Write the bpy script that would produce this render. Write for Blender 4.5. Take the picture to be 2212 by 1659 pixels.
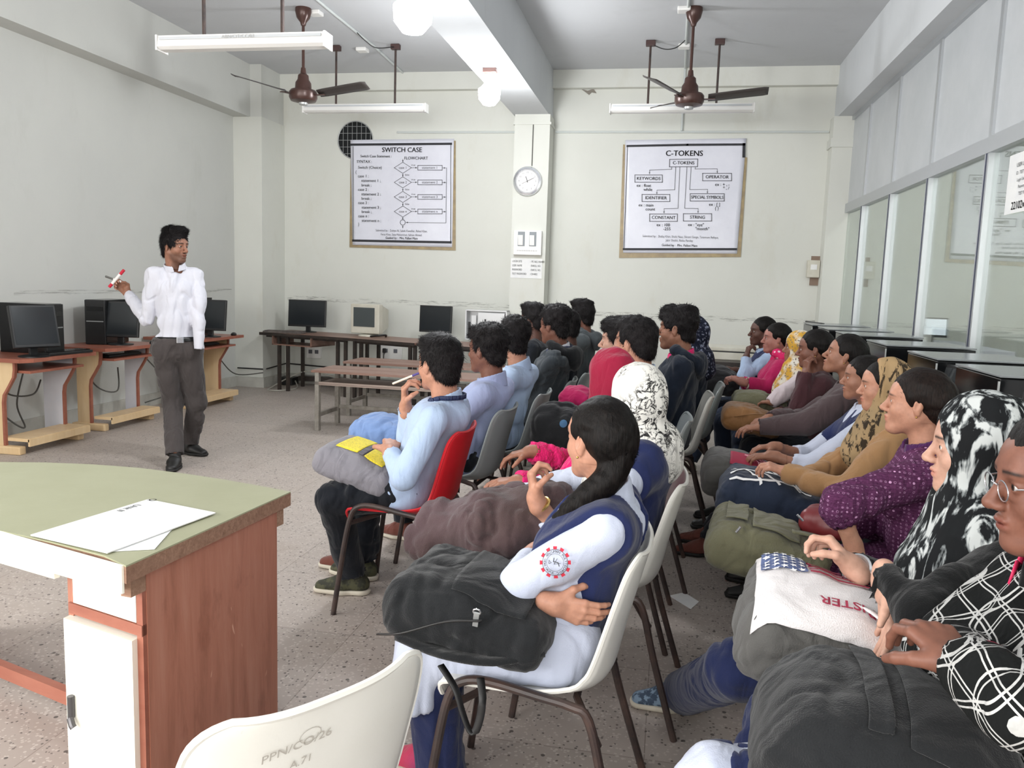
import bpy, bmesh, math, random
import numpy as np
from math import sin, cos, pi, radians as R, sqrt
from mathutils import Vector, Matrix

for o in list(bpy.data.objects): bpy.data.objects.remove(o)
random.seed(7)
SC = bpy.context.scene
COL = SC.collection

# ------------------------------------------------------------------ camera, light, exposure
FPX, PIT, ROL, YAW, CAMH = 1765.0, 0.12516, 0.032204, -0.1862, 1.45
_F = Vector((sin(YAW)*cos(PIT), cos(YAW)*cos(PIT), -sin(PIT)))
_Rt = Vector((cos(YAW), -sin(YAW), 0)); _U = _Rt.cross(_F)
_r = _Rt*cos(ROL) + _U*sin(ROL); _u = _U*cos(ROL) - _Rt*sin(ROL)
cd = bpy.data.cameras.new('camera'); cam = bpy.data.objects.new('camera', cd); COL.objects.link(cam)
cd.sensor_width = 36; cd.lens = FPX/2212*36; cd.clip_start = .05; cd.clip_end = 100
cam.matrix_world = Matrix(((_r.x, _u.x, -_F.x, 0), (_r.y, _u.y, -_F.y, 0), (_r.z, _u.z, -_F.z, CAMH), (0, 0, 0, 1)))
SC.camera = cam

def ray(px, py): return _F + _r*((px-1106)/FPX) - _u*((py-829.5)/FPX)
def at(px, py, Y):
    d = ray(px, py); return Vector((0, 0, CAMH)) + d*(Y/d.y)
def onz(px, py, z=0.0):
    d = ray(px, py); return Vector((0, 0, CAMH)) + d*((z-CAMH)/d.z)

SC.view_settings.view_transform = 'Standard'; SC.view_settings.look = 'None'
SC.view_settings.gamma = 1.0; SC.view_settings.exposure = -0.05
SC.view_settings.use_curve_mapping = False
w = bpy.data.worlds.new('sky'); SC.world = w; w.use_nodes = True
w.node_tree.nodes['Background'].inputs[0].default_value = (.93, .96, 1, 1)
w.node_tree.nodes['Background'].inputs[1].default_value = 0.6

def area(name, loc, rot, sx, sy, power, color=(1, 1, 1)):
    l = bpy.data.lights.new(name, 'AREA'); l.shape = 'RECTANGLE'; l.size = sx; l.size_y = sy
    l.energy = power; l.color = color
    o = bpy.data.objects.new(name, l); COL.objects.link(o); o.location = loc; o.rotation_euler = rot
    return o
# daylight through the three windows of the wall behind the camera and the two of the left wall near it
for i, x in enumerate((-4.1, -1.9, 0.3)):
    area('window_daylight', (x, -2.05, 2.0), (R(90), 0, 0), 1.7, 1.7, 98, (1, .985, .965))
for i, y in enumerate((-0.9, 1.2)):
    area('window_daylight', (-5.38, y, 2.0), (R(90), 0, R(-90)), 1.5, 1.6, 120, (1, .985, .965))

# ------------------------------------------------------------------ materials
def lin(c):
    if isinstance(c, str):
        c = c.lstrip('#'); c = [int(c[i:i+2], 16)/255 for i in (0, 2, 4)]
    return tuple((v/12.92 if v <= .04045 else ((v+.055)/1.055)**2.4) for v in c[:3]) + (1,)

class NT:
    """small helper to wire nodes"""
    def __init__(s, m):
        s.m = m; s.t = m.node_tree; s.n = s.t.nodes
        s.bs = s.n['Principled BSDF']
    def add(s, typ, **kw):
        n = s.n.new(typ)
        for k, v in kw.items():
            if k.startswith('i_'):
                n.inputs[k[2:].replace('_', ' ')].default_value = v
            else: setattr(n, k, v)
        return n
    def link(s, a, b): s.t.links.new(a, b)
    def coord(s, scale=(1, 1, 1), rot=(0, 0, 0), kind='Object', loc=(0, 0, 0)):
        tc = s.add('ShaderNodeTexCoord'); mp = s.add('ShaderNodeMapping')
        mp.inputs['Scale'].default_value = scale; mp.inputs['Rotation'].default_value = rot; mp.inputs['Location'].default_value = loc
        s.link(tc.outputs[kind], mp.inputs[0]); return mp.outputs[0]
    def noise(s, vec, scale=5, detail=4, rough=.5, dist=0):
        n = s.add('ShaderNodeTexNoise'); n.inputs['Scale'].default_value = scale; n.inputs['Detail'].default_value = detail
        n.inputs['Roughness'].default_value = rough; n.inputs['Distortion'].default_value = dist
        s.link(vec, n.inputs['Vector']); return n.outputs['Fac']
    def vor(s, vec, scale=5, feature='F1', out='Distance', rnd=1):
        n = s.add('ShaderNodeTexVoronoi'); n.feature = feature; n.inputs['Scale'].default_value = scale
        n.inputs['Randomness'].default_value = rnd
        s.link(vec, n.inputs['Vector']); return n.outputs[out]
    def wave(s, vec, scale=5, dist=3, det=2, dscale=1, prof='SIN', typ='BANDS', direction='X'):
        n = s.add('ShaderNodeTexWave'); n.wave_type = typ; n.wave_profile = prof
        if typ == 'BANDS': n.bands_direction = direction
        n.inputs['Scale'].default_value = scale; n.inputs['Distortion'].default_value = dist
        n.inputs['Detail'].default_value = det; n.inputs['Detail Scale'].default_value = dscale
        s.link(vec, n.inputs['Vector']); return n.outputs['Fac']
    def ramp(s, fac, stops, interp='LINEAR'):
        n = s.add('ShaderNodeValToRGB'); n.color_ramp.interpolation = interp
        e = n.color_ramp.elements
        while len(e) < len(stops): e.new(.5)
        for el, (p, c) in zip(e, stops):
            el.position = p; el.color = lin(c) if not isinstance(c, float) else (c, c, c, 1)
        s.link(fac, n.inputs[0]); return n.outputs[0]
    def mix(s, fac, a, b, mode='MIX'):
        n = s.add('ShaderNodeMix'); n.data_type = 'RGBA'; n.blend_type = mode
        for v, i in ((fac, 0), (a, 6), (b, 7)):
            if hasattr(v, 'links'): s.link(v, n.inputs[i])
            elif i == 0: n.inputs[0].default_value = v
            else: n.inputs[i].default_value = lin(v)
        return n.outputs[2]
    def math(s, op, a, b=0.0):
        n = s.add('ShaderNodeMath'); n.operation = op
        for v, i in ((a, 0), (b, 1)):
            if hasattr(v, 'links'): s.link(v, n.inputs[i])
            else: n.inputs[i].default_value = v
        return n.outputs[0]
    def base(s, c): s.link(c, s.bs.inputs['Base Color'])
    def bump(s, h, strength=.3, dist=.01):
        n = s.add('ShaderNodeBump'); n.inputs['Strength'].default_value = strength; n.inputs['Distance'].default_value = dist
        s.link(h, n.inputs['Height']); s.link(n.outputs[0], s.bs.inputs['Normal'])

def mat(name, col, rough=.6, metal=0, spec=.5, alpha=None):
    m = bpy.data.materials.new(name); m.use_nodes = True
    b = m.node_tree.nodes['Principled BSDF']
    b.inputs['Base Color'].default_value = lin(col); b.inputs['Roughness'].default_value = rough
    b.inputs['Metallic'].default_value = metal; b.inputs['Specular IOR Level'].default_value = spec
    m.diffuse_color = lin(col)
    return m

def mottled(name, c1, c2, scale=2, rough=.8, bump=.1, bscale=60, detail=6, contrast=(.35, .65), bdist=.004):
    m = mat(name, c1, rough); t = NT(m); v = t.coord()
    t.base(t.ramp(t.noise(v, scale, detail, .6), [(contrast[0], c1), (contrast[1], c2)]))
    if bump: t.bump(t.noise(v, bscale, 4), bump, bdist)
    return m

def cloth(name, c, c2=None, rough=.9, weave=350, fold=.35, foldscale=9):
    """fabric: soft creases plus a fine weave"""
    m = mat(name, c, rough, spec=.2); t = NT(m); v = t.coord()
    if c2 is None:
        l = lin(c); c2 = c
    n = t.noise(v, 3.0, 4)
    t.base(t.mix(t.ramp(n, [(.3, 0.0), (.7, 1.0)]), c, c2))
    a = t.noise(t.coord(scale=(1, 1, .5)), foldscale, 2.5, .5, 1.4)
    b = t.noise(v, weave, 2)
    h = t.math('ADD', a, t.math('MULTIPLY', b, .06))
    t.bump(h, fold*1.1, .05)
    t.bs.inputs['Sheen Weight'].default_value = .15
    return m

def wood(name, c1, c2, scale=1.5, rough=.45, axis='Z', stretch=12):
    m = mat(name, c1, rough); t = NT(m)
    sc = {'Z': (stretch, stretch, 1), 'X': (1, stretch, stretch), 'Y': (stretch, 1, stretch)}[axis]
    v = t.coord(scale=sc)
    n = t.noise(v, scale, 6, .65, .6)
    col = t.ramp(n, [(.3, c1), (.68, c2)])
    st = t.noise(t.coord(), 3.5, 3, .5)
    t.base(t.mix(t.ramp(st, [(.55, 0.0), (.72, .35)]), col, c1))
    t.bump(n, .12, .004)
    return m

M = {}
def wallmat(name, c1, c2, stain):
    m = mat(name, c1, .92, spec=.2); t = NT(m); v = t.coord()
    base = t.ramp(t.noise(v, .9, 5, .6), [(.3, c1), (.7, c2)])
    dirt = t.ramp(t.noise(t.coord(scale=(1, 1, .4)), 2.3, 8, .68), [(.56, 0.0), (.72, .5)])
    t.base(t.mix(dirt, base, stain))
    t.bump(t.noise(v, 90, 5), .12, .003)
    return m
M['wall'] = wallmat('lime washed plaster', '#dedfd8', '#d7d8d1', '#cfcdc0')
M['wall_left'] = wallmat('darker lime washed plaster', '#cbccc8', '#d1d2cd', '#c3c4be')  # same wash in a darker tone than the back wall
M['ceiling'] = wallmat('ceiling plaster', '#cdcfd2', '#c8cacd', '#c2c4c6')
M['beamside'] = wallmat('beam plaster', '#cfd2d5', '#d6d9db', '#c8cbcd')

def floor_mat():
    m = mat('terrazzo floor', '#a39a92', .42, spec=.35); t = NT(m); v = t.coord()
    big = t.ramp(t.noise(v, 1.1, 5, .6), [(.3, '#a89d95'), (.7, '#b5aba3')])
    # tile variation and joints
    br = t.add('ShaderNodeTexBrick'); br.offset = 0; br.inputs['Scale'].default_value = 1
    br.inputs['Brick Width'].default_value = .6; br.inputs['Row Height'].default_value = .6
    br.inputs['Mortar Size'].default_value = .0022; br.inputs['Mortar Smooth'].default_value = .3
    br.inputs['Color1'].default_value = (.82, .82, .82, 1); br.inputs['Color2'].default_value = (1, 1, 1, 1); br.inputs['Mortar'].default_value = (.5, .48, .46, 1)
    t.link(v, br.inputs['Vector'])
    c = t.mix(.75, big, br.outputs['Color'], 'MULTIPLY')
    # stone chips, light and dark
    vv = t.vor(v, 95, out='Color'); vd = t.vor(v, 95)
    sep = t.add('ShaderNodeSeparateColor'); t.link(vv, sep.inputs[0])
    dark = t.math('MULTIPLY', t.math('LESS_THAN', sep.outputs[0], .10), t.math('LESS_THAN', vd, .42))
    lite = t.math('MULTIPLY', t.math('GREATER_THAN', sep.outputs[1], .72), t.math('LESS_THAN', vd, .5))
    c = t.mix(t.math('MULTIPLY', lite, .45), c, '#cfc8c0')
    c = t.mix(t.math('MULTIPLY', dark, .75), c, '#4a4442')
    v2 = t.vor(v, 42, out='Color'); d2 = t.vor(v, 42); s2 = t.add('ShaderNodeSeparateColor'); t.link(v2, s2.inputs[0])
    dk2 = t.math('MULTIPLY', t.math('LESS_THAN', s2.outputs[0], .07), t.math('LESS_THAN', d2, .30))
    c = t.mix(t.math('MULTIPLY', dk2, .8), c, '#3f3a38')
    dirt = t.ramp(t.noise(v, 2.2, 6, .7), [(.52, 0.0), (.75, .4)])
    c = t.mix(dirt, c, '#8d7c6e')
    t.base(c)
    t.bs.inputs['Roughness'].default_value = .5
    return m
M['floor'] = floor_mat()
M['alu'] = mat('aluminium section', '#c2c5c8', .38, .7)
M['frost'] = mottled('frosted white panel', '#c6c9cc', '#bdc1c4', 3, .35, 0)
def glassmat():
    m = bpy.data.materials.new('partition glass'); m.use_nodes = True; t = m.node_tree; n = t.nodes; n.clear()
    o = n.new('ShaderNodeOutputMaterial'); tr = n.new('ShaderNodeBsdfTransparent'); gl = n.new('ShaderNodeBsdfGlossy')
    fr = n.new('ShaderNodeFresnel'); mx = n.new('ShaderNodeMixShader'); ma = n.new('ShaderNodeMath')
    tr.inputs[0].default_value = (.86, .885, .87, 1); gl.inputs['Roughness'].default_value = .02; gl.inputs[0].default_value = (.93, .95, .94, 1)
    fr.inputs[0].default_value = 1.75; ma.operation = 'MINIMUM'; ma.inputs[1].default_value = .8
    t.links.new(fr.outputs[0], ma.inputs[0]); t.links.new(ma.outputs[0], mx.inputs[0])
    t.links.new(tr.outputs[0], mx.inputs[1]); t.links.new(gl.outputs[0], mx.inputs[2]); t.links.new(mx.outputs[0], o.inputs[0])
    m.diffuse_color = (.7, .8, .8, .4)
    return m
M['glass'] = glassmat()
M['white_enamel'] = mat('white enamel', '#ecebe8', .35)
M['tube'] = mat('unlit tube', '#f2f2ee', .25)
M['fan_brown'] = mat('brown fan enamel', '#4a322c', .3, .2)
M['fan_blade'] = mat('dusty dark fan blade', '#4a4543', .45, .2)
M['black'] = mottled('black plastic', '#141516', '#1b1c1e', 20, .4, .04)
M['blackgloss'] = mat('black gloss plastic', '#101113', .16)
M['screen'] = mat('dark monitor glass', '#24282b', .18)
M['beige'] = mottled('aged beige plastic', '#d2cfc2', '#c8c4b5', 8, .5, .03)
M['crtglass'] = mat('grey picture tube glass', '#4f5556', .22)
M['steel'] = mat('galvanised steel', '#b9bcbc', .4, .6)
M['steel_dark'] = mottled('dusty black steel', '#2b2624', '#3c332e', 12, .45, .05)
M['rust'] = mottled('brown painted steel leg', '#4b3a34', '#302827', 14, .4, .06)
M['paint_grey'] = mottled('worn grey paint', '#99948b', '#7d776f', 15, .6, .08)
M['bench_top'] = wood('scuffed brown laminate', '#7a5a4c', '#94766a', 1.2, .42, 'X', 8)
M['bench_edge'] = wood('bench apron', '#8d7a70', '#a5958a', 1.5, .6, 'X', 8)
M['birch'] = wood('pale birch laminate', '#d9b98c', '#e4c9a0', 1.2, .45, 'Z', 9)
M['redwood'] = wood('red brown edge banding', '#8f5342', '#a26653', 1.4, .35, 'X', 8)
M['white_lam'] = mottled('white laminate', '#d8d8de', '#cfd0d8', 4, .5, .03)
M['olive'] = mottled('pale olive laminate', '#a6a78a', '#a0a183', 6, .33, .03)
M['cream'] = mottled('cream laminate', '#f3f1e4', '#efede0', 4, .4, .02)
M['teak'] = None
def teakmat():
    m = mat('varnished teak ply', '#95543c', .42); t = NT(m)
    n = t.noise(t.coord(scale=(9, 9, .8)), 2.2, 7, .7, .4)
    c = t.ramp(n, [(.28, '#95604c'), (.5, '#ad735e'), (.75, '#b98470')])
    st = t.noise(t.coord(scale=(2, 2, .9)), 3.4, 5, .65)
    c = t.mix(t.ramp(st, [(.58, 0.0), (.68, .55)]), c, '#84503f')
    ch = t.ramp(t.noise(t.coord(scale=(2.3, 2.3, 1)), 9, 2, .5, 1.2), [(.74, 0.0), (.765, .8)])
    c = t.mix(ch, c, '#d9ab93')
    t.base(c); t.bump(n, .1, .003); return m
M['teak'] = teakmat()
M['paper'] = mottled('white paper', '#f0f0ee', '#e6e7e8', 7, .8, .05, 12, bdist=.01)
M['ink'] = mat('black ink', '#26262c', .6)
M['inkgrey'] = mat('grey ink', '#66666c', .7)
M['kraft'] = mottled('brown tape and card', '#a8946a', '#8c7a5c', 9, .35, .1)
M['poster'] = mottled('laminated poster sheet', '#e3e4ee', '#dcdde8', 3, .28, .25, 5, bdist=.02)
M['wire'] = mat('grey cable', '#55544f', .5)
M['wire_black'] = mat('black cable', '#1d1c1c', .5)
M['conduit'] = mat('painted conduit', '#cfd4d2', .6)
M['chrome'] = mat('chrome', '#d8dade', .2, .9)
M['silver'] = mat('silver plastic', '#b4b6b6', .35, .4)
def glowmat(name, col, s):
    m = mat(name, col); b = m.node_tree.nodes['Principled BSDF']
    b.inputs['Emission Color'].default_value = lin(col); b.inputs['Emission Strength'].default_value = s; return m
M['lamp'] = glowmat('lit lamp glass', '#fbfdff', 60)
M['lcd'] = glowmat('lit monitor screen', '#e8eef8', 1.1)

def plastic(name, c, c2, dirt='#8a8378', amt=.35, rough=.38):
    m = mat(name, c, rough); t = NT(m); v = t.coord()
    b = t.ramp(t.noise(v, 4, 4), [(.3, c), (.7, c2)])
    d = t.ramp(t.noise(v, 26, 9, .75), [(.66, 0.0), (.74, amt)])
    t.base(t.mix(d, b, dirt)); t.bump(t.noise(v, 220, 2), .06, .002); return m
M['ch_white'] = plastic('white moulded chair plastic', '#e8e6df', '#dfddd5', '#6e675e', .5)
M['ch_red'] = plastic('red moulded chair plastic', '#d3222b', '#c21d27', '#b5404a', .3)
M['ch_grey'] = plastic('grey moulded chair plastic', '#9aa09f', '#8b9190', '#6f7473', .4)

# ------------------------------------------------------------------ object helpers
def tag(o, label=None, cat=None, group=None, kind=None):
    if label: o['label'] = label
    if cat: o['category'] = cat
    if group: o['group'] = group
    if kind: o['kind'] = kind
    return o
def empty(name, loc, rz=0, label=None, cat=None, group=None):
    o = bpy.data.objects.new(name, None); COL.objects.link(o); o.location = loc; o.rotation_euler = (0, 0, rz)
    o.empty_display_size = .1
    return tag(o, label, cat, group)

def link_mesh(name, me, mats, parent=None, smooth=True):
    o = bpy.data.objects.new(name, me); COL.objects.link(o)
    for m in (mats if isinstance(mats, (list, tuple)) else [mats]): me.materials.append(m)
    if parent is not None: o.parent = parent
    return o

class MB:
    """collects simple solids into one mesh"""
    def __init__(s): s.bm = bmesh.new(); s.mi = 0
    def _mk(s, geom_verts):
        for f in {f for v in geom_verts for f in v.link_faces}: f.material_index = s.mi
    def box(s, c, d, rz=0, rot=None, bev=0):
        r = bmesh.ops.create_cube(s.bm, size=1)
        vs = r['verts']
        Mx = Matrix.Translation(c) @ (rot if rot is not None else Matrix.Rotation(rz, 4, 'Z')) @ Matrix.Diagonal((*d, 1))
        bmesh.ops.transform(s.bm, matrix=Mx, verts=vs); s._mk(vs)
        if bev:
            es = list({e for v in vs for e in v.link_edges})
            g = bmesh.ops.bevel(s.bm, geom=es, offset=bev, segments=2, affect='EDGES', profile=.6)
            for f in g['faces']: f.material_index = s.mi
        return s
    def box2(s, a, b, bev=0):
        a = Vector(a); b = Vector(b); return s.box((a+b)/2, [abs(b[i]-a[i]) for i in range(3)], bev=bev)
    def tube(s, pts, r, seg=10, cap=True, closed=False):
        pts = [Vector(p) for p in pts]; n = len(pts)
        rs = r if isinstance(r, (list, tuple)) else [r]*n
        rings = []; prev = None
        for i, p in enumerate(pts):
            if closed: t = pts[(i+1) % n]-pts[i-1]
            else: t = pts[min(i+1, n-1)]-pts[max(i-1, 0)]
            t.normalize()
            if prev is None:
                a = Vector((0, 0, 1)) if abs(t.z) < .9 else Vector((1, 0, 0)); x = t.cross(a).normalized()
            else:
                x = (prev - t*prev.dot(t)); x = x.normalized() if x.length > 1e-6 else t.orthogonal().normalized()
            prev = x; y = t.cross(x)
            rings.append([s.bm.verts.new(p + (x*cos(2*pi*k/seg)+y*sin(2*pi*k/seg))*rs[i]) for k in range(seg)])
        m = n if closed else n-1
        for i in range(m):
            A, B = rings[i], rings[(i+1) % n]
            for k in range(seg):
                f = s.bm.faces.new((A[k], A[(k+1) % seg], B[(k+1) % seg], B[k])); f.material_index = s.mi
        if cap and not closed:
            for rg in (rings[0][::-1], rings[-1]):
                f = s.bm.faces.new(rg); f.material_index = s.mi
        return s
    def lathe(s, prof, c=(0, 0, 0), seg=24, mx=None):
        rings = []
        for (r, z) in prof:
            rings.append([s.bm.verts.new((r*cos(2*pi*k/seg), r*sin(2*pi*k/seg), z)) for k in range(seg)])
        nv = [v for g in rings for v in g]
        for A, B in zip(rings, rings[1:]):
            for k in range(seg):
                f = s.bm.faces.new((A[k], A[(k+1) % seg], B[(k+1) % seg], B[k])); f.material_index = s.mi
        for rg in (rings[0][::-1], rings[-1]):
            f = s.bm.faces.new(rg); f.material_index = s.mi
        T = Matrix.Translation(c) @ (mx or Matrix.Identity(4))
        bmesh.ops.transform(s.bm, matrix=T, verts=nv); return s
    def prism(s, pts, vec):
        """polygon (3D points) extruded along vec"""
        vec = Vector(vec); a = [s.bm.verts.new(p) for p in pts]; b = [s.bm.verts.new(Vector(p)+vec) for p in pts]
        n = len(a); fs = [s.bm.faces.new(a[::-1]), s.bm.faces.new(b)]
        for i in range(n): fs.append(s.bm.faces.new((a[i], a[(i+1) % n], b[(i+1) % n], b[i])))
        for f in fs: f.material_index = s.mi
        return s
    def build(s, name, m, parent=None, smooth=False, ang=35):
        bmesh.ops.recalc_face_normals(s.bm, faces=s.bm.faces)
        me = bpy.data.meshes.new(name); s.bm.to_mesh(me); s.bm.free()
        for p in me.polygons: p.use_smooth = smooth
        if smooth: me.set_sharp_from_angle(angle=R(ang))
        return link_mesh(name, me, m, parent)

def curve_pts(P, n=8):
    """Catmull-Rom through P"""
    P = [Vector(p) for p in P]; out = []
    for i in range(len(P)-1):
        p0 = P[max(i-1, 0)]; p1 = P[i]; p2 = P[i+1]; p3 = P[min(i+2, len(P)-1)]
        for k in range(n):
            t = k/n
            out.append(.5*((2*p1)+(p2-p0)*t+(2*p0-5*p1+4*p2-p3)*t*t+(3*p1-p0-3*p2+p3)*t**3))
    out.append(P[-1]); return out

def copy_tree(o, parent=None):
    c = o.copy(); COL.objects.link(c); c.parent = parent
    for ch in list(o.children): copy_tree(ch, c)
    return c

_tc = {}
def text_verts(txt, size, sx=1, align='CENTER', bold=0):
    key = (txt, align, bold)
    if key not in _tc:
        cu = bpy.data.curves.new('t', 'FONT'); cu.body = txt; cu.align_x = align; cu.align_y = 'CENTER'; cu.size = 1; cu.offset = bold
        cu.resolution_u = 3
        ob = bpy.data.objects.new('t', cu); COL.objects.link(ob)
        bpy.context.view_layer.update()
        me = bpy.data.meshes.new_from_object(ob.evaluated_get(bpy.context.evaluated_depsgraph_get()))
        _tc[key] = ([v.co.copy() for v in me.vertices], [tuple(p.vertices) for p in me.polygons])
        bpy.data.objects.remove(ob); bpy.data.curves.remove(cu); bpy.data.meshes.remove(me)
    vs, fs = _tc[key]
    return [(v.x*size*sx, v.y*size) for v in vs], fs

class Print:
    """flat lettering and line art on a plane: origin O, axes X, Y, normal N"""
    def __init__(s, O, X, Y, lift=.0012):
        s.O = Vector(O); s.X = Vector(X).normalized(); s.Y = Vector(Y).normalized(); s.N = s.X.cross(s.Y)*lift; s.v = []; s.f = []
    def P(s, x, y): return s.O + s.X*x + s.Y*y + s.N
    def text(s, txt, x, y, size, sx=1, align='CENTER', bold=0.0, rot=0):
        if bold: s.text(txt, x+bold*size*1.6, y+bold*size*.3, size, sx, align, 0, rot)
        vs, fs = text_verts(txt, size, sx, align, 0); b = len(s.v); c, q = cos(rot), sin(rot)
        s.v += [s.P(x+vx*c-vy*q, y+vx*q+vy*c) for vx, vy in vs]; s.f += [tuple(i+b for i in f) for f in fs]
    def line(s, x0, y0, x1, y1, w=.004):
        d = Vector((x1-x0, y1-y0)); L = d.length or 1; n = Vector((-d.y, d.x))/L*w/2; e = d/L*w/2
        b = len(s.v)
        for px, py in ((x0-e.x+n.x, y0-e.y+n.y), (x0-e.x-n.x, y0-e.y-n.y), (x1+e.x-n.x, y1+e.y-n.y), (x1+e.x+n.x, y1+e.y+n.y)):
            s.v.append(s.P(px, py))
        s.f.append((b, b+1, b+2, b+3))
    def poly(s, pts, w=.004, close=True):
        for i in range(len(pts)-(0 if close else 1)):
            a = pts[i]; c = pts[(i+1) % len(pts)]; s.line(*a, *c, w)
    def fill(s, pts):
        b = len(s.v); s.v += [s.P(*p) for p in pts]; s.f.append(tuple(range(b, b+len(pts))))
    def build(s, name, m, parent=None):
        me = bpy.data.meshes.new(name); me.from_pydata([tuple(v) for v in s.v], [], s.f); me.update()
        return link_mesh(name, me, m, parent)
# ================================================================== THE ROOM
XL, XR, YB, YF, ZC, X2 = -5.42, 1.93, 10.19, -2.2, 3.98, 4.7
def struct(mb, name, m, smooth=False):
    o = mb.build(name, m, smooth=smooth); o['kind'] = 'structure'; return o
struct(MB().box2((XL-.2, YF-.2, -.15), (X2+.2, YB+.2, 0)), 'floor', M['floor'])
struct(MB().box2((XL-.2, YF-.2, ZC), (X2+.2, YB+.2, ZC+.15)), 'ceiling', M['ceiling'])
struct(MB().box2((XL-.2, YB, 0), (X2+.2, YB+.2, ZC)), 'wall_back', M['wall'])
b = MB()   # left wall with two windows close to the camera
ys = [YF, -1.65, -.15, .45, 1.95, YB+.2]
for i in range(0, 5, 2): b.box2((XL-.2, ys[i], 0), (XL, ys[i+1], ZC))
for i in (1, 3): b.box2((XL-.2, ys[i], 0), (XL, ys[i+1], 1.2)); b.box2((XL-.2, ys[i], 2.8), (XL, ys[i+1], ZC))
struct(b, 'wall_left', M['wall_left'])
b = MB(); xs = [XL-.2, -4.95, -3.25, -2.75, -1.05, -.55, 1.15, X2+.2]
for i in range(0, 7, 2): b.box2((xs[i], YF-.2, 0), (xs[i+1], YF, ZC))
for i in (1, 3, 5): b.box2((xs[i], YF-.2, 0), (xs[i+1], YF, 1.15)); b.box2((xs[i], YF-.2, 2.85), (xs[i+1], YF, ZC))
struct(b, 'wall_front', M['wall'])
wn = 1
def window(a, c, n):
    b = MB(); t = .05
    ax = 0 if abs(a[0]-c[0]) > .5 else 1
    lo = Vector(a); hi = Vector(c)
    def bar(p, q): b.box2(p, q)
    u0, u1 = lo[ax], hi[ax]
    def pt(u, z, s):
        v = [0, 0, z]; v[ax] = u; v[1-ax] = (lo[1-ax] if s else hi[1-ax]); return v
    for k in range(4):
        u = u0 + (u1-u0-t)*k/3
        b.box2(pt(u, lo.z, 0), pt(u+t, hi.z, 1))
    for z in (lo.z, (lo.z+hi.z)/2, hi.z-t): b.box2(pt(u0, z, 0), pt(u1, z+t, 1))
    struct(b, 'window_%d' % n, M['alu'])
for i in (1, 3, 5): window((xs[i], YF-.16, 1.15), (xs[i+1], YF-.12, 2.85), wn); wn += 1
for i in (1, 3): window((XL-.16, ys[i], 1.2), (XL-.12, ys[i+1], 2.8), wn); wn += 1
# beams and pillars
struct(MB().box2((XL, YF, 3.355), (-5.2, YB, ZC)).box2((-5.2, 9.6, 3.355), (-5.05, YB, ZC)), 'trim_1', M['wall_left'])
struct(MB().box2((-1.95, YF, 3.42), (-1.52, YB, ZC)), 'trim_2', M['beamside'])
struct(MB().box2((1.74, YF, 3.40), (2.1, YB, ZC)), 'trim_3', M['beamside'])
struct(MB().box2((-5.05, 10.09, 3.77), (-1.95, YB, ZC)).box2((-1.52, 10.09, 3.77), (1.74, YB, ZC)), 'trim_4', M['wall'])
struct(MB().box2((XL, 9.58, 0), (-5.04, YB, 3.355)), 'wall_left_pillar', M['wall'])
struct(MB().box2((-1.925, 9.86, 0), (-1.5, YB, 3.42)).box2((-1.94, 9.845, 3.30), (-1.485, YB, 3.33)), 'wall_back_pillar', M['wall'])
struct(MB().box2((1.70, 9.96, 0), (1.93, YB, 3.40)).box2((1.68, 9.94, 3.06), (1.94, YB, 3.16)), 'wall_right_pillar', M['wall'])
bm_ = mottled('grimy skirting plaster', '#b4b3ab', '#c4c3bb', 6, .8, .2, 30)
struct(MB().box2((-5.04, YB-.02, 0), (XR, YB, .13)), 'baseboard_back', bm_)
struct(MB().box2((XL, YF, 0), (XL+.02, 9.58, .13)).box2((XL, 9.56, 0), (-5.02, 9.58, .13)).box2((-5.04, 9.56, 0), (-5.02, YB, .13)), 'baseboard_left', bm_)
# dark scuff line the chair backs have rubbed on the back wall
def scuffmat():
    m = mat('rubbed grey scuff', '#8f8c84', .9); t = NT(m); v = t.coord(scale=(2.2, 1, 26))
    n = t.ramp(t.noise(v, 3, 6, .75), [(.50, 0.0), (.70, .35)])
    t.link(n, t.bs.inputs['Alpha']); return m
M['scuff'] = scuffmat()
struct(MB().box2((-5.0, YB-.0022, 1.10), (-1.93, YB-.001, 1.165)).box2((-1.5, YB-.0022, 1.05), (1.70, YB-.001, 1.115))
       .box2((XL+.001, 6.0, 1.2), (XL+.0022, 9.5, 1.24)), 'trim_5', M['scuff'])

# aluminium and glass partition on the right
mul = [10.10, 9.14, 8.03, 6.91, 5.70, 4.5, 3.3, 2.1, .9, -.3, -1.5]
b = MB()
for i, y in enumerate(mul):
    if i == 0: b.box2((XR-.03, y-.03, 1.0), (XR+.03, y+.03, 3.40)); continue
    b.box2((XR-.035, y-.035, 1.0), (XR+.03, y+.035, 2.37))
    b.box2((XR-.03, y-.025, 2.37), (XR+.03, y+.025, 3.40))
for z, h in ((1.0, .06), (2.335, .10), (3.355, .045)): b.box2((XR-.04, YF, z), (XR+.03, 10.10, z+h))
struct(b, 'wall_right_frame', M['alu'])
b = MB()
for i, y in enumerate(mul[1:]):
    b.box2((XR-.0385, y-.006, 1.06), (XR-.0355, y+.008, 2.335))
struct(b, 'wall_right_gasket', mat('dark glazing gasket', '#3a3f55', .5))
struct(MB().box2((XR-.012, YF, 2.43), (XR+.012, 10.10, 3.36)), 'wall_right_upper', M['frost'])
struct(MB().box2((XR-.02, YF, 0), (XR+.02, 10.10, 1.0)), 'wall_right_lower', M['frost'])
struct(MB().box2((XR-.003, YF, 1.06), (XR+.003, 10.10, 2.34)), 'window_6', M['glass'])
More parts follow.
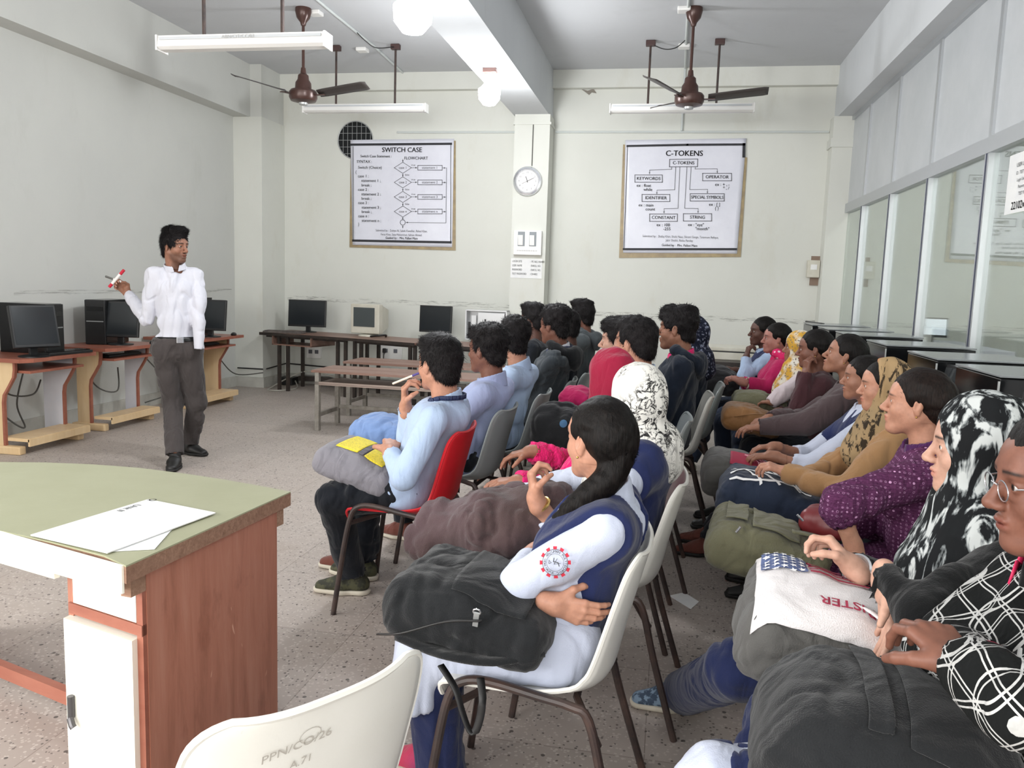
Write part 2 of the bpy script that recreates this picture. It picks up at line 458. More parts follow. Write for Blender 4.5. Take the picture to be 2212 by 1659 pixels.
# the room behind the glass
struct(MB().box2((X2, YF, 0), (X2+.2, YB, ZC)), 'wall_right', mottled('pale green wall', '#c4c7c3', '#b9bdb9', 1.4, .9, .05))
area('added_office_light', (3.3, 4.5, 3.9), (0, 0, 0), .6, 8, 470, (1, 1, 1))  # unseen light, added to brighten the room behind the glass
# notice taped to the glass
cm = empty('paper_notice', (XR-.015, 5.05, 2.10), 0, 'white printed notice taped on the glass partition at the right edge', 'notice')
def wp(child, par):
    child.parent = par
    child.matrix_parent_inverse = (Matrix.Translation(par.location) @ Matrix.Rotation(par.rotation_euler.z, 4, 'Z')).inverted()
    return child
wp(MB().box2((XR-.016, 4.72, 1.93), (XR-.0135, 5.38, 2.27)).build('sheet', M['paper']), cm)
P = Print((XR-.0185, 5.36, 2.08), (0, -1, 0), (0, 0, 1))
P.text('USER LOGIN AND TEST', .27, .12, .032); P.text('ID : TEST USER 2.2.102.ARDX', .27, .075, .026); P.text('Login User ID : Guestbased', .27, .035, .026)
P.text('Password : Guestbased', .27, -.005, .026); P.text('TEST PASSWORD :', .27, -.045, .026); P.text('22102w17UPD', .27, -.11, .062, bold=.01)
wp(P.build('lettering', M['ink']), cm)

# ------------------------------------------------------------------ fans
def fan(loc, z_hub, ang, label):
    x, y = loc
    root = empty('ceiling_fan', (x, y, z_hub), ang, label, 'ceiling fan', 'ceiling fans')
    top = ZC-z_hub
    def pp(mb, name, m, sm=True): o = mb.build(name, m, smooth=sm); o.parent = root; return o
    pp(MB().lathe([(.0, top), (.075, top), (.078, top-.03), (.062, top-.09), (.03, top-.13), (.022, top-.16), (0, top-.16)]), 'ceiling_canopy', M['fan_brown'])
    pp(MB().tube([(0, 0, .15), (0, 0, top-.1)], .014), 'down_rod', M['fan_brown'])
    pp(MB().lathe([(0, .26), (.022, .26), (.028, .21), (.05, .19), (.055, .15), (.075, .12), (.08, .06), (.09, .05), (0, .05)]), 'motor_cover', M['fan_brown'])
    pp(MB().lathe([(0, .055), (.12, .05), (.135, .03), (.135, -.02), (.12, -.05), (.06, -.065), (0, -.07)], seg=32), 'motor', M['fan_brown'])
    pp(MB().lathe([(0, -.06), (.045, -.062), (.04, -.085), (0, -.092)]), 'hub_cap', M['silver'])
    for k in range(3):
        a = 2*pi*k/3; rm = Matrix.Rotation(a, 4, 'Z')
        b = MB()
        sec = []
        for r, w_, zz in ((.17, .045, .012), (.24, .06, .018), (.5, .066, .045), (.66, .07, .06), (.70, .05, .063)):
            sec.append((r, w_, zz))
        vs = []
        for r, w_, zz in sec:
            row = []
            for s_, dz in ((-1, .022), (-.3, .004), (.4, -.008), (1, -.02)):
                row.append(b.bm.verts.new(rm @ Vector((r, s_*w_, zz+dz))))
            vs.append(row)
        for A, B in zip(vs, vs[1:]):
            for i in range(3): b.bm.faces.new((A[i], A[i+1], B[i+1], B[i]))
        bl = pp(b, 'blade', M['fan_blade']); md = bl.modifiers.new('thick', 'SOLIDIFY'); md.thickness = .005
        br = MB(); br.box(rm @ Vector((.17, 0, .0)), (.13, .035, .008), rot=rm)
        pp(br, 'blade_arm', M['fan_brown'], False)
    return root
fan((-3.6, 7.68), 3.17, R(-8), 'brown three blade ceiling fan hanging on the left above the switch case poster')
fan((.077, 8.0), 3.17, R(-2), 'brown three blade ceiling fan hanging on the right above the token chart poster')

# ------------------------------------------------------------------ hanging tube light fittings
def tubelight(c, L, drop, rods, label, rz=0):
    root = empty('tube_light', c, rz, label, 'tube light', 'hanging tube light fittings')
    def pp(mb, name, m, sm=False): o = mb.build(name, m, smooth=sm); o.parent = root; return o
    b = MB(); b.prism([(-L/2, -.045, .04), (-L/2, .045, .04), (-L/2, .06, -.03), (-L/2, .035, -.045), (-L/2, -.035, -.045), (-L/2, -.06, -.03)], (L, 0, 0))
    pp(b, 'housing', M['white_enamel'])
    for s in (-1, 1): pp(MB().box((s*(L/2+.004), 0, -.005), (.012, .125, .095), bev=.003), 'end_cap', M['white_enamel'])
    pp(MB().box((0, -.058, .018), (L*.97, .006, .016)), 'lens_strip', M['frost'])
    for x in rods:
        r = pp(MB().tube([(x, 0, .03), (x, 0, drop-.05)], .012), 'hanging_rod', M['rust'], True)
        pp(MB().box((x, 0, drop-.03), (.10, .06, .055), bev=.006), 'ceiling_bracket', mat('red oxide bracket', '#46302e', .5))
    return root
c1 = at(525, 91, 5.0)
tubelight((c1.x, 5.0, c1.z), 1.14, ZC-c1.z, (-.27, .27), 'nearest hanging white tube light at the upper left')
tl = [o_ for o_ in bpy.data.objects if o_.name.startswith('tube_light')][0]
Pq = Print((.0, -.0625, .018), (1, 0, 0), (0, 0, 1)); Pq.text('ABN/CIT/CC/03', -.0, .0, .03, 1.1); Pq.build('lettering', mat('faded grey print', '#a9a9a6', .7)).parent = tl
c2 = at(788, 234, 8.91)
tubelight((c2.x, c2.y, c2.z), 1.42, ZC-c2.z, (-.34, .35), 'hanging white tube light partly behind the left fan')
c3 = at(1471, 234, 8.98)
tubelight((c3.x, c3.y, c3.z), 1.46, ZC-c3.z, (-.345, .355), 'hanging white tube light behind the right fan')
# lit lamps by the middle beam
def lamp(px, py, z, label, rad, power):
    p = onz(px, py, z)
    root = empty('lamp', (p.x, p.y, p.z), 0, label, 'lamp', 'lit lamps under the middle beam')
    def pp(mb, name, m, sm=True): o = mb.build(name, m, smooth=sm); o.parent = root; return o
    top = 3.42-p.z if p.x > -1.95 else ZC-p.z
    pp(MB().box((0, 0, top-.02), (.13, .08, .04), bev=.006), 'ceiling_bracket', mat('brown lamp bracket', '#553831', .5), False)
    pp(MB().tube([(0, 0, rad*1.2), (0, 0, top-.03)], .018), 'lamp_holder', M['white_enamel'])
    pp(MB().lathe([(0, -rad), (rad*.55, -rad*.85), (rad*.95, -rad*.35), (rad, .05), (rad*.8, rad*.6), (rad*.4, rad*1.05), (.03, rad*1.3), (0, rad*1.3)]), 'bulb', M['lamp'])
    l = bpy.data.lights.new('bulb_light', 'POINT'); l.energy = power; l.shadow_soft_size = rad*1.1; l.color = (.96, .98, 1)
    lo = bpy.data.objects.new('bulb_light', l); COL.objects.link(lo); lo.parent = root; lo.location = (0, 0, -rad-.12)
    return root
lamp(892, 32, 3.10, 'lit lamp nearest the camera beside the middle beam, glaring white', .125, 80)
lamp(1057, 205, 3.18, 'smaller lit lamp further back under the middle beam', .105, 70)

# conduits on ceiling and walls
def pipe(name, pts, r, m, label, cat, seg=8):
    o = MB().tube(pts, r, seg).build(name, m, smooth=True); return tag(o, label, cat)
pipe('conduit', [(-3.3, 4.2, ZC-.012), (-3.35, 7.7, ZC-.012), (-3.35, 8.9, ZC-.012), (-3.4, 10.06, ZC-.012)], .013, M['conduit'], 'thin painted conduit along the left ceiling bay past the fan', 'conduit')
pipe('conduit', [(.02, 6.6, ZC-.012), (.02, 8.9, ZC-.012), (.03, 10.07, ZC-.012), (.03, 10.07, 3.78), (.03, 10.17, 3.74), (.03, 10.17, 3.28)], .013, M['conduit'], 'thin painted conduit along the right ceiling bay down to the wall rail', 'conduit')
pipe('conduit', [(-3.5, 10.175, 3.27), (-1.95, 10.175, 3.27)], .013, M['conduit'], 'thin horizontal conduit on the back wall above the switch case poster', 'conduit')
pipe('conduit', [(-1.48, 10.175, 3.27), (1.69, 10.175, 3.265)], .013, M['conduit'], 'thin horizontal conduit on the back wall above the token chart poster', 'conduit')
pipe('cable', curve_pts([(-3.1, 8.9, ZC-.03), (-3.2, 8.6, 3.86), (-3.28, 8.5, 3.9), (-3.34, 8.4, ZC-.02)]), .005, M['wire_black'], 'thin black cable looping from the left tube light bracket', 'cable')
pipe('cable', curve_pts([(-.34, 8.98, ZC-.03), (-.2, 8.9, 3.87), (-.08, 8.9, 3.88), (.01, 8.9, ZC-.03)]), .005, M['wire_black'], 'thin black cable looping from the right tube light bracket', 'cable')
pipe('conduit', [(-1.70, 9.855, 3.3), (-1.70, 9.855, 2.82)], .006, M['wire'], 'thin wire conduit dropping to the wall clock', 'conduit')
for px, py, lab in ((783, 104, 'white junction box on the ceiling near the left tube light'), (1478, 96, 'white junction box on the ceiling beside the right fan'), (682, 24, 'white junction box beside the left fan canopy'), (1478, 16, 'white junction box beside the right fan canopy')):
    p = onz(px, py, ZC)
    tag(MB().box((p.x, p.y, ZC-.02), (.12, .12, .04), bev=.012).build('junction_box', M['white_enamel']), lab, 'junction box')
pc = at(1273, 198, 10.19)
tag(MB().prism([(pc.x-.10, 10.183, pc.z+.03), (pc.x-.02, 10.183, pc.z+.01), (pc.x+.05, 10.183, pc.z+.03), (pc.x+.09, 10.183, pc.z-.02), (pc.x+.03, 10.183, pc.z-.01), (pc.x, 10.183, pc.z-.04), (pc.x-.04, 10.183, pc.z-.01)], (0, .006, 0)).build('plaster_chip', mat('exposed grey render', '#8b857c', .95)), 'small grey patch of chipped plaster high on the back wall', 'chip')

# ------------------------------------------------------------------ round vent
vc = at(768, 303, YB)
root = empty('wall_vent', (vc.x, YB, vc.z), 0, 'round dark meshed exhaust opening behind the top corner of the poster', 'vent')
def pr_(mb, name, m, root, sm=False): o = mb.build(name, m, smooth=sm); o.parent = root; return o
rx = Matrix.Rotation(R(90), 4, 'X'); RV = .235
pr_(MB().lathe([(0, .005), (RV, .005), (RV, .0), (0, .0)], mx=rx, seg=40), 'opening', mat('dark opening', '#16181a', .9), root)
b = MB(); b.tube([(RV*cos(a), -.006, RV*sin(a)) for a in [2*pi*k/40 for k in range(40)]], .007, 8, closed=True); pr_(b, 'rim', M['silver'], root, True)
b = MB(); g = .085
for i in range(-3, 4):
    x = i*g*.72+.02
    if abs(x) < RV: h = sqrt(RV*RV-x*x); b.box((x, -.008, 0), (.004, .004, 2*h))
for i in range(-2, 3):
    z = i*g
    if abs(z) < RV: h = sqrt(RV*RV-z*z); b.box((0, -.008, z), (2*h, .004, .004))
pr_(b, 'mesh_grille', M['steel'], root)

# ------------------------------------------------------------------ posters
def poster(name, corners, sheet, label, Y, draw, scale_origin, bandw):
    """corners: outer backing; sheet: printed sheet corners (px), all on the wall plane"""
    cs = [at(x, y, Y) for x, y in corners]; ss = [at(x, y, Y) for x, y in sheet]
    c0 = sum(cs, Vector())/4
    root = empty(name, c0, 0, label, 'poster')
    bk = MB().prism([p-c0 for p in cs], (0, .010, 0)).build('card_backing', M['kraft']); bk.parent = root
    # laminated sheet with a soft buckle
    nx, ny = 26, 26; b = MB(); vv = []
    for j in range(ny+1):
        row = []
        for i in range(nx+1):
            u, v = i/nx, j/ny
            p = (ss[0]*(1-u)+ss[1]*u)*(1-v) + (ss[3]*(1-u)+ss[2]*u)*v - c0
            p.y -= .006 + .0025*(1+sin(u*9+v*5))*max(0, 1-v*1.6) 
            row.append(b.bm.verts.new(p))
        vv.append(row)
    for j in range(ny):
        for i in range(nx): b.bm.faces.new((vv[j][i], vv[j+1][i], vv[j+1][i+1], vv[j][i+1]))
    sh = b.build('printed_sheet', M['poster'], smooth=True); sh.parent = root
    sh.modifiers.new('s', 'SOLIDIFY').thickness = .0012
    (ox, oy, k) = scale_origin
    def W(zx, zy): return at(ox+zx/k, oy+zy/k, Y)-c0
    pr = Print((0, -.0135, 0), (1, 0, 0), (0, 0, 1)); pg = Print((0, -.0135, 0), (1, 0, 0), (0, 0, 1))
    draw(pr, pg, W)
    pr.build('lettering', M['ink']).parent = root
    pg.build('lettering', M['inkgrey']).parent = root
    return root
PXM = 166.5
def mk(W, k, P, G):
    q = 1/(PXM*k)
    def T(t, x, y, h, bold=0.0, sx=1, al='CENTER', g=False):
        p = W(x, y); (G if g else P).text(t, p.x, p.z, h*q*1.38, sx, al, bold, rot=-.022*0)
    def Ln(pts, w=4, close=False, g=True):
        (G if g else P).poly([(W(*p).x, W(*p).z) for p in pts], w*q, close)
    def box(x0, y0, x1, y1, w=5, dy=0): Ln([(x0, y0), (x1, y0+dy), (x1, y1+dy), (x0, y1)], w, True)
    def arrow(x0, y0, x1, y1):
        Ln([(x0, y0), (x1, y1)]); a = Vector((x1-x0, y1-y0)).normalized()*20; n = Vector((-a.y, a.x))*.45
        G.fill([(W(x1, y1).x, W(x1, y1).z), (W(x1-a.x+n.x, y1-a.y+n.y).x, W(x1-a.x+n.x, y1-a.y+n.y).z), (W(x1-a.x-n.x, y1-a.y-n.y).x, W(x1-a.x-n.x, y1-a.y-n.y).z)])
    return T, Ln, box, arrow
def draw1(P, G, W):
    T, Ln, box, arrow = mk(W, 5.184, P, G)
    for a, c in (((305, 378), (1425, 368)), ((330, 1450), (1420, 1470))): Ln([a, c], 24, g=False)
    Ln([(330, 400), (330, 1450)], 6, g=False); Ln([(1424, 380), (1420, 1465)], 7, g=False)
    T('SWITCH CASE', 875, 438, 52, .02); T('Switch Case Statement :', 585, 508, 28, .012, .95)
    T('SYNTAX :', 370, 568, 30, .012, al='LEFT'); T('FLOWCHART', 1033, 530, 32, .012)
    for t, x, y in (('Switch (Choice)', 385, 633), ('{', 355, 686), ('case 1 :', 382, 730), ('statement 1 ;', 420, 780), ('break ;', 422, 831), ('case 2 :', 384, 880), ('statement 2 ;', 422, 931), ('break ;', 422, 980), ('case 3 :', 384, 1028), ('statement 3 ;', 424, 1079), ('break ;', 424, 1128), ('case n :', 386, 1176), ('statement n ;', 426, 1226), ('}', 386, 1268)):
        T(t, x, y, 31, al='LEFT', g=True, bold=.004)
    arrow(886, 540, 886, 572)
    for i, n in enumerate('123n'):
        y = 636+i*163
        Ln([(790, y), (886, y-62), (982, y), (886, y+62)], 5, True); T('case '+n, 886, y, 27, g=True)
        arrow(982, y, 1046, y); box(1054, y-26, 1326, y+26, 6); T('statement '+n, 1188, y, 27, g=True)
        T('true', 1004, y-30, 20, g=True); arrow(1326, y+2, 1366, y+2)
        if i < 3: arrow(886, y+62, 886, y+98); T('false', 935, y+80, 20, g=True)
    Ln([(1376, 636), (1368, 1252)], 5); arrow(1368, 1252, 922, 1248); arrow(885, 1188, 885, 1215)
    Ln([(885+28*cos(a), 1247+30*sin(a)) for a in [2*pi*k/20 for k in range(20)]], 5, True); arrow(885, 1278, 885, 1312)
    T('Submitted by :  Zobiya Ali, Sakshi Kawalkar, Rahed Khan,', 870, 1342, 24, g=True, sx=.78); T('Faraz Khan, Sana Mohammad, Salman Ahmed.', 870, 1386, 24, g=True, sx=.78)
    T('Guided by :  Mrs. Pallavi Mam', 872, 1424, 25, .01, .9)
def draw2(P, G, W):
    T, Ln, box, arrow = mk(W, 5.721, P, G)
    Ln([(262, 205), (1000, 190), (1700, 186)], 24, g=False); Ln([(215, 1478), (1600, 1478)], 24, g=False); Ln([(1700, 186), (1696, 330)], 30, g=False); Ln([(262, 220), (215, 1470)], 6, g=False)
    T('C-TOKENS', 960, 298, 62, .02); T('C-TOKENS', 952, 414, 36, .012)
    Ln([(780, 370), (1128, 365), (1124, 460), (778, 462)], 7, True)
    for bx, t in (((352, 562, 690, 652), 'KEYWORDS'), ((1188, 542, 1544, 634), 'OPERATOR'), ((440, 802, 782, 890), 'IDENTIFIER'), ((1034, 794, 1454, 884), 'SPECIAL SYMBOLS'), ((534, 1044, 876, 1134), 'CONSTANT'), ((950, 1040, 1298, 1130), 'STRING')):
        box(*bx, 7); T(t, (bx[0]+bx[2])/2, (bx[1]+bx[3])/2, 36, .008, .9 if len(t) > 12 else 1)
    for pts, tip in (([(806, 462), (804, 492), (534, 502)], (532, 550)), ([(1096, 462), (1094, 488), (1368, 486)], (1368, 538)), ([(856, 462), (842, 744), (624, 750)], (622, 798)), ([(1046, 462), (1028, 742), (1248, 740)], (1246, 788)), ([(906, 462), (884, 974), (712, 978)], (711, 1034)), ([(994, 462), (966, 974), (1132, 976)], (1131, 1030))):
        Ln(pts, 5); arrow(*pts[-1], *tip)
    for t, x, y in (('ex : float', 372, 692), ('while', 458, 742), ('ex : + , -', 1340, 680), ('* , /', 1438, 725), ('ex : main', 396, 934), ('count', 482, 984), ('ex : [ ]', 1264, 926), ('{ }', 1338, 976), ('ex : 100', 618, 1178), ('-255', 700, 1228), ('ex : "xyz"', 1006, 1176), ('"month"', 1096, 1226)):
        T(t, x, y, 34, .006, al='LEFT')
    T('Submitted by :  Shafaq Khan, Shaila Naaz, Shivani Gange, Tarannum Rafique,', 912, 1326, 26, g=True, sx=.78); T('Jabir Sheikh, Ritika Pandey', 900, 1372, 26, g=True, sx=.8)
    T('Guided by :  Mrs. Pallavi Mam', 902, 1432, 27, .01, .9)
poster('poster', [(758, 306), (984, 304), (984, 541), (755, 534)], [(757.5, 302.5), (981, 300), (977, 534), (762, 529)], 'framed switch case flowchart poster on the back wall beside the round vent', YB-.012, draw1, (700, 240, 5.184), 1)
poster('poster', [(1346, 312), (1614, 340), (1600, 555), (1337, 557)], [(1351, 303), (1612, 299), (1592, 548), (1346, 546)], 'framed token tree chart poster on the back wall to the right of the clock', YB-.012, draw2, (1310, 280, 5.721), 1)

# ------------------------------------------------------------------ clock, switches, papers on the pillar
cc = at(1140, 392, 9.86)
root = empty('wall_clock', (cc.x, 9.86, cc.z), 0, 'round silver rimmed wall clock with white dial on the pillar', 'clock')
rx = Matrix.Rotation(R(90), 4, 'X')
pr_(MB().lathe([(0, 0), (.172, 0), (.175, .02), (.165, .045), (.145, .05), (.13, .035), (.128, .025), (0, .025)], mx=rx, seg=48), 'case', M['chrome'], root, True)
pr_(MB().lathe([(0, .026), (.128, .026), (.128, .029), (0, .029)], mx=rx, seg=48), 'dial', mat('clock dial', '#ece9e6', .5), root)
P = Print((0, -.0305, 0), (1, 0, 0), (0, 0, 1))
for h in range(1, 13): P.text(str(h), .102*sin(h*pi/6), .102*cos(h*pi/6), .03)
pr_p = P.build('numerals', M['inkgrey']); pr_p.parent = root
for nm, a, L, w_ in (('hour_hand', R(-20), .055, .007), ('minute_hand', R(64), .085, .005), ('second_hand', R(-115), .07, .003)):
    P = Print((0, -.033, 0), (1, 0, 0), (0, 0, 1)); P.line(-.015*sin(a), -.015*cos(a), L*sin(a), L*cos(a), w_); P.build(nm, M['ink']).parent = root
s0 = at(1141, 525, 9.86)
root = empty('switch_board', (s0.x, 9.86, s0.z), 0, 'white square switch board with two breaker windows below the clock', 'switch board')
pr_(MB().box((0, -.03, 0), (.34, .06, .29), bev=.008), 'box', M['white_enamel'], root)
for x in (-.075, .065):
    pr_(MB().box((x, -.062, .045), (.085, .01, .17)), 'breaker_recess', mat('breaker recess', '#8f9498', .6), root)
    pr_(MB().box((x-.008, -.07, .03), (.06, .02, .12), rot=Matrix.Rotation(R(8), 4, 'X'), bev=.004), 'breaker_handle', M['white_enamel'], root)
P = Print((0, -.0615, 0), (1, 0, 0), (0, 0, 1))
for k in range(9): P.text('ON'[k % 2]+'I', -.115+k*.028, -.095, .02)
P.build('lettering', M['inkgrey']).parent = root
s0 = at(1137, 580, 9.86)
root = empty('paper_notice', (s0.x, 9.86, s0.z), 0, 'white login notice pasted on the pillar below the switch board', 'notice')
pr_(MB().box((0, -.003, 0), (.385, .003, .235)), 'sheet', M['paper'], root)
P = Print((0, -.005, 0), (1, 0, 0), (0, 0, 1))
for i, (a, c) in enumerate((('LOGIN SITE', ': 192.168.2.106:4001'), ('USER NAME', ': ENROLL NO.'), ('PASSWORD', ': ENROLL NO.'), ('TEST PASSWORD', ': CSN4802'))):
    P.text(a, -.175, .083-i*.05, .034, .68, 'LEFT', .006); P.text(c, .045, .083-i*.05, .034, .62, 'LEFT', .006)
P.build('lettering', M['ink']).parent = root
s0 = at(1758, 585, 10.19)
root = empty('distribution_box', (s0.x, 10.19, s0.z), 0, 'small cream wall box on a brown board near the right corner', 'wall box')
pr_(MB().box((.03, -.012, 0), (.14, .024, .34)), 'backboard', mat('brown board', '#8a7566', .6), root)
pr_(MB().box((-.02, -.06, .02), (.14, .09, .20), bev=.01), 'box', M['beige'], root)
pr_(MB().box((-.02, -.107, .04), (.07, .006, .06)), 'label_plate', M['paper'], root)
# ================================================================== FURNITURE AND COMPUTERS
def part(mb, name, m, root, sm=False):
    o = mb.build(name, m, smooth=sm); return wp(o, root)

# ---- front desk (olive top, cream fascia, teak end panel)
zt = .76
Cn = onz(272, 1222, zt); Cf = onz(628, 1062, zt)         # right end of the top
far = [onz(x, y, zt) for x, y in ((560, 1049), (480, 1035), (400, 1023), (300, 1010.5), (200, 1003), (100, 999), (0, 998))]
near = [onz(x, y, zt) for x, y in ((225, 1200), (110, 1170), (0, 1146))]
dirn = (near[2]-Cn).normalized()
root = empty('teacher_desk', (-1.7, 2.05, 0), 0, 'large teacher desk with pale olive curved top and brown wooden end panel', 'desk')
outline = [Cn, Cf] + far + [far[-1]+Vector((-.25, -.07, 0)), Vector((-2.62, 2.1, zt)), near[2]+dirn*.62] + [near[2], near[1], near[0]]
part(MB().prism([(p.x, p.y, zt-.004) for p in outline], (0, 0, .004)), 'desk_top', M['olive'], root)
ins = [(p.x, p.y, zt-.045) for p in outline]
part(MB().prism(ins, (0, 0, .041)), 'top_edge', wood('raw plywood edge', '#7d5c4a', '#a3806a', 3, .6, 'X', 30), root)
nrm = Vector((dirn.y, -dirn.x, 0));  nrm = nrm if nrm.y < 0 else -nrm
# cream lipping along the near edge
def slab(a, bb, z0, z1, off0, off1, name, m):
    a = Vector(a); bb = Vector(bb)
    q = [a+nrm*off0, bb+nrm*off0, bb+nrm*off1, a+nrm*off1]
    return part(MB().prism([(p.x, p.y, z0) for p in q], (0, 0, z1-z0)), name, m, root)
E0 = near[0]+(Cn-near[0])*.9; E1 = near[2]+dirn*.60
slab(E0, E1, zt-.070, zt-.001, .0, .006, 'edge_lipping', M['cream'])
slab(near[1]+dirn*.0, E1, zt-.10, zt-.046, -.02, -.005, 'apron', M['cream'])
# end panel
Pn = onz(316, 1250, .69); Pf = onz(598, 1112, .70)
xd = (Pf-Pn); xd.z = 0; xd.normalize(); pn = Vector((xd.y, -xd.x, 0))
q = [Pn, Pf, Pf-pn*.022, Pn-pn*.022]
part(MB().prism([(p.x, p.y, 0) for p in q], (0, 0, zt-.045)), 'end_panel', M['teak'], root)
for k_, (p, w0) in enumerate(((Pn, .05), (Pf, .035))):
    s = -1 if k_ == 0 else 1
    a = p+xd*s*.002
    part(MB().prism([(a.x, a.y, zt-.10), (a.x+xd.x*s*w0, a.y+xd.y*s*w0, zt-.10), (a.x+xd.x*s*w0, a.y+xd.y*s*w0, zt-.045), (a.x, a.y, zt-.045)], -pn*.03), 'corner_block', wood('worn block', '#86634f', '#a98a74', 4, .7, 'X', 20), root)
# pedestal front (faces the camera)
L0 = Pn+nrm*.01; 
def fpt(u): return L0+dirn*u
def fbox(u0, u1, z0, z1, d0, d1, name, m, bev=0):
    q = [fpt(u0)-xd*d0, fpt(u1)-xd*d0, fpt(u1)-xd*d1, fpt(u0)-xd*d1]
    return part(MB().prism([(p.x, p.y, z0) for p in q], (0, 0, z1-z0)), name, m, root)
W_ = .285
fbox(0.0, .022, 0, zt-.05, -.1, .004, 'front_stile', M['redwood'])
fbox(W_-.01, W_+.01, 0, zt-.05, -.45, .0, 'pedestal_side', M['teak'])
fbox(.026, W_-.01, .02, zt-.06, -.42, -.02, 'pedestal_body', M['teak'])
fbox(.024, W_-.016, .575, zt-.055, -.02, .004, 'drawer', M['cream'])
fbox(.0, W_, .545, .573, -.02, .008, 'rail', M['redwood'])
fbox(.022, W_+.004, .06, .535, -.018, .022, 'door', M['cream'])
hp = fpt(W_-.03)+nrm*.03
hd = MB(); hd.tube([(hp.x, hp.y, .33), (hp.x, hp.y, .27)], .009); hd.tube([(hp.x, hp.y-.004, .27), (hp.x+.012, hp.y-.012, .255), (hp.x+.016, hp.y-.012, .25)], .009)
part(hd, 'door_handle', mat('dull grey handle', '#5e5c5e', .35, .6), root, True)
fbox(W_+.01, W_+1.2, .05, .095, -.28, -.25, 'foot_rail', M['redwood'])
q = [near[2]+dirn*.5, near[2]+dirn*.5-nrm*.45]
fbox(W_+1.2, W_+1.22, 0, zt-.05, -.5, 0, 'far_panel', M['teak'])
# papers on the desk
def sheet(pxs, z, label, name='paper_sheet', lift=0):
    ps = [onz(x, y, z) for x, y in pxs]
    o = MB().prism([(p.x, p.y, z) for p in ps], (0, 0, .0012+lift)).build(name, M['paper'])
    return tag(o, label, 'paper')
sheet([(66, 1157), (320, 1080), (466, 1109), (232, 1196)], zt+.0035, 'large white paper sheet on the teacher desk with inverted handwriting', lift=.0015)
sheet([(236, 1192), (372, 1144), (334, 1187)], zt+.001, 'second white sheet peeking out under the large sheet on the desk corner')
p0 = onz(290, 1094, zt+.0065)
P = Print(p0, (onz(330, 1082, zt)-onz(270, 1100, zt)), (0, 0, 1)); 
xv = (onz(275, 1101, zt)-onz(325, 1085, zt)).normalized(); yv = Vector((0, 0, 1)).cross(xv)
P = Print(p0, xv, yv); P.text('Unit II', .02, 0, .03, bold=.01); P.text('Q', -.075, -.004, .03, bold=.02)
hw = P.build('lettering', M['inkgrey']); hw.parent = [o_ for o_ in bpy.data.objects if o_.name == 'paper_sheet'][0]

# ---- computer tables along the left wall
def pc_table(y0, y1, xf, mats, label, zt=.75, skew=.0, white_far=True):
    root = empty('computer_table', (-5.1, (y0+y1)/2, 0), 0, label, 'computer table', 'computer tables along the left wall')
    part(MB().prism([(XL+.03, y0-.07, zt-.03), (xf, y0-.07, zt-.03), (xf+.05, y0+.02, zt-.03), (xf+.05, y1+.05, zt-.03), (XL+.03, y1+.05, zt-.03)], (0, 0, .03)), 'table_top', M['redwood'], root)
    def prof(y, name, m, th=.02):
        pts = [(XL+.25, .05), (-4.93, .05), (-4.93, .40), (-4.92, .46), (-4.88, .52), (-4.83, .60), (-4.82, .66), (-4.82, zt-.03), (XL+.25, zt-.03)]
        pts = [(x+(xf+4.72) if x > -5 else x, z) for x, z in pts]
        o = part(MB().prism([(x, y, z) for x, z in pts], (0, th, 0)), name, m, root)
        part(MB().prism([(x+.001, y-.003, z) for x, z in pts[1:8]]+[(x-.018, y-.003, z) for x, z in pts[1:8][::-1]], (0, th+.006, 0)), 'edge_banding', M['redwood'], root)
        part(MB().box2((XL+.2, y-.02, 0), (xf-.07, y+.045, .065), bev=.012), 'foot', M['birch'], root)
    prof(y0, 'side_panel', M['birch']); prof(y1-.02, 'side_panel', M['white_lam'] if white_far else M['birch'])
    part(MB().box2((-5.02, y0+.02, .10), (xf-.02, y1+.03, .125)), 'lower_shelf', M['birch'], root)
    part(MB().box2((xf-.03, y0+.02, .065), (xf-.012, y1+.03, .12)), 'shelf_lip', M['birch'], root)
    part(MB().box2((-5.2, y0+.04, zt-.12), (xf-.0, y1-.04, zt-.10)), 'keyboard_tray', M['redwood'], root)
    return root
pc_table(5.36, 6.02, -4.76, None, 'birch and red topped computer table nearest the camera on the left wall')
pc_table(6.40, 7.08, -4.82, None, 'birch and red topped computer table in the middle behind the standing teacher')
pc_table(7.74, 8.46, -4.76, None, 'birch and red topped computer table furthest back on the left wall', white_far=False)
def monitor(c, yaw, w_, h_, label, tilt=8, name='monitor', stand=True, group='flat monitors'):
    """c = centre of the foot on the table; screen faces local -Y"""
    root = empty(name, c, yaw, label, 'monitor', group)
    T = Matrix.Translation((0, 0, .07+h_/2)) @ Matrix.Rotation(R(-tilt), 4, 'X')
    def pp(mb, nm, m, sm=False): o = mb.build(nm, m, smooth=sm); o.parent = root; return o
    pp(MB().box(T @ Vector((0, 0, 0)), (w_, .035, h_), rot=Matrix.Rotation(R(-tilt), 4, 'X'), bev=.006), 'casing', M['black'])
    pp(MB().box(T @ Vector((0, .03, 0)), (w_*.6, .05, h_*.6), rot=Matrix.Rotation(R(-tilt), 4, 'X'), bev=.012), 'rear_housing', M['black'])
    pp(MB().box(T @ Vector((0, -.0185, .004)), (w_-.03, .002, h_-.04), rot=Matrix.Rotation(R(-tilt), 4, 'X')), 'screen', M['screen'])
    if stand:
        pp(MB().box((0, .03, .06), (.06, .03, .14), bev=.006), 'stand_neck', M['black'])
        pp(MB().lathe([(0, 0), (.11, 0), (.11, .008), (.05, .018), (0, .02)], (0, .02, 0)), 'stand_foot', M['black'], True)
    return root
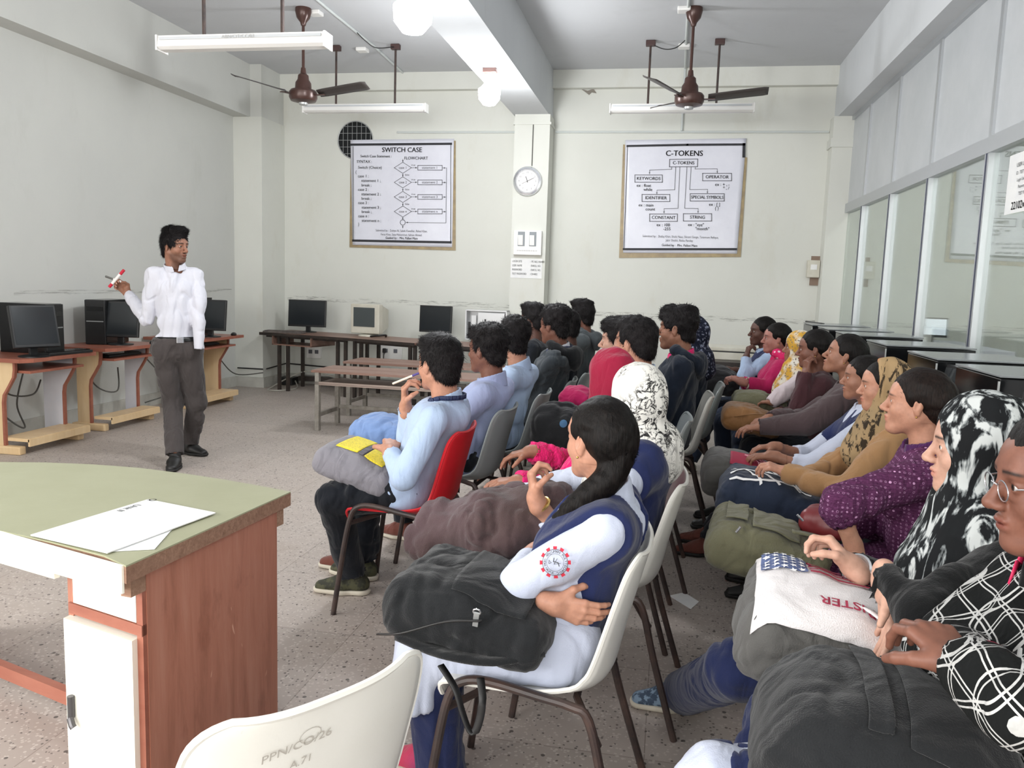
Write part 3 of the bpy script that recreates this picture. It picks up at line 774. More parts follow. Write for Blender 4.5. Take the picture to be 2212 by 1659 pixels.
def tower(c, yaw, dims, label, group='black computer towers', top=None):
    """front faces local -Y"""
    w_, d, h = dims; root = empty('computer_tower', c, yaw, label, 'computer', group)
    def pp(mb, nm, m, sm=False): o = mb.build(nm, m, smooth=sm); o.parent = root; return o
    pp(MB().box((0, 0, h/2), (w_, d, h), bev=.004), 'case', M['blackgloss'])
    pp(MB().box((0, -d/2-.008, h/2), (w_-.004, .018, h-.006), bev=.004), 'front_bezel', M['black'])
    pp(MB().box((0, -d/2-.019, h*.80), (w_*.8, .004, .04)), 'drive_bay', M['blackgloss'])
    pp(MB().box((0, -d/2-.019, h*.52), (w_*.82, .004, .008)), 'bezel_groove', M['steel'])
    return root
def keyboard(c, yaw, label, m=None, L=.44):
    root = empty('keyboard', c, yaw, label, 'keyboard', 'keyboards')
    o = MB().box((0, 0, .012), (L, .15, .022), bev=.004).build('keyboard_body', m or M['black']); o.parent = root
    b = MB(); kw = (L-.03)/18
    for r_ in range(5):
        for k in range(18): b.box((-L/2+.015+kw*(k+.5), -.052+.026*r_, .026), (kw*.82, .02, .008))
    o = b.build('keys', M['blackgloss'] if m is None else m); o.parent = root; o['kind'] = 'stuff'
    return root
def mouse(c, yaw, label):
    root = MB().lathe([(0, 0), (.03, 0), (.033, .012), (.025, .027), (.01, .034), (0, .035)], mx=Matrix.Diagonal((.95, 1.7, 1, 1)), seg=20).build('mouse', M['black'], smooth=True)
    root.location = c; root.rotation_euler = (0, 0, yaw); return tag(root, label, 'mouse', 'mice')
tz = .75
tA = tower((-5.09, 5.80, tz), R(90), (.19, .42, .40), 'black computer tower with small white label at the far left')
lb = MB().box((-.097, .08, .335), (.003, .07, .035)).build('sticker', M['paper']); lb.parent = tA
monitor((-4.80, 5.50, tz), R(66), .34, .33, 'black monitor tilted back on the left table nearest the camera', 14)
keyboard((-4.79, 5.80, tz), R(84), 'black keyboard at the front edge of the nearest left table')
tower((-5.19, 6.86, tz), R(10), (.19, .42, .41), 'black computer tower seen front on left of the teacher')
monitor((-4.97, 6.73, tz), R(12), .37, .33, 'black monitor just behind the raised hand of the teacher', 10)
mouse((-4.80, 6.98, tz), R(20), 'black mouse on the table edge beside the teacher')
keyboard((-4.98, 6.72, tz-.10), R(88), 'black keyboard on the pull out tray behind the teacher')
tower((-5.12, 8.22, tz), R(8), (.19, .42, .41), 'black computer tower half hidden behind the teacher on the right')
monitor((-4.84, 8.02, tz), R(6), .38, .33, 'black monitor on the furthest left table right of the teacher', 8)
mouse((-4.76, 8.38, tz), R(20), 'black mouse on the furthest left table')
keyboard((-4.95, 8.05, tz-.10), R(88), 'black keyboard on the tray of the furthest left table')
# power strip and loose cables under the left tables
tag(MB().box((-5.38, 5.75, .60), (.04, .5, .05)).build('power_strip', M['black']), 'black power strip on the wall under the nearest left table', 'power strip')
for i, pts in enumerate(([(-5.30, 5.6, .6), (-5.2, 5.65, .42), (-5.1, 5.8, .40), (-5.15, 5.95, .5)], [(-5.35, 5.5, .5), (-5.2, 5.6, .25), (-5.1, 5.7, .14), (-5.3, 5.85, .3), (-5.36, 6.0, .55)], [(-5.3, 6.6, .6), (-5.2, 6.7, .35), (-5.1, 6.85, .3), (-5.2, 7.0, .5)], [(-5.3, 7.5, .6), (-5.15, 7.7, .3), (-5.0, 7.6, .2), (-5.2, 7.4, .1)], [(-5.3, 8.6, .7), (-5.2, 8.8, .45), (-5.15, 9.1, .22), (-5.0, 9.5, .2)])):
    pipe('cable', curve_pts(pts), .007, M['wire'], ['grey cable looping under the nearest left table', 'long grey cable hanging to the floor under the nearest left table', 'grey cable under the middle left table', 'grey cable behind the legs of the teacher', 'grey cable trailing to the left pillar'][i], 'cable')
pipe('cable', [(-5.02, 9.54, .24), (XL+.05, 9.54, .24)], .009, M['wire_black'], 'black cable along the foot of the left pillar', 'cable')
pipe('cable', [(-5.0, 9.6, .24), (-5.0, 10.15, .26), (-3.9, 10.16, .22)], .009, M['wire_black'], 'black cable low on the back wall behind the long table', 'cable')

# ---- long tables at the back wall
zb = .72
def back_table(pA, pB, label, d=.62, legs=((.08, .16), (.86, .94))):
    A = onz(*pA, zb); B = onz(*pB, zb); x = (B-A); L = x.length; x.normalize(); y = Vector((-x.y, x.x, 0))
    rz = math.atan2(x.y, x.x); root = empty('lab_table', (A.x, A.y, 0), rz, label, 'table', 'long lab tables at the back wall')
    def pp(mb, nm, m, sm=False): o = mb.build(nm, m, smooth=sm); o.parent = root; return o
    pp(MB().box2((0, 0, zb-.025), (L, d, zb)), 'table_top', M['bench_top'])
    pp(MB().box2((0, -.004, zb-.035), (L, .012, zb-.001)), 'front_edge', M['steel_dark'])
    for f in [v for pr in legs for v in pr]:
        u = f*L
        pp(MB().box2((u-.018, .04, 0), (u+.018, .075, zb-.03)), 'leg', M['steel_dark'])
    for f in (legs[0][0], legs[1][1]):
        pp(MB().box2((f*L-.018, d-.12, 0), (f*L+.018, d-.085, zb-.03)), 'leg', M['steel_dark'])
    pp(MB().box2((.05*L, .05, zb-.06), (.95*L, .08, zb-.03)), 'cross_rail', M['steel_dark'])
    return root, L
bt, L1 = back_table((560, 717), (752, 730), 'long brown lab table at the back wall left part under the flat monitor', legs=((.2, .30), (.86, .945)))
def pp2(mb, nm, m, root, sm=False): o = mb.build(nm, m, smooth=sm); o.parent = root; return o
pp2(MB().box2((.18, .02, zb-.15), (.78, .42, zb-.135)), 'keyboard_shelf', M['bench_top'], bt)
pp2(MB().box2((.76, .02, zb-.15), (.78, .5, zb-.03)), 'shelf_side', M['bench_top'], bt)
pp2(MB().box2((.18, .02, zb-.15), (.20, .42, zb-.03)), 'shelf_side', M['bench_top'], bt)
back_table((752, 730), (895, 741), 'long brown lab table at the back wall middle part under the beige monitor', legs=((.06, .16), (.90, .97)))
back_table((900, 741), (1120, 757), 'long brown lab table at the back wall right part under the open white case', legs=((.04, .12), (.9, .96)))
m1 = at(664, 712, 9.75)
monitor((m1.x, 9.75, zb), R(2), .50, .34, 'wide black monitor at the left end of the back table', 4)
keyboard((at(618, 712, 9.5).x, 9.45, zb), R(3), 'dusty dark keyboard on the back table before the wide monitor', mottled('dusty keyboard', '#6d6560', '#514b48', 20, .7, .1), .5)
m2 = at(941, 715, 9.75)
monitor((m2.x, 9.75, zb), R(-9), .43, .33, 'black monitor on the back table right of the beige one', 3)
# CRT
m3 = at(792, 716, 9.55)
root = empty('crt_monitor', (m3.x, 9.55, zb), R(-8), 'bulky beige tube monitor in the middle of the back table', 'monitor')
pp2(MB().box((0, 0, .215), (.39, .10, .36), bev=.012), 'front_bezel', M['beige'], root)
b = MB(); r0 = [(-.185, .05, .04), (.185, .05, .04), (.185, .05, .38), (-.185, .05, .38)]; r1 = [(-.11, .36, .10), (.11, .36, .10), (.11, .36, .32), (-.11, .36, .32)]
va = [b.bm.verts.new(p) for p in r0]; vb = [b.bm.verts.new(p) for p in r1]; b.bm.faces.new(va[::-1]); b.bm.faces.new(vb)
for i in range(4): b.bm.faces.new((va[i], va[(i+1) % 4], vb[(i+1) % 4], vb[i]))
pp2(b, 'rear_housing', M['beige'], root)
pp2(MB().box((-.01, -.051, .235), (.29, .006, .235), bev=.002), 'screen', M['crtglass'], root)
pp2(MB().lathe([(0, 0), (.13, 0), (.12, .02), (.06, .03), (0, .035)], (0, .05, 0)), 'swivel_foot', M['beige'], root, True)
pipe('cable', curve_pts([(m3.x+.1, 9.42, zb+.01), (m3.x+.2, 9.38, zb+.025), (m3.x+.28, 9.45, zb+.03), (m3.x+.25, 9.55, zb+.01)]), .012, M['wire_black'], 'black cable bunch on the table beside the beige monitor', 'cable')
# open white PC chassis
m4 = at(1050, 735, 9.75)
root = empty('computer_case', (m4.x, 9.80, zb), R(-2), 'open white computer chassis lying on its side on the back table', 'computer')
w_, h_, d_ = .52, .37, .16; wt = mat('zinc chassis', '#d9dadb', .4, .25)
b = MB(); t = .014
for a, c in (((-w_/2, -d_/2, 0), (w_/2, d_/2, t)), ((-w_/2, -d_/2, h_-t), (w_/2, d_/2, h_)), ((-w_/2, -d_/2, 0), (-w_/2+t, d_/2, h_)), ((w_/2-t, -d_/2, 0), (w_/2, d_/2, h_)), ((-w_/2, d_/2-.01, 0), (w_/2, d_/2, h_))): b.box2(a, c)
pp2(b, 'chassis', wt, root)
pp2(MB().box2((-w_/2+.15, -d_/2+.01, .04), (w_/2-.03, -d_/2+.022, h_-.03), bev=.01), 'mounting_plate', wt, root)
pp2(MB().box2((-.02, -d_/2+.004, .03), (.0, -d_/2+.012, .26)), 'slot', M['black'], root)
pp2(MB().box2((-w_/2+.03, -d_/2+.02, .02), (-w_/2+.06, -d_/2+.03, .22)), 'drive_slot', M['black'], root)
pp2(MB().box2((-w_/2+.07, -d_/2+.03, .18), (-w_/2+.13, -d_/2+.05, .30)), 'drive_cage', wt, root)
# socket boards under the back tables
for px, py, w_, h_, lab in ((846, 762, .30, .24, 'white socket board with a black plug under the middle back table'), (680, 762, .20, .14, 'white socket board under the left back table')):
    s0 = at(px, py, 10.19); root = empty('socket_board', (s0.x, 10.19, s0.z), 0, lab, 'socket board', 'wall socket boards')
    pp2(MB().box((0, -.02, 0), (w_, .04, h_), bev=.005), 'plate', M['white_enamel'], root)
    for k in (-1, 1): pp2(MB().box((k*w_*.22, -.042, h_*.12), (.05, .006, .05)), 'socket', M['inkgrey'], root)
    if w_ > .25:
        pp2(MB().box((-.08, -.06, .03), (.04, .04, .06), bev=.008), 'plug', M['black'], root)
        pp2(MB().tube(curve_pts([(-.08, -.07, 0), (-.085, -.07, -.06), (-.09, -.05, -.14)]), .006), 'plug_cord', M['wire_black'], root, True)
tag(MB().box2((-5.0, 9.9, 0), (-4.8, 10.1, .10), bev=.01).build('power_supply', M['black']), 'small black power box on the floor beside the left pillar', 'power box')
pipe('cable', curve_pts([(-4.8, 10.0, .05), (-4.6, 9.6, .01), (-4.75, 9.3, .012), (-4.9, 9.5, .012), (-4.6, 9.9, .2), (-4.2, 10.0, .12), (-3.7, 10.05, .1)]), .009, mat('pale cable', '#a9a69c', .5), 'pale tangled cable on the floor under the back table', 'cable')
tag(MB().box2((-4.75, 9.98, .06), (-2.5, 10.1, .12)).build('cable_tray', M['steel_dark']), 'dark metal foot rail along the floor below the back tables', 'rail')

# ---- school benches in front of the back tables
def bench(x0, y0, L, label):
    root = empty('school_bench', (x0, y0, 0), R(-1.5), label, 'bench', 'low wooden school benches')
    H, D = .57, .50
    for i in range(2): pp2(MB().box2((-.04, i*.25+.003, H-.022), (L+.04, i*.25+.247, H)), 'top_board', M['bench_top'], root)
    pp2(MB().box2((0, 0, H-.125), (L, .02, H-.105)), 'book_shelf_lip', M['bench_edge'], root)
    pp2(MB().box2((0, 0, H-.135), (L, D-.02, H-.12)), 'book_shelf', M['bench_edge'], root)
    for x in (0, L-.04):
        for y in (.0, D-.06): pp2(MB().box2((x, y, 0), (x+.04, y+.045, H-.02)), 'leg', M['paint_grey'], root)
        pp2(MB().box2((x+.01, .03, .13), (x+.03, D-.03, .165)), 'side_rail', M['paint_grey'], root)
    pp2(MB().box2((0, D-.045, .15), (L, D-.02, .185)), 'foot_rail', M['paint_grey'], root)
    return root
bench(-3.2, 7.07, 1.65, 'brown topped school bench with grey legs nearest the seated boys')
bench(-3.25, 7.95, 1.65, 'brown topped school bench standing between the nearest bench and the back tables')

# ---- shell chairs
def shell_chair(loc, rz, m, label, s=1.0, group='plastic shell chairs', legs=True):
    """faces local +X, seat height .44"""
    root = empty('shell_chair', loc, rz, label, 'chair', group)
    # profile x,z,halfwidth,edge raise
    prof = [(.235, .405, .17, .0), (.235, .435, .195, .004), (.21, .447, .205, .01), (.10, .440, .215, .022), (0, .432, .22, .034), (-.10, .434, .218, .05), (-.155, .452, .213, .06), (-.185, .49, .208, .058), (-.20, .55, .207, .05), (-.215, .62, .210, .045), (-.235, .70, .212, .042), (-.25, .76, .205, .038), (-.258, .79, .185, .03), (-.262, .80, .15, .022)]
    cr = curve_pts([(p[0], p[1], p[2]) for p in prof], 3); ce = curve_pts([(p[3], 0, 0) for p in prof], 3); prof = [(a.x, a.y, a.z, e_.x) for a, e_ in zip(cr, ce)]
    b = MB(); n = 18; rows = []
    for i, (x, z, hw, er) in enumerate(prof):
        t = Vector((prof[min(i+1, len(prof)-1)][0]-prof[max(i-1, 0)][0], prof[min(i+1, len(prof)-1)][1]-prof[max(i-1, 0)][1])).normalized()
        nx, nz = t.y, -t.x            # towards the sitter
        if i < 6: nx, nz = 0, 1
        row = []
        for k in range(n+1):
            u = -1+2*k/n; e = abs(u)**3*er
            row.append(b.bm.verts.new((x+nx*e, u*hw, z+nz*e)))
        rows.append(row)
    for A, B in zip(rows, rows[1:]):
        for k in range(n): b.bm.faces.new((A[k], A[k+1], B[k+1], B[k]))
    rows_last = [type('q', (), {'co': v.co.copy()}) for v in rows[-1]]
    sh = b.build('seat_shell', m, smooth=True); sh.parent = root
    md = sh.modifiers.new('thick', 'SOLIDIFY'); md.thickness = .009; md.offset = 0
    b = MB()
    edge = [(rows_x, ) for rows_x in ()]
    pr1 = []
    for sgn in (-1, 1):
        for (x, z, hw, er) in (prof if sgn < 0 else prof[::-1]):
            i = [p for p in prof].index((x, z, hw, er))
            t = Vector((prof[min(i+1, len(prof)-1)][0]-prof[max(i-1, 0)][0], prof[min(i+1, len(prof)-1)][1]-prof[max(i-1, 0)][1])).normalized()
            nx, nz = (t.y, -t.x) if i > 5 else (0, 1)
            pr1.append((x+nx*er, sgn*hw, z+nz*er))
    h_ = len(pr1)//2; lastv = [tuple(v.co) for v in rows_last]; pr1 = pr1[:h_]+lastv[1:-1]+pr1[h_:]
    b.tube(pr1, .0065, 6)
    pp2(b, 'rolled_rim', m, root, True)
    for sg in (-1, 1):
        y = sg*.235
        tb = MB().tube(curve_pts([(.265, y+sg*.03, 0), (.225, y+sg*.012, .30), (.20, y, .435), (.165, y, .478), (.10, y, .485), (-.02, y, .465), (-.10, y, .45), (-.145, y, .42), (-.19, y+sg*.01, .26), (-.27, y+sg*.03, 0)], 4), .0115, 10)
        pp2(tb, 'leg_frame', M['rust'], root, True)
    pp2(MB().tube([(-.17, -.235, .36), (-.10, -.10, .405), (-.10, .10, .405), (-.17, .235, .36)], .010).tube([(.21, -.235, .40), (.12, -.12, .415), (.12, .12, .415), (.21, .235, .40)], .010), 'cross_brace', M['rust'], root, True)
    root.scale = (s, s, s); return root
# ================================================================== ORGANIC SHAPES: signed distance fields turned into meshes
_rng = np.random.RandomState(3); _lat = _rng.rand(32, 32, 32).astype(np.float32)
def vnoise(P, f, seed=0):
    q = P*f+seed*7.31; i = np.floor(q).astype(int); t = q-i; t = t*t*(3-2*t); r = 0
    for dx in (0, 1):
        for dy in (0, 1):
            for dz in (0, 1):
                wt = (t[:, 0] if dx else 1-t[:, 0])*(t[:, 1] if dy else 1-t[:, 1])*(t[:, 2] if dz else 1-t[:, 2])
                r = r+wt*_lat[(i[:, 0]+dx) % 32, (i[:, 1]+dy) % 32, (i[:, 2]+dz) % 32]
    return r*2-1
def A3(v): return np.array([v[0], v[1], v[2]], float)
def nrmz(v): v = A3(v); return v/max(1e-9, np.linalg.norm(v))

class SDF:
    def __init__(s, lo, hi, h):
        s.h = h; s.lo = A3(lo); s.n = np.maximum(4, np.ceil((A3(hi)-s.lo)/h).astype(int)+1)
        s.V = np.full(s.n, .5, np.float32); s.ax = [s.lo[i]+h*np.arange(s.n[i]) for i in range(3)]
        s.R = np.eye(3); s.t = np.zeros(3); s.sc = 1.0
    def frame(s, R_=None, t=None, sc=1.0):
        s.R = np.eye(3) if R_ is None else np.array(R_); s.t = np.zeros(3) if t is None else A3(t); s.sc = sc
    def W(s, p): return s.R @ (A3(p)*s.sc)+s.t
    def blk(s, lo, hi):
        a = np.clip(np.floor((lo-s.lo)/s.h).astype(int), 0, s.n); b = np.clip(np.ceil((hi-s.lo)/s.h).astype(int)+1, 0, s.n)
        if (b-a).min() <= 0: return None, None
        sl = tuple(slice(a[i], b[i]) for i in range(3))
        G = np.stack(np.meshgrid(*[s.ax[i][sl[i]] for i in range(3)], indexing='ij'), -1)
        return sl, G
    def put(s, sl, d, k, mode):
        v = s.V[sl]
        if mode == 'u':
            if k > 0: h = np.maximum(k-np.abs(v-d), 0)/k; r = np.minimum(v, d)-h*h*k*.25
            else: r = np.minimum(v, d)
        elif mode == 's':
            d = -d; h = np.maximum(k-np.abs(v-d), 0)/max(k, 1e-6); r = np.maximum(v, d)+h*h*k*.25
        s.V[sl] = r
    def cap(s, a, b, r1, r2=None, k=.02, sq=None, mode='u'):
        r2 = r1 if r2 is None else r2; a = s.W(a); b = s.W(b); r1 *= s.sc; r2 *= s.sc; rm = max(r1, r2)*(sq[1] if sq else 1)+k+s.h*2
        sl, G = s.blk(np.minimum(a, b)-rm, np.maximum(a, b)+rm)
        if sl is None: return s
        if sq:
            n = s.R @ nrmz(sq[0]); f = 1/sq[1]-1
            G = G+(G@n)[..., None]*n*f; a = a+(a@n)*n*f; b = b+(b@n)*n*f
        ab = b-a; L = max(ab@ab, 1e-9); t = np.clip(((G-a)@ab)/L, 0, 1)
        d = np.linalg.norm(G-a-t[..., None]*ab, axis=-1)-(r1+(r2-r1)*t)
        s.put(sl, d.astype(np.float32), k, mode); return s
    def ell(s, c, r, k=.02, rot=None, mode='u'):
        c = s.W(c); r = A3(r)*s.sc; rr = s.R if rot is None else s.R @ np.array(rot); ex = (np.abs(rr)@r)+k+s.h*2
        sl, G = s.blk(c-ex, c+ex)
        if sl is None: return s
        q = (G-c)@rr; k0 = np.linalg.norm(q/r, axis=-1); k1 = np.linalg.norm(q/(r*r), axis=-1)+1e-9
        s.put(sl, (k0*(k0-1)/k1).astype(np.float32), k, mode); return s
    def box(s, c, hf, rad=.01, k=.01, rot=None, mode='u'):
        c = s.W(c); hf = A3(hf)*s.sc; rr = s.R if rot is None else s.R @ np.array(rot); ex = (np.abs(rr)@hf)+k+s.h*2+rad
        sl, G = s.blk(c-ex, c+ex)
        if sl is None: return s
        q = np.abs((G-c)@rr)-(hf-rad)
        d = np.linalg.norm(np.maximum(q, 0), axis=-1)+np.minimum(q.max(-1), 0)-rad
        s.put(sl, d.astype(np.float32), k, mode); return s
    def half(s, p, n, k=0.0, local=True):
        """cut away the side n points to"""
        p = s.W(p) if local else A3(p); n = s.R @ nrmz(n) if local else nrmz(n)
        d = (s.ax[0]-p[0])[:, None, None]*n[0]+(s.ax[1]-p[1])[None, :, None]*n[1]+(s.ax[2]-p[2])[None, None, :]*n[2]
        v = s.V
        if k > 0: h = np.maximum(k-np.abs(v-d), 0)/k; s.V = (np.maximum(v, d)+h*h*k*.25).astype(np.float32)
        else: s.V = np.maximum(v, d).astype(np.float32)
        return s
    def net(s):
        V = s.V.copy(); V[0] = V[-1] = .5; V[:, 0] = V[:, -1] = .5; V[:, :, 0] = V[:, :, -1] = .5
        S = V < 0
        cs = [(i, j, k) for i in (0, 1) for j in (0, 1) for k in (0, 1)]
        nx, ny, nz = V.shape
        def sub(A, c): return A[c[0]:nx-1+c[0], c[1]:ny-1+c[1], c[2]:nz-1+c[2]]
        cnt = sum(sub(S, c).astype(np.int8) for c in cs); act = np.argwhere((cnt > 0) & (cnt < 8))
        if len(act) == 0: return np.zeros((0, 3)), np.zeros((0, 4), int), np.zeros((0, 3))
        acc = np.zeros((len(act), 3)); num = np.zeros(len(act))
        vals = {c: V[act[:, 0]+c[0], act[:, 1]+c[1], act[:, 2]+c[2]] for c in cs}
        for c in cs:
            for a in range(3):
                if c[a] == 0:
                    d = list(c); d[a] = 1; d = tuple(d); v0, v1 = vals[c], vals[d]; m = (v0 < 0) != (v1 < 0)
                    t = np.where(m, v0/np.where(m, v0-v1, 1), 0)
                    p = np.array(c, float)[None].repeat(len(act), 0); p[:, a] = t
                    acc[m] += p[m]; num[m] += 1
        P = s.lo+(act+acc/num[:, None])*s.h
        idx = np.full((nx-1, ny-1, nz-1), -1); idx[act[:, 0], act[:, 1], act[:, 2]] = np.arange(len(act))
        F = []
        for a in range(3):
            u, w_ = (a+1) % 3, (a+2) % 3
            sl0 = [slice(1, -1)]*3; sl0[a] = slice(0, -1); sl1 = list(sl0); sl1[a] = slice(1, None)
            s0 = S[tuple(sl0)]; s1 = S[tuple(sl1)]; e = np.argwhere(s0 != s1)
            if len(e) == 0: continue
            sg = s0[e[:, 0], e[:, 1], e[:, 2]]; off = np.array([1, 1, 1]); off[a] = 0; e = e+off
            def g(du, dw):
                q = e.copy(); q[:, u] -= du; q[:, w_] -= dw; return idx[q[:, 0], q[:, 1], q[:, 2]]
            f = np.stack([g(1, 1), g(0, 1), g(0, 0), g(1, 0)], 1); f[~sg] = f[~sg][:, ::-1]; F.append(f)
        F = np.concatenate(F); F = F[(F >= 0).all(1)]
        g0 = np.clip(np.round((P-s.lo)/s.h).astype(int), 1, s.n-2); N = np.zeros_like(P)
        for a in range(3):
            p = g0.copy(); p[:, a] += 1; m = g0.copy(); m[:, a] -= 1
            N[:, a] = s.V[p[:, 0], p[:, 1], p[:, 2]]-s.V[m[:, 0], m[:, 1], m[:, 2]]
        N /= np.linalg.norm(N, axis=1)[:, None]+1e-9
        return P, F, N

def relax(P, F, it=1, lam=.5):
    for _ in range(it):
        acc = np.zeros_like(P); n = np.zeros(len(P))
        for i in range(4):
            a, b = F[:, i], F[:, (i+1) % 4]
            np.add.at(acc, a, P[b]); np.add.at(acc, b, P[a]); np.add.at(n, a, 1); np.add.at(n, b, 1)
        P = P+(acc/np.maximum(n, 1)[:, None]-P)*lam
    return P

def folds(P, N, amp, f=9, seed=0, stretch=(1, 1, .45), sharp=True):
    """cloth creases: ridged, warped noise pushed along the normal"""
    Q = P*np.array(stretch); wv = np.stack([vnoise(Q, f*.5, seed+1), vnoise(Q, f*.5, seed+2), vnoise(Q, f*.5, seed+3)], 1)*.05
    n = vnoise(Q+wv, f, seed); n2 = vnoise(Q[:, [1, 2, 0]]+wv, f*1.7, seed+8)
    r = np.clip(n*.7-1.5*np.exp(-(n/.22)**2)+.5-.9*np.exp(-(n2/.20)**2), -1.0, 1.2)
    m = np.clip(vnoise(P, 4.0, seed+5)*.9+.6, .1, 1.3)
    return P+N*(amp*r*m)[:, None]

def np_mesh(name, P, F, mats, parent=None, col=None, origin=None, mi=None):
    me = bpy.data.meshes.new(name); n = len(P); m = len(F)
    if origin is not None: P = P-A3(origin)
    me.vertices.add(n); me.vertices.foreach_set('co', P.astype(np.float32).ravel())
    me.loops.add(m*4); me.loops.foreach_set('vertex_index', F.astype(np.int32).ravel())
    me.polygons.add(m); me.polygons.foreach_set('loop_start', np.arange(0, m*4, 4, dtype=np.int32)); me.polygons.foreach_set('loop_total', np.full(m, 4, np.int32))
    if mi is not None: me.polygons.foreach_set('material_index', mi.astype(np.int32))
    me.polygons.foreach_set('use_smooth', np.ones(m, bool))
    me.update(calc_edges=True); me.validate()
    if col is not None:
        a = me.color_attributes.new('tint', 'FLOAT_COLOR', 'POINT'); c = np.ones((n, 4), np.float32); c[:, :3] = col
        a.data.foreach_set('color', c.ravel())
    return link_mesh(name, me, mats, parent)
def merge(parts):
    P, F, C, o = [], [], [], 0
    for p, f, c in parts:
        if len(p) == 0: continue
        P.append(p); F.append(f+o); C.append(c); o += len(p)
    return np.concatenate(P), np.concatenate(F), np.concatenate(C)

# ---- materials that read the tint attribute
def attrmat(name, rough=.5, sss=0.0, bump=.08, bs=220, spec=.35, bd=.001):
    m = mat(name, '#ffffff', rough, spec=spec); t = NT(m); a = t.add('ShaderNodeVertexColor'); a.layer_name = 'tint'; t.base(t.mix(t.ramp(t.noise(t.coord(), 55, 4, .6), [(.35, 0.0), (.7, .22)]), a.outputs[0], '#6a3a30', 'MULTIPLY') if name == 'skin' else a.outputs[0])
    if sss: t.bs.inputs['Subsurface Weight'].default_value = sss; t.bs.inputs['Subsurface Radius'].default_value = (.012, .005, .003); t.bs.inputs['Subsurface Scale'].default_value = 1
    t.bump(t.noise(t.coord(), bs, 3), bump, bd); return m
M['skin'] = attrmat('skin', .5, .12)
M['eye'] = attrmat('eye', .12, 0, 0)
def hairmat(name, c1, c2, rough=.42, st=(30, 30, 4)):
    m = mat(name, c1, rough, spec=.14); t = NT(m)
    n = t.noise(t.coord(scale=st), 6, 5, .6, .8); t.base(t.ramp(n, [(.35, c1), (.7, c2)])); t.bump(n, .5, .006)
    return m
M['hair'] = hairmat('black hair', '#080707', '#191412', .5)
M['hair_curl'] = hairmat('tousled black hair', '#0d0c0d', '#262223', .5, (40, 40, 34))
M['hair_brown'] = hairmat('dark brown hair', '#0e0a09', '#241a16', .5)

SK = {'fair': '#c49a86', 'light': '#b88770', 'tan': '#9a6d58', 'brown': '#7a5142', 'dark': '#583a30', 'rosy': '#a9766a'}
def skincol(k): return np.array(lin(SK[k])[:3])

EYEX, EYEY, EYEZ = .0745, .0315, .004
def head_sdf(sd, male=True, open_mouth=False):
    e = sd.ell; c = sd.cap
    e((-.014, 0, .036), (.096, .0755, .088), 0)
    e((.030, 0, -.018), (.058, .0605, .088), .03)
    e((.045, 0, .042), (.044, .060, .046), .02)
    for s_ in (-1, 1):
        c((-.008, s_*.052, -.048), (.060, s_*.016, -.097), .020, .017, .03)     # jaw
        e((.052, s_*.040, -.030), (.026, .020, .022), .025)                      # cheek
        e((.0955, s_*.0315, .004), (.016, .0165, .0125), .014, mode='s')          # socket
    c((.079, -.034, .027), (.079, .034, .027), .0115, .0115, .014)              # brow
    e((.074, 0, -.100), (.021, .022, .018), .02)                                 # chin
    e((.076, 0, -.062), (.020, .027, .022), .02)                                 # muzzle
    c((.086, 0, .016), (.111, 0, -.026), .0075, .0105, .012)                     # nose bridge
    e((.110, 0, -.030), (.0125, .0115, .0105), .008)
    for s_ in (-1, 1):
        e((.100, s_*.0125, -.034), (.0105, .0075, .008), .006)
        e((.105, s_*.0065, -.041), (.006, .0035, .004), .002, mode='s')
    dz = .006 if open_mouth else 0
    c((.0935, -.017, -.0585), (.0935, .017, -.0585), .0055, .0055, .005); e((.0985, 0, -.0575), (.006, .012, .0058), .005)
    c((.0905, -.015, -.071-dz), (.0905, .015, -.071-dz), .006, .006, .005); e((.094, 0, -.0705-dz), (.007, .012, .0062), .005)
    e((.1005, 0, -.0645-dz/2), (.010, .023, .0014+dz*.7), .002, mode='s')
    for s_ in (-1, 1):                                                          # lids, ears
        e((EYEX, s_*EYEY, EYEZ), (.0150, .0160, .0140), .004)
        e((EYEX+.0125, s_*EYEY, EYEZ-.0005), (.011, .0125, .0050), .0015, mode='s')
        ry = np.array(Matrix.Rotation(s_*R(18), 3, 'Z') @ Matrix.Rotation(R(-12), 3, 'Y'))
        e((-.010, s_*.0785, .000), (.0175, .0085, .0315), .008, rot=ry)
        e((-.005, s_*.0875, .004), (.0095, .0055, .019), .003, rot=ry, mode='s')
        e((-.010, s_*.0775, -.028), (.008, .006, .009), .006)

def head_tint(L, base, lipc, male, beard=0, brow=1.0, blush=0):
    """L: points in head coordinates"""
    C = np.tile(base, (len(L), 1)); x, y, z = L.T; ay = np.abs(y)
    def mixin(w_, c):
        w_ = np.clip(w_, 0, 1)[:, None]; C[:] = C*(1-w_)+np.array(c)*w_
    sm = lambda v, a, b: np.clip((v-a)/(b-a), 0, 1)
    front = sm(x, .04, .07)
    mixin(.20*np.exp(-((z+.0)/.02)**2-((ay-.03)/.022)**2)*front, base*.55)          # darker around the eyes
    if beard:
        wb = sm(-z, .035, .062)*sm(x, -.01, .02)*sm(-z+x*.5, .02, .05); wm = np.exp(-((z+.047)/.006)**2-(ay/.022)**4)*front
        mixin(beard*np.maximum(wb*.9, wm), [.02, .014, .012])
    mixin(np.exp(-((z+.064)/.0095)**4-(ay/.0225)**4)*sm(x, .085, .091)*.9, lipc)
    zb = .0275+.10*(ay-.018)-3.2*(ay-.03).clip(0)**2*3
    mixin(brow*np.exp(-((z-zb)/(.0035 if not male else .0048))**2)*sm(ay, .010, .015)*(1-sm(ay, .048, .058))*sm(x, .05, .06), [.012, .009, .008])
    return C

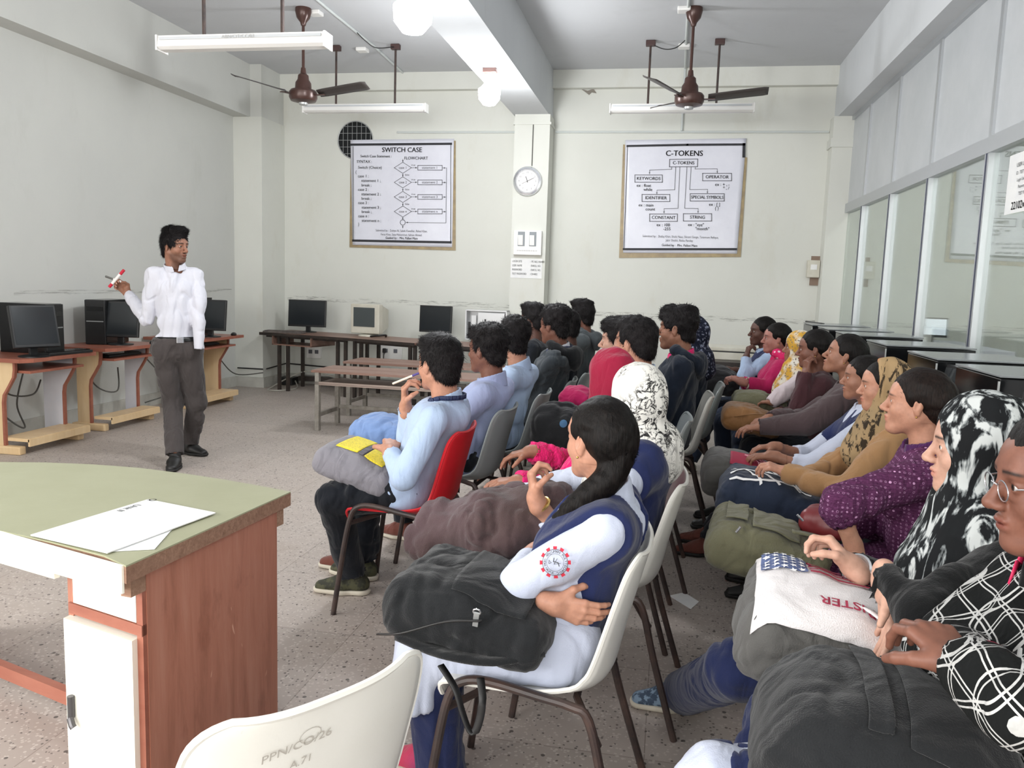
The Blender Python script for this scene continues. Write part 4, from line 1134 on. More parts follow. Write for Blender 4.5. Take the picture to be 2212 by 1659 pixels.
def eyes(parent, T, s, gaze=(1, 0, 0)):
    g = nrmz(gaze); parts = []
    for sg in (-1, 1):
        me = []; n, m = 14, 22
        th = np.linspace(0, pi, n); ph = np.linspace(0, 2*pi, m, endpoint=False)
        P = np.array([[cos(a), sin(a)*cos(b_), sin(a)*sin(b_)] for a in th for b_ in ph])
        d = P@g; C = np.tile([.62, .58, .55], (len(P), 1)); C[d > .86] = [.035, .018, .012]; C[d > .965] = [.004, .004, .004]
        F = np.array([[i*m+j, i*m+(j+1) % m, (i+1)*m+(j+1) % m, (i+1)*m+j] for i in range(n-1) for j in range(m)])
        W_ = (P*.0134+np.array([EYEX, sg*EYEY, EYEZ]))*s; W_ = W_@T[0].T+T[1]
        np_mesh('eye', W_, F[:, ::-1], M['eye'], parent, C)

def hand_sdf(sd, Wp, d, n, th, curl=(.3, .35, .4, .45), thumb=.3, s=1.0, spread=0.0, k=.012):
    """Wp wrist, d finger direction, n palm normal, th thumb side"""
    sd.frame(); Wp = A3(Wp); d = nrmz(d); n = A3(n); n = nrmz(n-d*(n@d)); th0 = nrmz(np.cross(d, n)); th = th0 if th0@A3(th) > 0 else -th0
    tips = []
    sd.cap(Wp-d*.03*s, Wp+d*.012*s, .026*s, .0245*s, .02, sq=(th, 1.12))
    Ls = ((.040, .026, .020), (.045, .029, .021), (.041, .027, .020), (.032, .020, .018)); of = (.031, .0105, -.0105, -.030); pl = (.086, .089, .085, .077)
    for i in range(4):
        K = Wp+(d*pl[i]+th*of[i]-n*(.003 if i in (1, 2) else 0))*s
        sd.cap(Wp+th*of[i]*.5*s+d*.01*s, K, .0155*s, .0115*s, k*s)
    sd.ell(Wp+(d*.035+th*.022+n*.010)*s, (.020*s, .020*s, .020*s), .012*s)
    for i in range(4):
        K = Wp+(d*pl[i]+th*of[i]-n*(.003 if i in (1, 2) else 0))*s; a = 0; p = K; c_ = curl[i]
        dd = nrmz(d+th*spread*(1.5-i)*.12)
        for j, (L, ang) in enumerate(zip(Ls[i], (R(62), R(78), R(48)))):
            a += ang*c_; q = p+(dd*cos(a)+n*sin(a))*L*s; r1 = (.0098, .0088, .0080)[j]*(.88 if i == 3 else 1)*s; r2 = (.0090, .0082, .0066)[j]*(.88 if i == 3 else 1)*s
            sd.cap(p, q, r1, r2, .0035*s if j else .006*s); p = q
        tips.append((p, nrmz(-n*cos(a)+dd*sin(a))))
    b = Wp+(d*.018+th*.024+n*.004)*s; t1 = nrmz(d*.62+th*.72+n*.25); p = b
    for j, (L, r1, r2) in enumerate(((.042, .0155, .0125), (.033, .0118, .0104), (.026, .0104, .0080))):
        q = p+t1*L*s; sd.cap(p, q, r1*s, r2*s, .012*s if j == 0 else .004*s); p = q
        t1 = nrmz(t1*1.0+d*.35*(1-thumb)+n*thumb*.9-th*thumb*.8)
    return tips

def ik(S, Wr, l1, l2, hint):
    S, Wr = A3(S), A3(Wr); v = Wr-S; D = np.linalg.norm(v); D = min(max(D, .05), (l1+l2)*.998); u = v/np.linalg.norm(v)
    a = (l1*l1-l2*l2+D*D)/(2*D); h = sqrt(max(l1*l1-a*a, 0)); hint = A3(hint); p = hint-u*(hint@u); p = nrmz(p)
    return S+u*a+p*h

def strands(P, N, L, n, parent, m, mode, hs, HR, seed=0):
    """short ribbons of hair growing from the hair surface"""
    rg = np.random.RandomState(seed+5); ok = np.where(L[:, 2] > -.10)[0]
    ix = rg.choice(ok, min(n, len(ok)*2)); p = P[ix]; nn = N[ix]; l = L[ix]; k = len(ix)
    if mode == 'tied': tgt = np.array([-.125, 0, -.005]); d = tgt-l; ln, lift, rn, w_, cv = .034, .03, .055, .0010, .17
    else:
        c = np.array([-.045, 0, .15]); d = l-c; fr = np.clip((l[:, 0]-.0)/.07, 0, 1)*np.clip((l[:, 2]-.06)/.04, 0, 1); d = d*(1-fr[:, None]*.6)+np.array([.04, .05, .06])*fr[:, None]
        ln, lift, rn, w_, cv = {'short': (.026, .17, .28, .0011, .13), 'quiff': (.028, .30, .28, .0012, .10), 'curly': (.022, .30, .45, .0013, .14)}[mode]
    d = (d/np.linalg.norm(d, axis=1)[:, None])@HR.T; t = d-nn*(d*nn).sum(1)[:, None]; t /= np.linalg.norm(t, axis=1)[:, None]+1e-6
    v = t+nn*lift+rg.randn(k, 3)*rn; v /= np.linalg.norm(v, axis=1)[:, None]
    s_ = np.cross(v, nn); s_ /= np.linalg.norm(s_, axis=1)[:, None]+1e-6; le = ln*hs*(.6+.7*rg.rand(k))[:, None]
    V = []; cur = p-nn*.002
    for j, wd in enumerate((1, .8, .1)):
        V.append(cur+s_*w_*wd); V.append(cur-s_*w_*wd); v = v-nn*cv+rg.randn(k, 3)*rn*.18; v /= np.linalg.norm(v, axis=1)[:, None]; cur = cur+v*le/2
    V = np.stack(V, 1).reshape(-1, 3); b = np.arange(k)[:, None]*6
    F = np.concatenate([b+np.array([0, 1, 3, 2]), b+np.array([2, 3, 5, 4])])
    return V, F
def hair_obj(nm, P, F, N, L, n, parent, m, mode, hs, HR, seed):
    V2, F2 = strands(P, N, L, n, parent, m, mode, hs, HR, seed)
    return np_mesh(nm, np.concatenate([P, V2]), np.concatenate([F, F2+len(P)]), m, parent)

# -------------------------------------------------- a person
def Rz(a): c, s = cos(a), sin(a); return np.array([[c, -s, 0], [s, c, 0], [0, 0, 1]])
def person(name_label, hc, rz, hyaw=0, hpitch=0, hroll=0, s=1.0, male=True, skin='tan', res=1.0, lean=-.04,
           hips=None, stand=False, top=None, arms=None, legs=None, hair='short', extras=(), bottoms=None, shoes=None, kurta=None,
           beard=0, brow=1.0, open_mouth=False, gaze=(1, 0, 0), bust=True, bulk=1.0, group=None, chestlean=.0, hair_mat=None, seed=0, noears=False, toe_out=.12, stretch=0.0, shw=None):
    """hc: head centre in world; rz: body heading; arms: dict side-> wrist/elbow in world, hand direction, palm normal"""
    hc = A3(hc); RB = Rz(rz)
    hipz = .53 if not stand else .855*s
    hl = np.array([lean, 0, hc[2]])
    base = np.array([hc[0], hc[1], 0])-RB@np.array([lean, 0, 0])
    if hips is not None: base = np.array([hips[0], hips[1], 0]); hl = RB.T@(hc-base); 
    loc = lambda p: RB.T@(A3(p)-base)
    HR = Rz(hyaw)@np.array(Matrix.Rotation(hpitch, 3, 'Y'))@np.array(Matrix.Rotation(hroll, 3, 'X'))
    H = np.array([0, 0, hipz]); N = hl+np.array([-.032, 0, -.150*s])+np.array([-chestlean, 0, 0])*.3
    SHW = shw or (.166 if male else .148)*s
    Ct = N*.72+H*.28+np.array([.005-chestlean*.2, 0, 0]); Wt = N*.36+H*.64+np.array([.0, 0, 0])
    Sh = {1: N+np.array([-.012, SHW, -.062*s]), -1: N+np.array([-.012, -SHW, -.062*s])}
    arms = arms or {}; A = {}
    lu, lf = .285*s, .245*s
    for sg in (1, -1):
        a = dict(arms.get('L' if sg > 0 else 'R', {}))
        wr = loc(a['w']) if 'w' in a else (np.array([.24, sg*.07, hipz+.16]) if not stand else np.array([.05, sg*.24, hipz-.12]))
        if 'e' in a: el = loc(a['e'])
        else: el = ik(Sh[sg], wr, lu, lf, RB.T@A3(a['hint']) if 'hint' in a else (-.35, sg*.55, -1))
        d = RB.T@A3(a['d']) if 'd' in a else np.array([.75, -sg*.55, -.15]); nn = RB.T@A3(a['n']) if 'n' in a else np.array([0, 0, -1.])
        A[sg] = dict(S=Sh[sg], E=el, W=wr, d=nrmz(d), n=nn, th=RB.T@A3(a['th']) if 'th' in a else np.array([0.2, -sg, .4]), curl=a.get('curl', (.3, .35, .4, .45)), thumb=a.get('thumb', .3), hide=a.get('hide', False), spread=a.get('spread', 0), cuff=a.get('cuff', .9))
    legs = legs or {}; Lg = {}
    for sg in (1, -1):
        l = legs.get('L' if sg > 0 else 'R', {})
        kn = loc(l['k']) if 'k' in l else np.array([.41*s, sg*.10, .505])
        an = loc(l['a']) if 'a' in l else kn*np.array([1, 1, 0])+np.array([-.03+stretch, 0, .085])
        tv = RB.T@A3(l['t']) if 't' in l else np.array([1, sg*toe_out, 0])
        Lg[sg] = (np.array([0, sg*.088, hipz]), kn, an, nrmz(tv*np.array([1, 1, 0])))
    base_c = skincol(skin); lipc = base_c*np.array([.82, .60, .60]) if male else base_c*np.array([.92, .55, .57])
    # ---------- body mesh: head and neck, forearms with hands, coarse trunk and legs
    hs = .93*s if not male else s*.98
    parts = []
    hr = .0032*res
    sd = SDF(hl-.17*s, hl+.16*s, hr); sd.lo[2] = sd.lo[2]
    sd.frame(HR, hl, hs); head_sdf(sd, male, open_mouth)
    sd.frame(); nr = (.056 if male else .047)*s
    sd.cap(hl+HR@np.array([-.028, 0, -.045])*hs, N+np.array([-.005, 0, -.03]), nr*.98, nr*1.08, .03)
    P, F, Nn = sd.net(); L = ((P-hl)@HR)/hs
    parts.append((P, F, head_tint(L, base_c, lipc, male, beard, brow)))
    for sg in (1, -1):
        a = A[sg]
        if a['hide']: continue
        fl = nrmz(a['W']-a['E']); c_ = a['W']+a['d']*.05; 
        sd = SDF(np.minimum(a['W']-.06, c_-.12*s)-.01, np.maximum(a['W']+.06, c_+.12*s)+.01, .0031*res)
        tips = hand_sdf(sd, a['W'], a['d'], a['n'], a['th'], a['curl'], a['thumb'], s*(.98 if male else .9), a['spread'])
        sd.cap(a['W']-fl*.10, a['W'], .031*s, .0245*s, .02)
        P, F, Nn = sd.net(); C = np.tile(base_c, (len(P), 1))
        for tp, tn in tips:
            dd = np.linalg.norm(P-(tp+tn*.004), axis=1); w_ = np.clip(1-(dd/.0075)**4, 0, 1)*((Nn@tn) > .45); C = C*(1-w_[:, None]*.8)+np.array([.55, .33, .28])*w_[:, None]*.8
        parts.append((P, F, C))
        E0 = a['E']; sd = SDF(np.minimum(E0, a['W'])-.08, np.maximum(E0, a['W'])+.08, .008*max(res, 1)); sd.cap(E0, a['W']-fl*.05, .033*s, .027*s, 0)
        P, F, Nn = sd.net(); parts.append((P, F, np.tile(base_c, (len(P), 1))))
    Y_ = (0, 1, 0)
    def trunk(sd, e=0.0, arm=True, bl=1.0):
        sd.frame()
        hw = (.085 if male else .098)*s
        sd.cap(H+np.array([0, -hw, .0]), H+np.array([0, hw, .0]), .092*s*bl+e, None, .03)
        sd.cap(H+np.array([0, 0, .02]), Wt, .092*s*bl+e, .088*s*bl+e, .04, sq=(Y_, 1.30))
        sd.cap(Wt, Ct, .088*s*bl+e, .098*s*bl+e, .04, sq=(Y_, 1.32))
        sd.cap(Sh[1]*.86+Sh[-1]*.14, Sh[-1]*.86+Sh[1]*.14, .050*s+e*.8, None, .045)
        sd.cap(N+np.array([-.008, 0, -.02]), (Sh[1]+Sh[-1])/2+np.array([-.01, 0, -.01]), .046*s+e*.6, .070*s+e*.7, .04, sq=(Y_, 1.25))
        if not male and bust:
            for g_ in (1, -1): sd.ell(Ct+np.array([.085, g_*.062, -.035])*s, (.042*s+e, .05*s+e, .05*s+e), .03)
        if arm:
            for g_ in (1, -1): sd.cap(A[g_]['S'], A[g_]['S']*.4+A[g_]['E']*.6, .047*s+e, .042*s+e, .03)
    lo = np.array([-.30, -.30, hipz-.16]); hi = np.array([.30, .30, hl[2]-.02])
    lo = np.minimum(lo, np.minimum(A[1]['E'], A[-1]['E'])-.12); hi = np.maximum(hi, np.maximum(A[1]['E'], A[-1]['E'])+.12)
    sd = SDF(lo, hi, .016); trunk(sd, -.012)
    for g_ in (1, -1): sd.cap(A[g_]['S'], A[g_]['E'], .036*s, .032*s, .02)
    P, F, Nn = sd.net(); parts.append((P, F, np.tile(base_c, (len(P), 1))))
    la = [Lg[g_][i] for g_ in (1, -1) for i in (0, 1, 2)]; lo = np.min(la, 0)-.12; hi = np.max(la, 0)+.12; lo[2] = max(lo[2], .02)
    sd = SDF(lo, hi, .018)
    for g_ in (1, -1): h_, k_, a_, t_ = Lg[g_]; sd.cap(h_, k_, .060*s, .048*s, .02); sd.cap(k_, a_, .046*s, .034*s, .02)
    P, F, Nn = sd.net(); parts.append((P, F, np.tile(base_c, (len(P), 1))))
    P, F, C = merge(parts)
    body = np_mesh('person', P, F, M['skin'], None, C)
    body.location = base; body.rotation_euler = (0, 0, rz)
    tag(body, name_label, 'person', group)
    if res < 2.2: eyes(body, (HR, hl), hs, gaze)
    # ---------- clothing
    def cmesh(nm, sd, m, amp=.006, f=10, st=(1, 1, .5), sm=1, sharp=True):
        P, F, Nn = sd.net()
        if len(P) == 0: return None
        P = relax(P, F, sm, .5)
        if amp: P = folds(P, Nn, amp, f, seed+len(nm), st, sharp)
        return np_mesh(nm, P, F, m, body)
    ctx = dict(body=body, N=N, H=H, Ct=Ct, Wt=Wt, Sh=Sh, A=A, Lg=Lg, hl=hl, HR=HR, hs=hs, s=s, trunk=trunk, cmesh=cmesh, loc=loc, lo=lo, base=base, RB=RB, res=res, male=male, nr=nr)
    gr = .0085*max(1, res*.8)
    if top:
        e = top.get('e', .014); kind = top['kind']
        def garment(sd, e, sleeves=True, hem=0):
            trunk(sd, e, not sleeves, bulk)
            if stand: sd.half((0, 0, hipz-top.get('hem', -.02)), (0, 0, -1))
            if sleeves:
                for g_ in (1, -1):
                    a = A[g_]; W2 = a['E']+(a['W']-a['E'])*a['cuff']
                    sd.cap(a['S'], a['E'], .046*s+e, .038*s+e, .022); sd.cap(a['E'], W2, .038*s+e, .029*s+e*.8, .012)
                    fl = nrmz(a['W']-a['E']); sd.frame(); sd.cap(W2+fl*.045, W2+fl*.09, .05*s, .05*s, .0, mode='s')
        b0 = np.array([-.34, -.36, hipz-(.10 if not top.get('long') else .16)]); b1 = np.array([.36, .36, hl[2]-.02])
        for g_ in (1, -1):
            for q in ('E', 'W'): b0 = np.minimum(b0, A[g_][q]-.09); b1 = np.maximum(b1, A[g_][q]+.09)
        ctx['gb'] = (b0, b1); ctx['garment'] = garment
        sd = SDF(b0, b1, gr); garment(sd, e)
        nd = nrmz(hl+HR@np.array([-.03, 0, -.05])*hs-N)
        sd.cap(N-nd*.005, N+nd*.16, nr+.009, nr+.02, .012, mode='s')
        if top.get('vneck'): sd.ell(N+np.array([.085, 0, -.035]), (.06, .035, top['vneck']), .01, mode='s')
        if not stand: sd.half((0, 0, hipz-(.07 if not top.get('long') else .13)), (0, 0, -1))
        cmesh(kind, sd, top['m'], top.get('amp', .013), top.get('f', 9), (1, 1, .5))
        if top.get('collar'):
            def ring(nm, r0, th_, z0, z1, m, openf=.0, tilt=.25):
                sd = SDF(N-.14, N+.14, .0055*max(1, res*.7)); up = nrmz(nd+np.array([-.15, 0, 0])*0)
                sd.cap(N+up*z0, N+up*z1, r0+th_+.006, r0+th_, 0); sd.cap(N+up*(z0-.05), N+up*(z1+.05), r0+.006, r0-.002, .003, mode='s')
                sd.half(N+up*z1+np.array([.0, 0, 0]), up+np.array([tilt, 0, 0])); sd.half(N+up*z0, -up)
                if openf: sd.ell(N+np.array([nr+.015, 0, z1]), (.05, .022, .075), .004, mode='s')
                cmesh(nm, sd, m, 0)
            ring('collar', nr+.010, .010, -.030, .030, top['collar'], 1)
        if top.get('hood'):
            sd = SDF(N-.22, N+.2, .008*max(1, res*.7))
            for q in range(9):
                a_ = pi*(.32+1.36*q/8); p = N+np.array([cos(a_)*.085-.02, sin(a_)*.115, .012-.05*abs(cos(a_))*(1 if cos(a_) < 0 else -1)])
                sd.ell(p, (.038, .045, .036), .03)
            sd.ell(N+np.array([-.115, 0, -.055]), (.045, .105, .085), .05)
            cmesh('hood', sd, top['hood'], .006, 12)
    if kurta:
        m_, depth, e = kurta['m'], kurta.get('len', .30), .024
        ks = [Lg[1][1], Lg[-1][1]]; b0 = np.array([-.26, -.34, .5-depth-.05]); b1 = np.maximum(ks[0], ks[1])+.16; b1[1] = max(b1[1], .34); b1[2] = max(b1[2], hipz+.16); b0[1] = min(b0[1], ks[1][1]-.16)
        sd = SDF(b0, b1, gr*1.05)
        for g_ in (1, -1): sd.cap(H+np.array([0, g_*.09, .0]), Lg[g_][1]+np.array([.0, 0, .0]), .105*s, .082*s, .09)
        sd.cap((Lg[1][1]+Lg[-1][1])/2*.55+H*.45, H, .095, .12, .08, sq=(Y_, 1.5))
        km = (ks[0]+ks[1])/2
        for g_ in (1, -1): sd.cap(Lg[g_][1]+np.array([.02, 0, -.02]), Lg[g_][1]+np.array([.035, g_*.01, -depth]), .075, .085, .06)
        sd.cap(km, km+np.array([.02, 0, -depth]), .07, .08, .06)
        sd.half((0, 0, .50-depth), (0, 0, -1)); sd.half((-.20, 0, 0), (-1, 0, 0))
        sd.half((.17, 0, .44), (-.25, 0, -1)) if False else None
        cut = SDF
        sd.box((-.08+.0, 0, .20), (.30, .5, .235), .01, .02, mode='s')       # the seat is under here
        cmesh('kurta_skirt', sd, m_, .009, 8, (1, 1, .3))
    if bottoms:
        e = bottoms.get('e', .012); fl_ = bottoms.get('flare', 1.0); b0 = np.min(la, 0)-.14; b1 = np.max(la, 0)+.14; b1[2] = hipz+.12; b0[2] = .015
        sd = SDF(b0, b1, gr*1.05); hw = .088*s
        sd.cap(H+np.array([0, -hw, 0]), H+np.array([0, hw, 0]), .10*s+e*.5, None, .03)
        for g_ in (1, -1):
            h_, k_, a_, t_ = Lg[g_]; sd.cap(h_, k_, .080*s+e, .063*s+e, .03); sd.cap(k_, a_+np.array([0, 0, -.03]), .060*s+e, .045*s*fl_+e, .03)
            sd.cap(a_+np.array([0, 0, -.055]), a_+np.array([0, 0, -.12]), .09, None, 0, mode='s')
        if not stand: pass
        else: sd.cap(H, H+np.array([0, 0, .12]), .100, .098, .05, sq=(Y_, 1.32)); sd.half(H+np.array([0, 0, .085]), (0, 0, 1))
        cmesh('trousers' if bottoms.get('kind') is None else bottoms['kind'], sd, bottoms['m'], .010, 11, (1, 1, .6))
    for g_ in (1, -1):
        if not shoes: break
        h_, k_, a_, t_ = Lg[g_]
        if legs.get('L' if g_ > 0 else 'R', {}).get('noshoe'): continue
        fr = np.stack([t_, np.array([-t_[1], t_[0], 0]), np.array([0, 0, 1.])], 1); az = a_[2]-.085
        sd = SDF(np.array([a_[0]-.22, a_[1]-.22, az]), np.array([a_[0]+.22, a_[1]+.22, az+.15]), .006*max(1, res*.7)); sd.frame(fr, (a_[0], a_[1], az), s)
        sd.cap((-.035, 0, .045), (.05, 0, .05), .040, .038, .02); sd.cap((.05, 0, .045), (.155, 0, .026), .038, .026, .03, sq=(Y_, 1.35)); sd.cap((-.01, 0, .06), (0, 0, .12), .042, .04, .02)
        sd.half((0, 0, .11), (0, 0, 1)); sd.half((0, 0, .014), (0, 0, -1))
        sh = cmesh('shoe', sd, shoes['m'], .001, 20)
        sd = SDF(np.array([a_[0]-.22, a_[1]-.22, az-.02]), np.array([a_[0]+.22, a_[1]+.22, az+.06]), .005*max(1, res*.7)); sd.frame(fr, (a_[0], a_[1], az), s)
        sd.cap((-.036, 0, .02), (.05, 0, .02), .045, .043, .02); sd.cap((.05, 0, .02), (.158, 0, .02), .043, .030, .02, sq=(Y_, 1.35))
        sd.half((0, 0, .024), (0, 0, 1)); sd.half((0, 0, .002), (0, 0, -1))
        o = cmesh('sole', sd, shoes['sole'], 0); 
        if o is not None: o.parent = sh
    # ---------- hair or scarf
    hm = hair_mat or M['hair']
    hres = .0045*max(1, res*.85)
    if hair in ('short', 'quiff', 'curly'):
        sd = SDF(hl-.16*s, hl+.19*s, hres); sd.frame(HR, hl, hs)
        sd.ell((-.018, 0, .046), (.106, .088, .095), 0)
        if hair == 'quiff': sd.ell((.045, 0, .118), (.060, .060, .036), .04); sd.ell((-.02, 0, .125), (.085, .068, .030), .03)
        elif hair == 'curly': sd.ell((.035, 0, .105), (.066, .068, .042), .03); sd.ell((-.05, 0, .085), (.075, .082, .065), .03); sd.ell((.075, .0, .075), (.030, .055, .022), .02)
        else: sd.ell((.03, 0, .102), (.068, .066, .034), .03); sd.ell((.070, 0, .080), (.030, .052, .018), .02)
        for g_ in (1, -1): sd.cap((.018, g_*.068, .04), (.018, g_*.070, -.012), .014, .007, .012)
        sd.ell((-.062, 0, -.030), (.052, .062, .062), .03)
        sd.ell((.112, 0, -.032), (.082, .088, .100), .012, mode='s')
        for g_ in (1, -1): sd.ell((-.004, g_*.092, -.016), (.024, .026, .036), .006, mode='s'); sd.ell((.045, g_*.085, -.04), (.045, .03, .055), .006, mode='s')
        sd.half((-.10, 0, -.080), (.55, 0, -1), .01)
        P, F, Nn = sd.net(); fq = {'short': 42, 'quiff': 30, 'curly': 26}[hair]; am = {'short': .0045, 'quiff': .006, 'curly': .0085}[hair]
        P = P+Nn*(am*(vnoise(P, fq, seed)+.6*vnoise(P, fq*2.2, seed+4)))[:, None]; L = ((P-hl)@HR)/hs; hair_obj('hair', P, F, Nn, L, int(9000/res**1.5), body, hm if hair_mat else M['hair_curl'], hair, hs, HR, seed)
    elif hair.startswith('tied') or hair == 'plait':
        sd = SDF(hl-.34*s, hl+.18*s, hres); sd.frame(HR, hl, hs)
        sd.ell((-.020, 0, .044), (.107, .087, .094), 0); sd.ell((-.075, 0, .0), (.056, .074, .076), .03)
        sd.ell((.108, 0, -.036), (.078, .095, .103), .012, mode='s')
        for g_ in (1, -1): sd.ell((-.004, g_*.092, -.022), (.022, .028, .034), .006, mode='s'); sd.ell((.045, g_*.088, -.05), (.05, .035, .055), .006, mode='s')
        sd.half((-.10, 0, -.085), (.60, 0, -1), .01)
        if hair == 'tied': sd.ell((-.112, 0, .005), (.040, .042, .045), .015)
        elif hair == 'tiedlow': sd.cap((-.10, 0, -.03), (-.125, 0, -.15), .034, .03, .02); sd.cap((-.125, 0, -.15), (-.12, 0, -.28), .03, .018, .02)
        elif hair == 'plait':
            pts = [(-.085, .0, -.03), (-.085, .03, -.09), (-.055, .07, -.14), (-.015, .10, -.19), (.03, .115, -.25)]
            cp = curve_pts(pts, 4)
            for i, p in enumerate(cp[:-1]): sd.cap(p, cp[i+1], .043-.0012*i+(.005 if i % 2 else 0), .042-.0012*i, .012)
        P, F, Nn = sd.net(); L = ((P-hl)@HR)/hs
        st = np.stack([L[:, 0]*.35, L[:, 1]*1.6, L[:, 2]*.9], 1); P = P+Nn*(.0022*vnoise(st, 60, seed)+.0018*vnoise(P, 30, seed+2))[:, None]
        hair_obj('hair', P, F, Nn, L, int(8000/res**1.5), body, hm, 'tied', hs, HR, seed)
        if not noears:
            for g_ in (1, -1):
                p = hl+HR@(np.array([-.008, g_*.087, -.040])*hs); b = MB(); b.lathe([(0, -.0035), (.0028, -.002), (.0035, 0), (.0028, .002), (0, .0035)], tuple(p), 10); o = b.build('earring', M['gold'], smooth=True); o.parent = body
    elif hair in ('hijab', 'drape'):
        m_ = hair_mat; sd = SDF(np.minimum(hl-.30, N-.30), hl+.19*s, hres*1.15)
        sd.frame(HR, hl, hs)
        sd.ell((-.016, 0, .040), (.116, .094, .101), 0); sd.ell((-.075, 0, -.005), (.060, .076, .085), .03)
        if hair == 'hijab':
            for g_ in (1, -1): sd.cap((.01, g_*.062, .02), (.03, g_*.045, -.10), .030, .032, .03)
            sd.ell((.035, 0, -.125), (.052, .058, .030), .02)
        sd.frame(); sd.cap(hl+HR@np.array([-.02, 0, -.06])*hs, N+np.array([.0, 0, 0]), .076*s, .088*s, .05)
        sd.cap(N+np.array([-.02, -.10*s, -.035]), N+np.array([-.02, .10*s, -.035]), .066*s, None, .06)
        sd.cap(N+np.array([.02, 0, -.03]), Ct+np.array([.090, 0, -.02]), .09, .075, .05, sq=(Y_, 1.5))
        if hair == 'hijab': sd.cap(N+np.array([.03, .03, -.03]), Ct+np.array([.125, .05, -.09]), .07, .05, .05, sq=(Y_, 1.5)); sd.cap(Sh[1]*.5+Sh[-1]*.5, Sh[1]+np.array([.01, -.03, .005]), .06, .062, .04)
        sd.cap(N+np.array([-.05, 0, -.02]), Ct+np.array([-.085, 0, .04]), .08, .075, .05, sq=(Y_, 1.35))
        sd.frame(HR, hl, hs)
        o_ = .0 if hair == 'hijab' else .016
        sd.ell((.105, 0, -.026+o_*.4), (.062+o_, .052+o_, .100+o_), .010, mode='s')
        if hair == 'drape': sd.ell((.105, 0, -.075), (.08, .070, .09), .010, mode='s'); sd.ell((.075, 0, .035), (.085, .105, .112), .012, mode='s')
        P, F, Nn = sd.net(); P = relax(P, F, 1); L = ((P-hl)@HR)/hs
        st = np.stack([L[:, 0]*.9, L[:, 1]*.9, L[:, 2]*.38], 1)
        P = P+Nn*(.0055*(1-2*np.abs(vnoise(st+.06*np.stack([vnoise(L, 6), vnoise(L, 6, 3), vnoise(L, 6, 5)], 1), 17, seed))))[:, None]
        np_mesh('head_scarf', P, F, m_, body)
        # hair showing at the forehead for loosely worn scarves
        if hair == 'drape':
            sd = SDF(hl-.16*s, hl+.17*s, hres); sd.frame(HR, hl, hs); sd.ell((-.016, 0, .042), (.104, .084, .090), 0); sd.ell((.108, 0, -.036), (.078, .088, .103), .012, mode='s'); sd.half((0, 0, -.03), (0, 0, -1))
            P, F, Nn = sd.net(); hair_obj('hair', P, F, Nn, ((P-hl)@HR)/hs, int(4000/res**1.5), body, M['hair'], 'tied', hs, HR, seed)
    for ex in extras: ex(ctx)
    return body, ctx

M['gold'] = mat('gold', '#d8b068', .25, .9)
# ------- clothing extras
def shell_layer(nm, m, e0, keep, amp=.005, res=.0075):
    """thin layer lying on the garment where keep(sd, ctx) leaves it"""
    def f(ctx):
        b0, b1 = ctx['gb']; sd = SDF(b0, b1, res); ctx['garment'](sd, e0, keep.__name__.startswith('s_')); keep(sd, ctx)
        nd = nrmz(ctx['hl']+ctx['HR']@np.array([-.03, 0, -.05])*ctx['hs']-ctx['N']); sd.frame()
        sd.cap(ctx['N']-nd*.02, ctx['N']+nd*.16, ctx['nr']+.012, ctx['nr']+.03, .01, mode='s')
        ctx['cmesh'](nm, sd, m, amp, 8)
    return f
def dupatta(m, inner=.045, outer=.135, e0=.0255):
    """school stole: two bands over the shoulders, joined in a V on chest and back"""
    def keep_v(sd, ctx):
        N, Ct, H = ctx['N'], ctx['Ct'], ctx['H']; s = ctx['s']
        G = np.stack(np.meshgrid(*sd.ax, indexing='ij'), -1); y = np.abs(G[..., 1]); z = G[..., 2]; zt_ = N[2]-.02
        t = np.clip((zt_-z)/.42, 0, 1); front = G[..., 0] > (N[0]*(z-H[2])+H[0]*(N[2]-z))/(N[2]-H[2])
        inn = np.where(front, inner*(1-t*1.6), inner*(1-t*2.4)); out = outer*(1-.30*t)
        d = np.maximum(inn-y, y-out); sd.V = np.maximum(sd.V, d.astype(np.float32))
    return shell_layer('stole', m, e0, keep_v, .005)
def vest(m, zlo=None):
    def keep_b(sd, ctx):
        for g_ in (1, -1): a = ctx['A'][g_]; sd.cap(a['S']+np.array([0, g_*.05, -.0]), a['E']+np.array([0, g_*.05, 0]), .075, .07, .01, mode='s')
        sd.half(ctx['H']+np.array([0, 0, -.03]), (0, 0, -1))
    return shell_layer('vest', m, .021, keep_b, .004)
def lanyard(m, drop=.25):
    def f(ctx):
        N, s = ctx['N'], ctx['s']; pts = []
        for q in range(17):
            a = pi*(-.5+q/16)*1.0; a = pi-(-a)  # around the back of the neck
        for q in range(19):
            a = pi*(.30+1.40*q/18); r_ = .082*s+.004*abs(cos(a)); pts.append(N+np.array([cos(a)*r_-.004, sin(a)*r_*1.12, .022-.036*(cos(a) > 0)*cos(a)-.004]))
        fr = ctx['Ct']+np.array([.118*s, 0, -.05])
        pts = [fr+np.array([0, .012, -.04]), fr+np.array([-.015, .03, .05])]+[p for p in pts][::1]+[fr+np.array([-.015, -.03, .05]), fr+np.array([0, -.012, -.04])]
        cp = curve_pts([tuple(p) for p in pts], 3); b = MB()
        for i, p in enumerate(cp[:-1]):
            q = cp[i+1]; t = (q-p).normalized(); c_ = Vector((N[0], 0, p.z)); out = (p-c_); out.z = 0; out = out.normalized() if out.length > 1e-5 else Vector((1, 0, 0)); sdv = t.cross(out).normalized()*.010
            vs = [b.bm.verts.new(v) for v in (p+sdv, p-sdv, q-sdv, q+sdv)]; b.bm.faces.new(vs)
        o = b.build('lanyard', m, smooth=True); o.parent = ctx['body']; o.modifiers.new('t', 'SOLIDIFY').thickness = .003
    return f
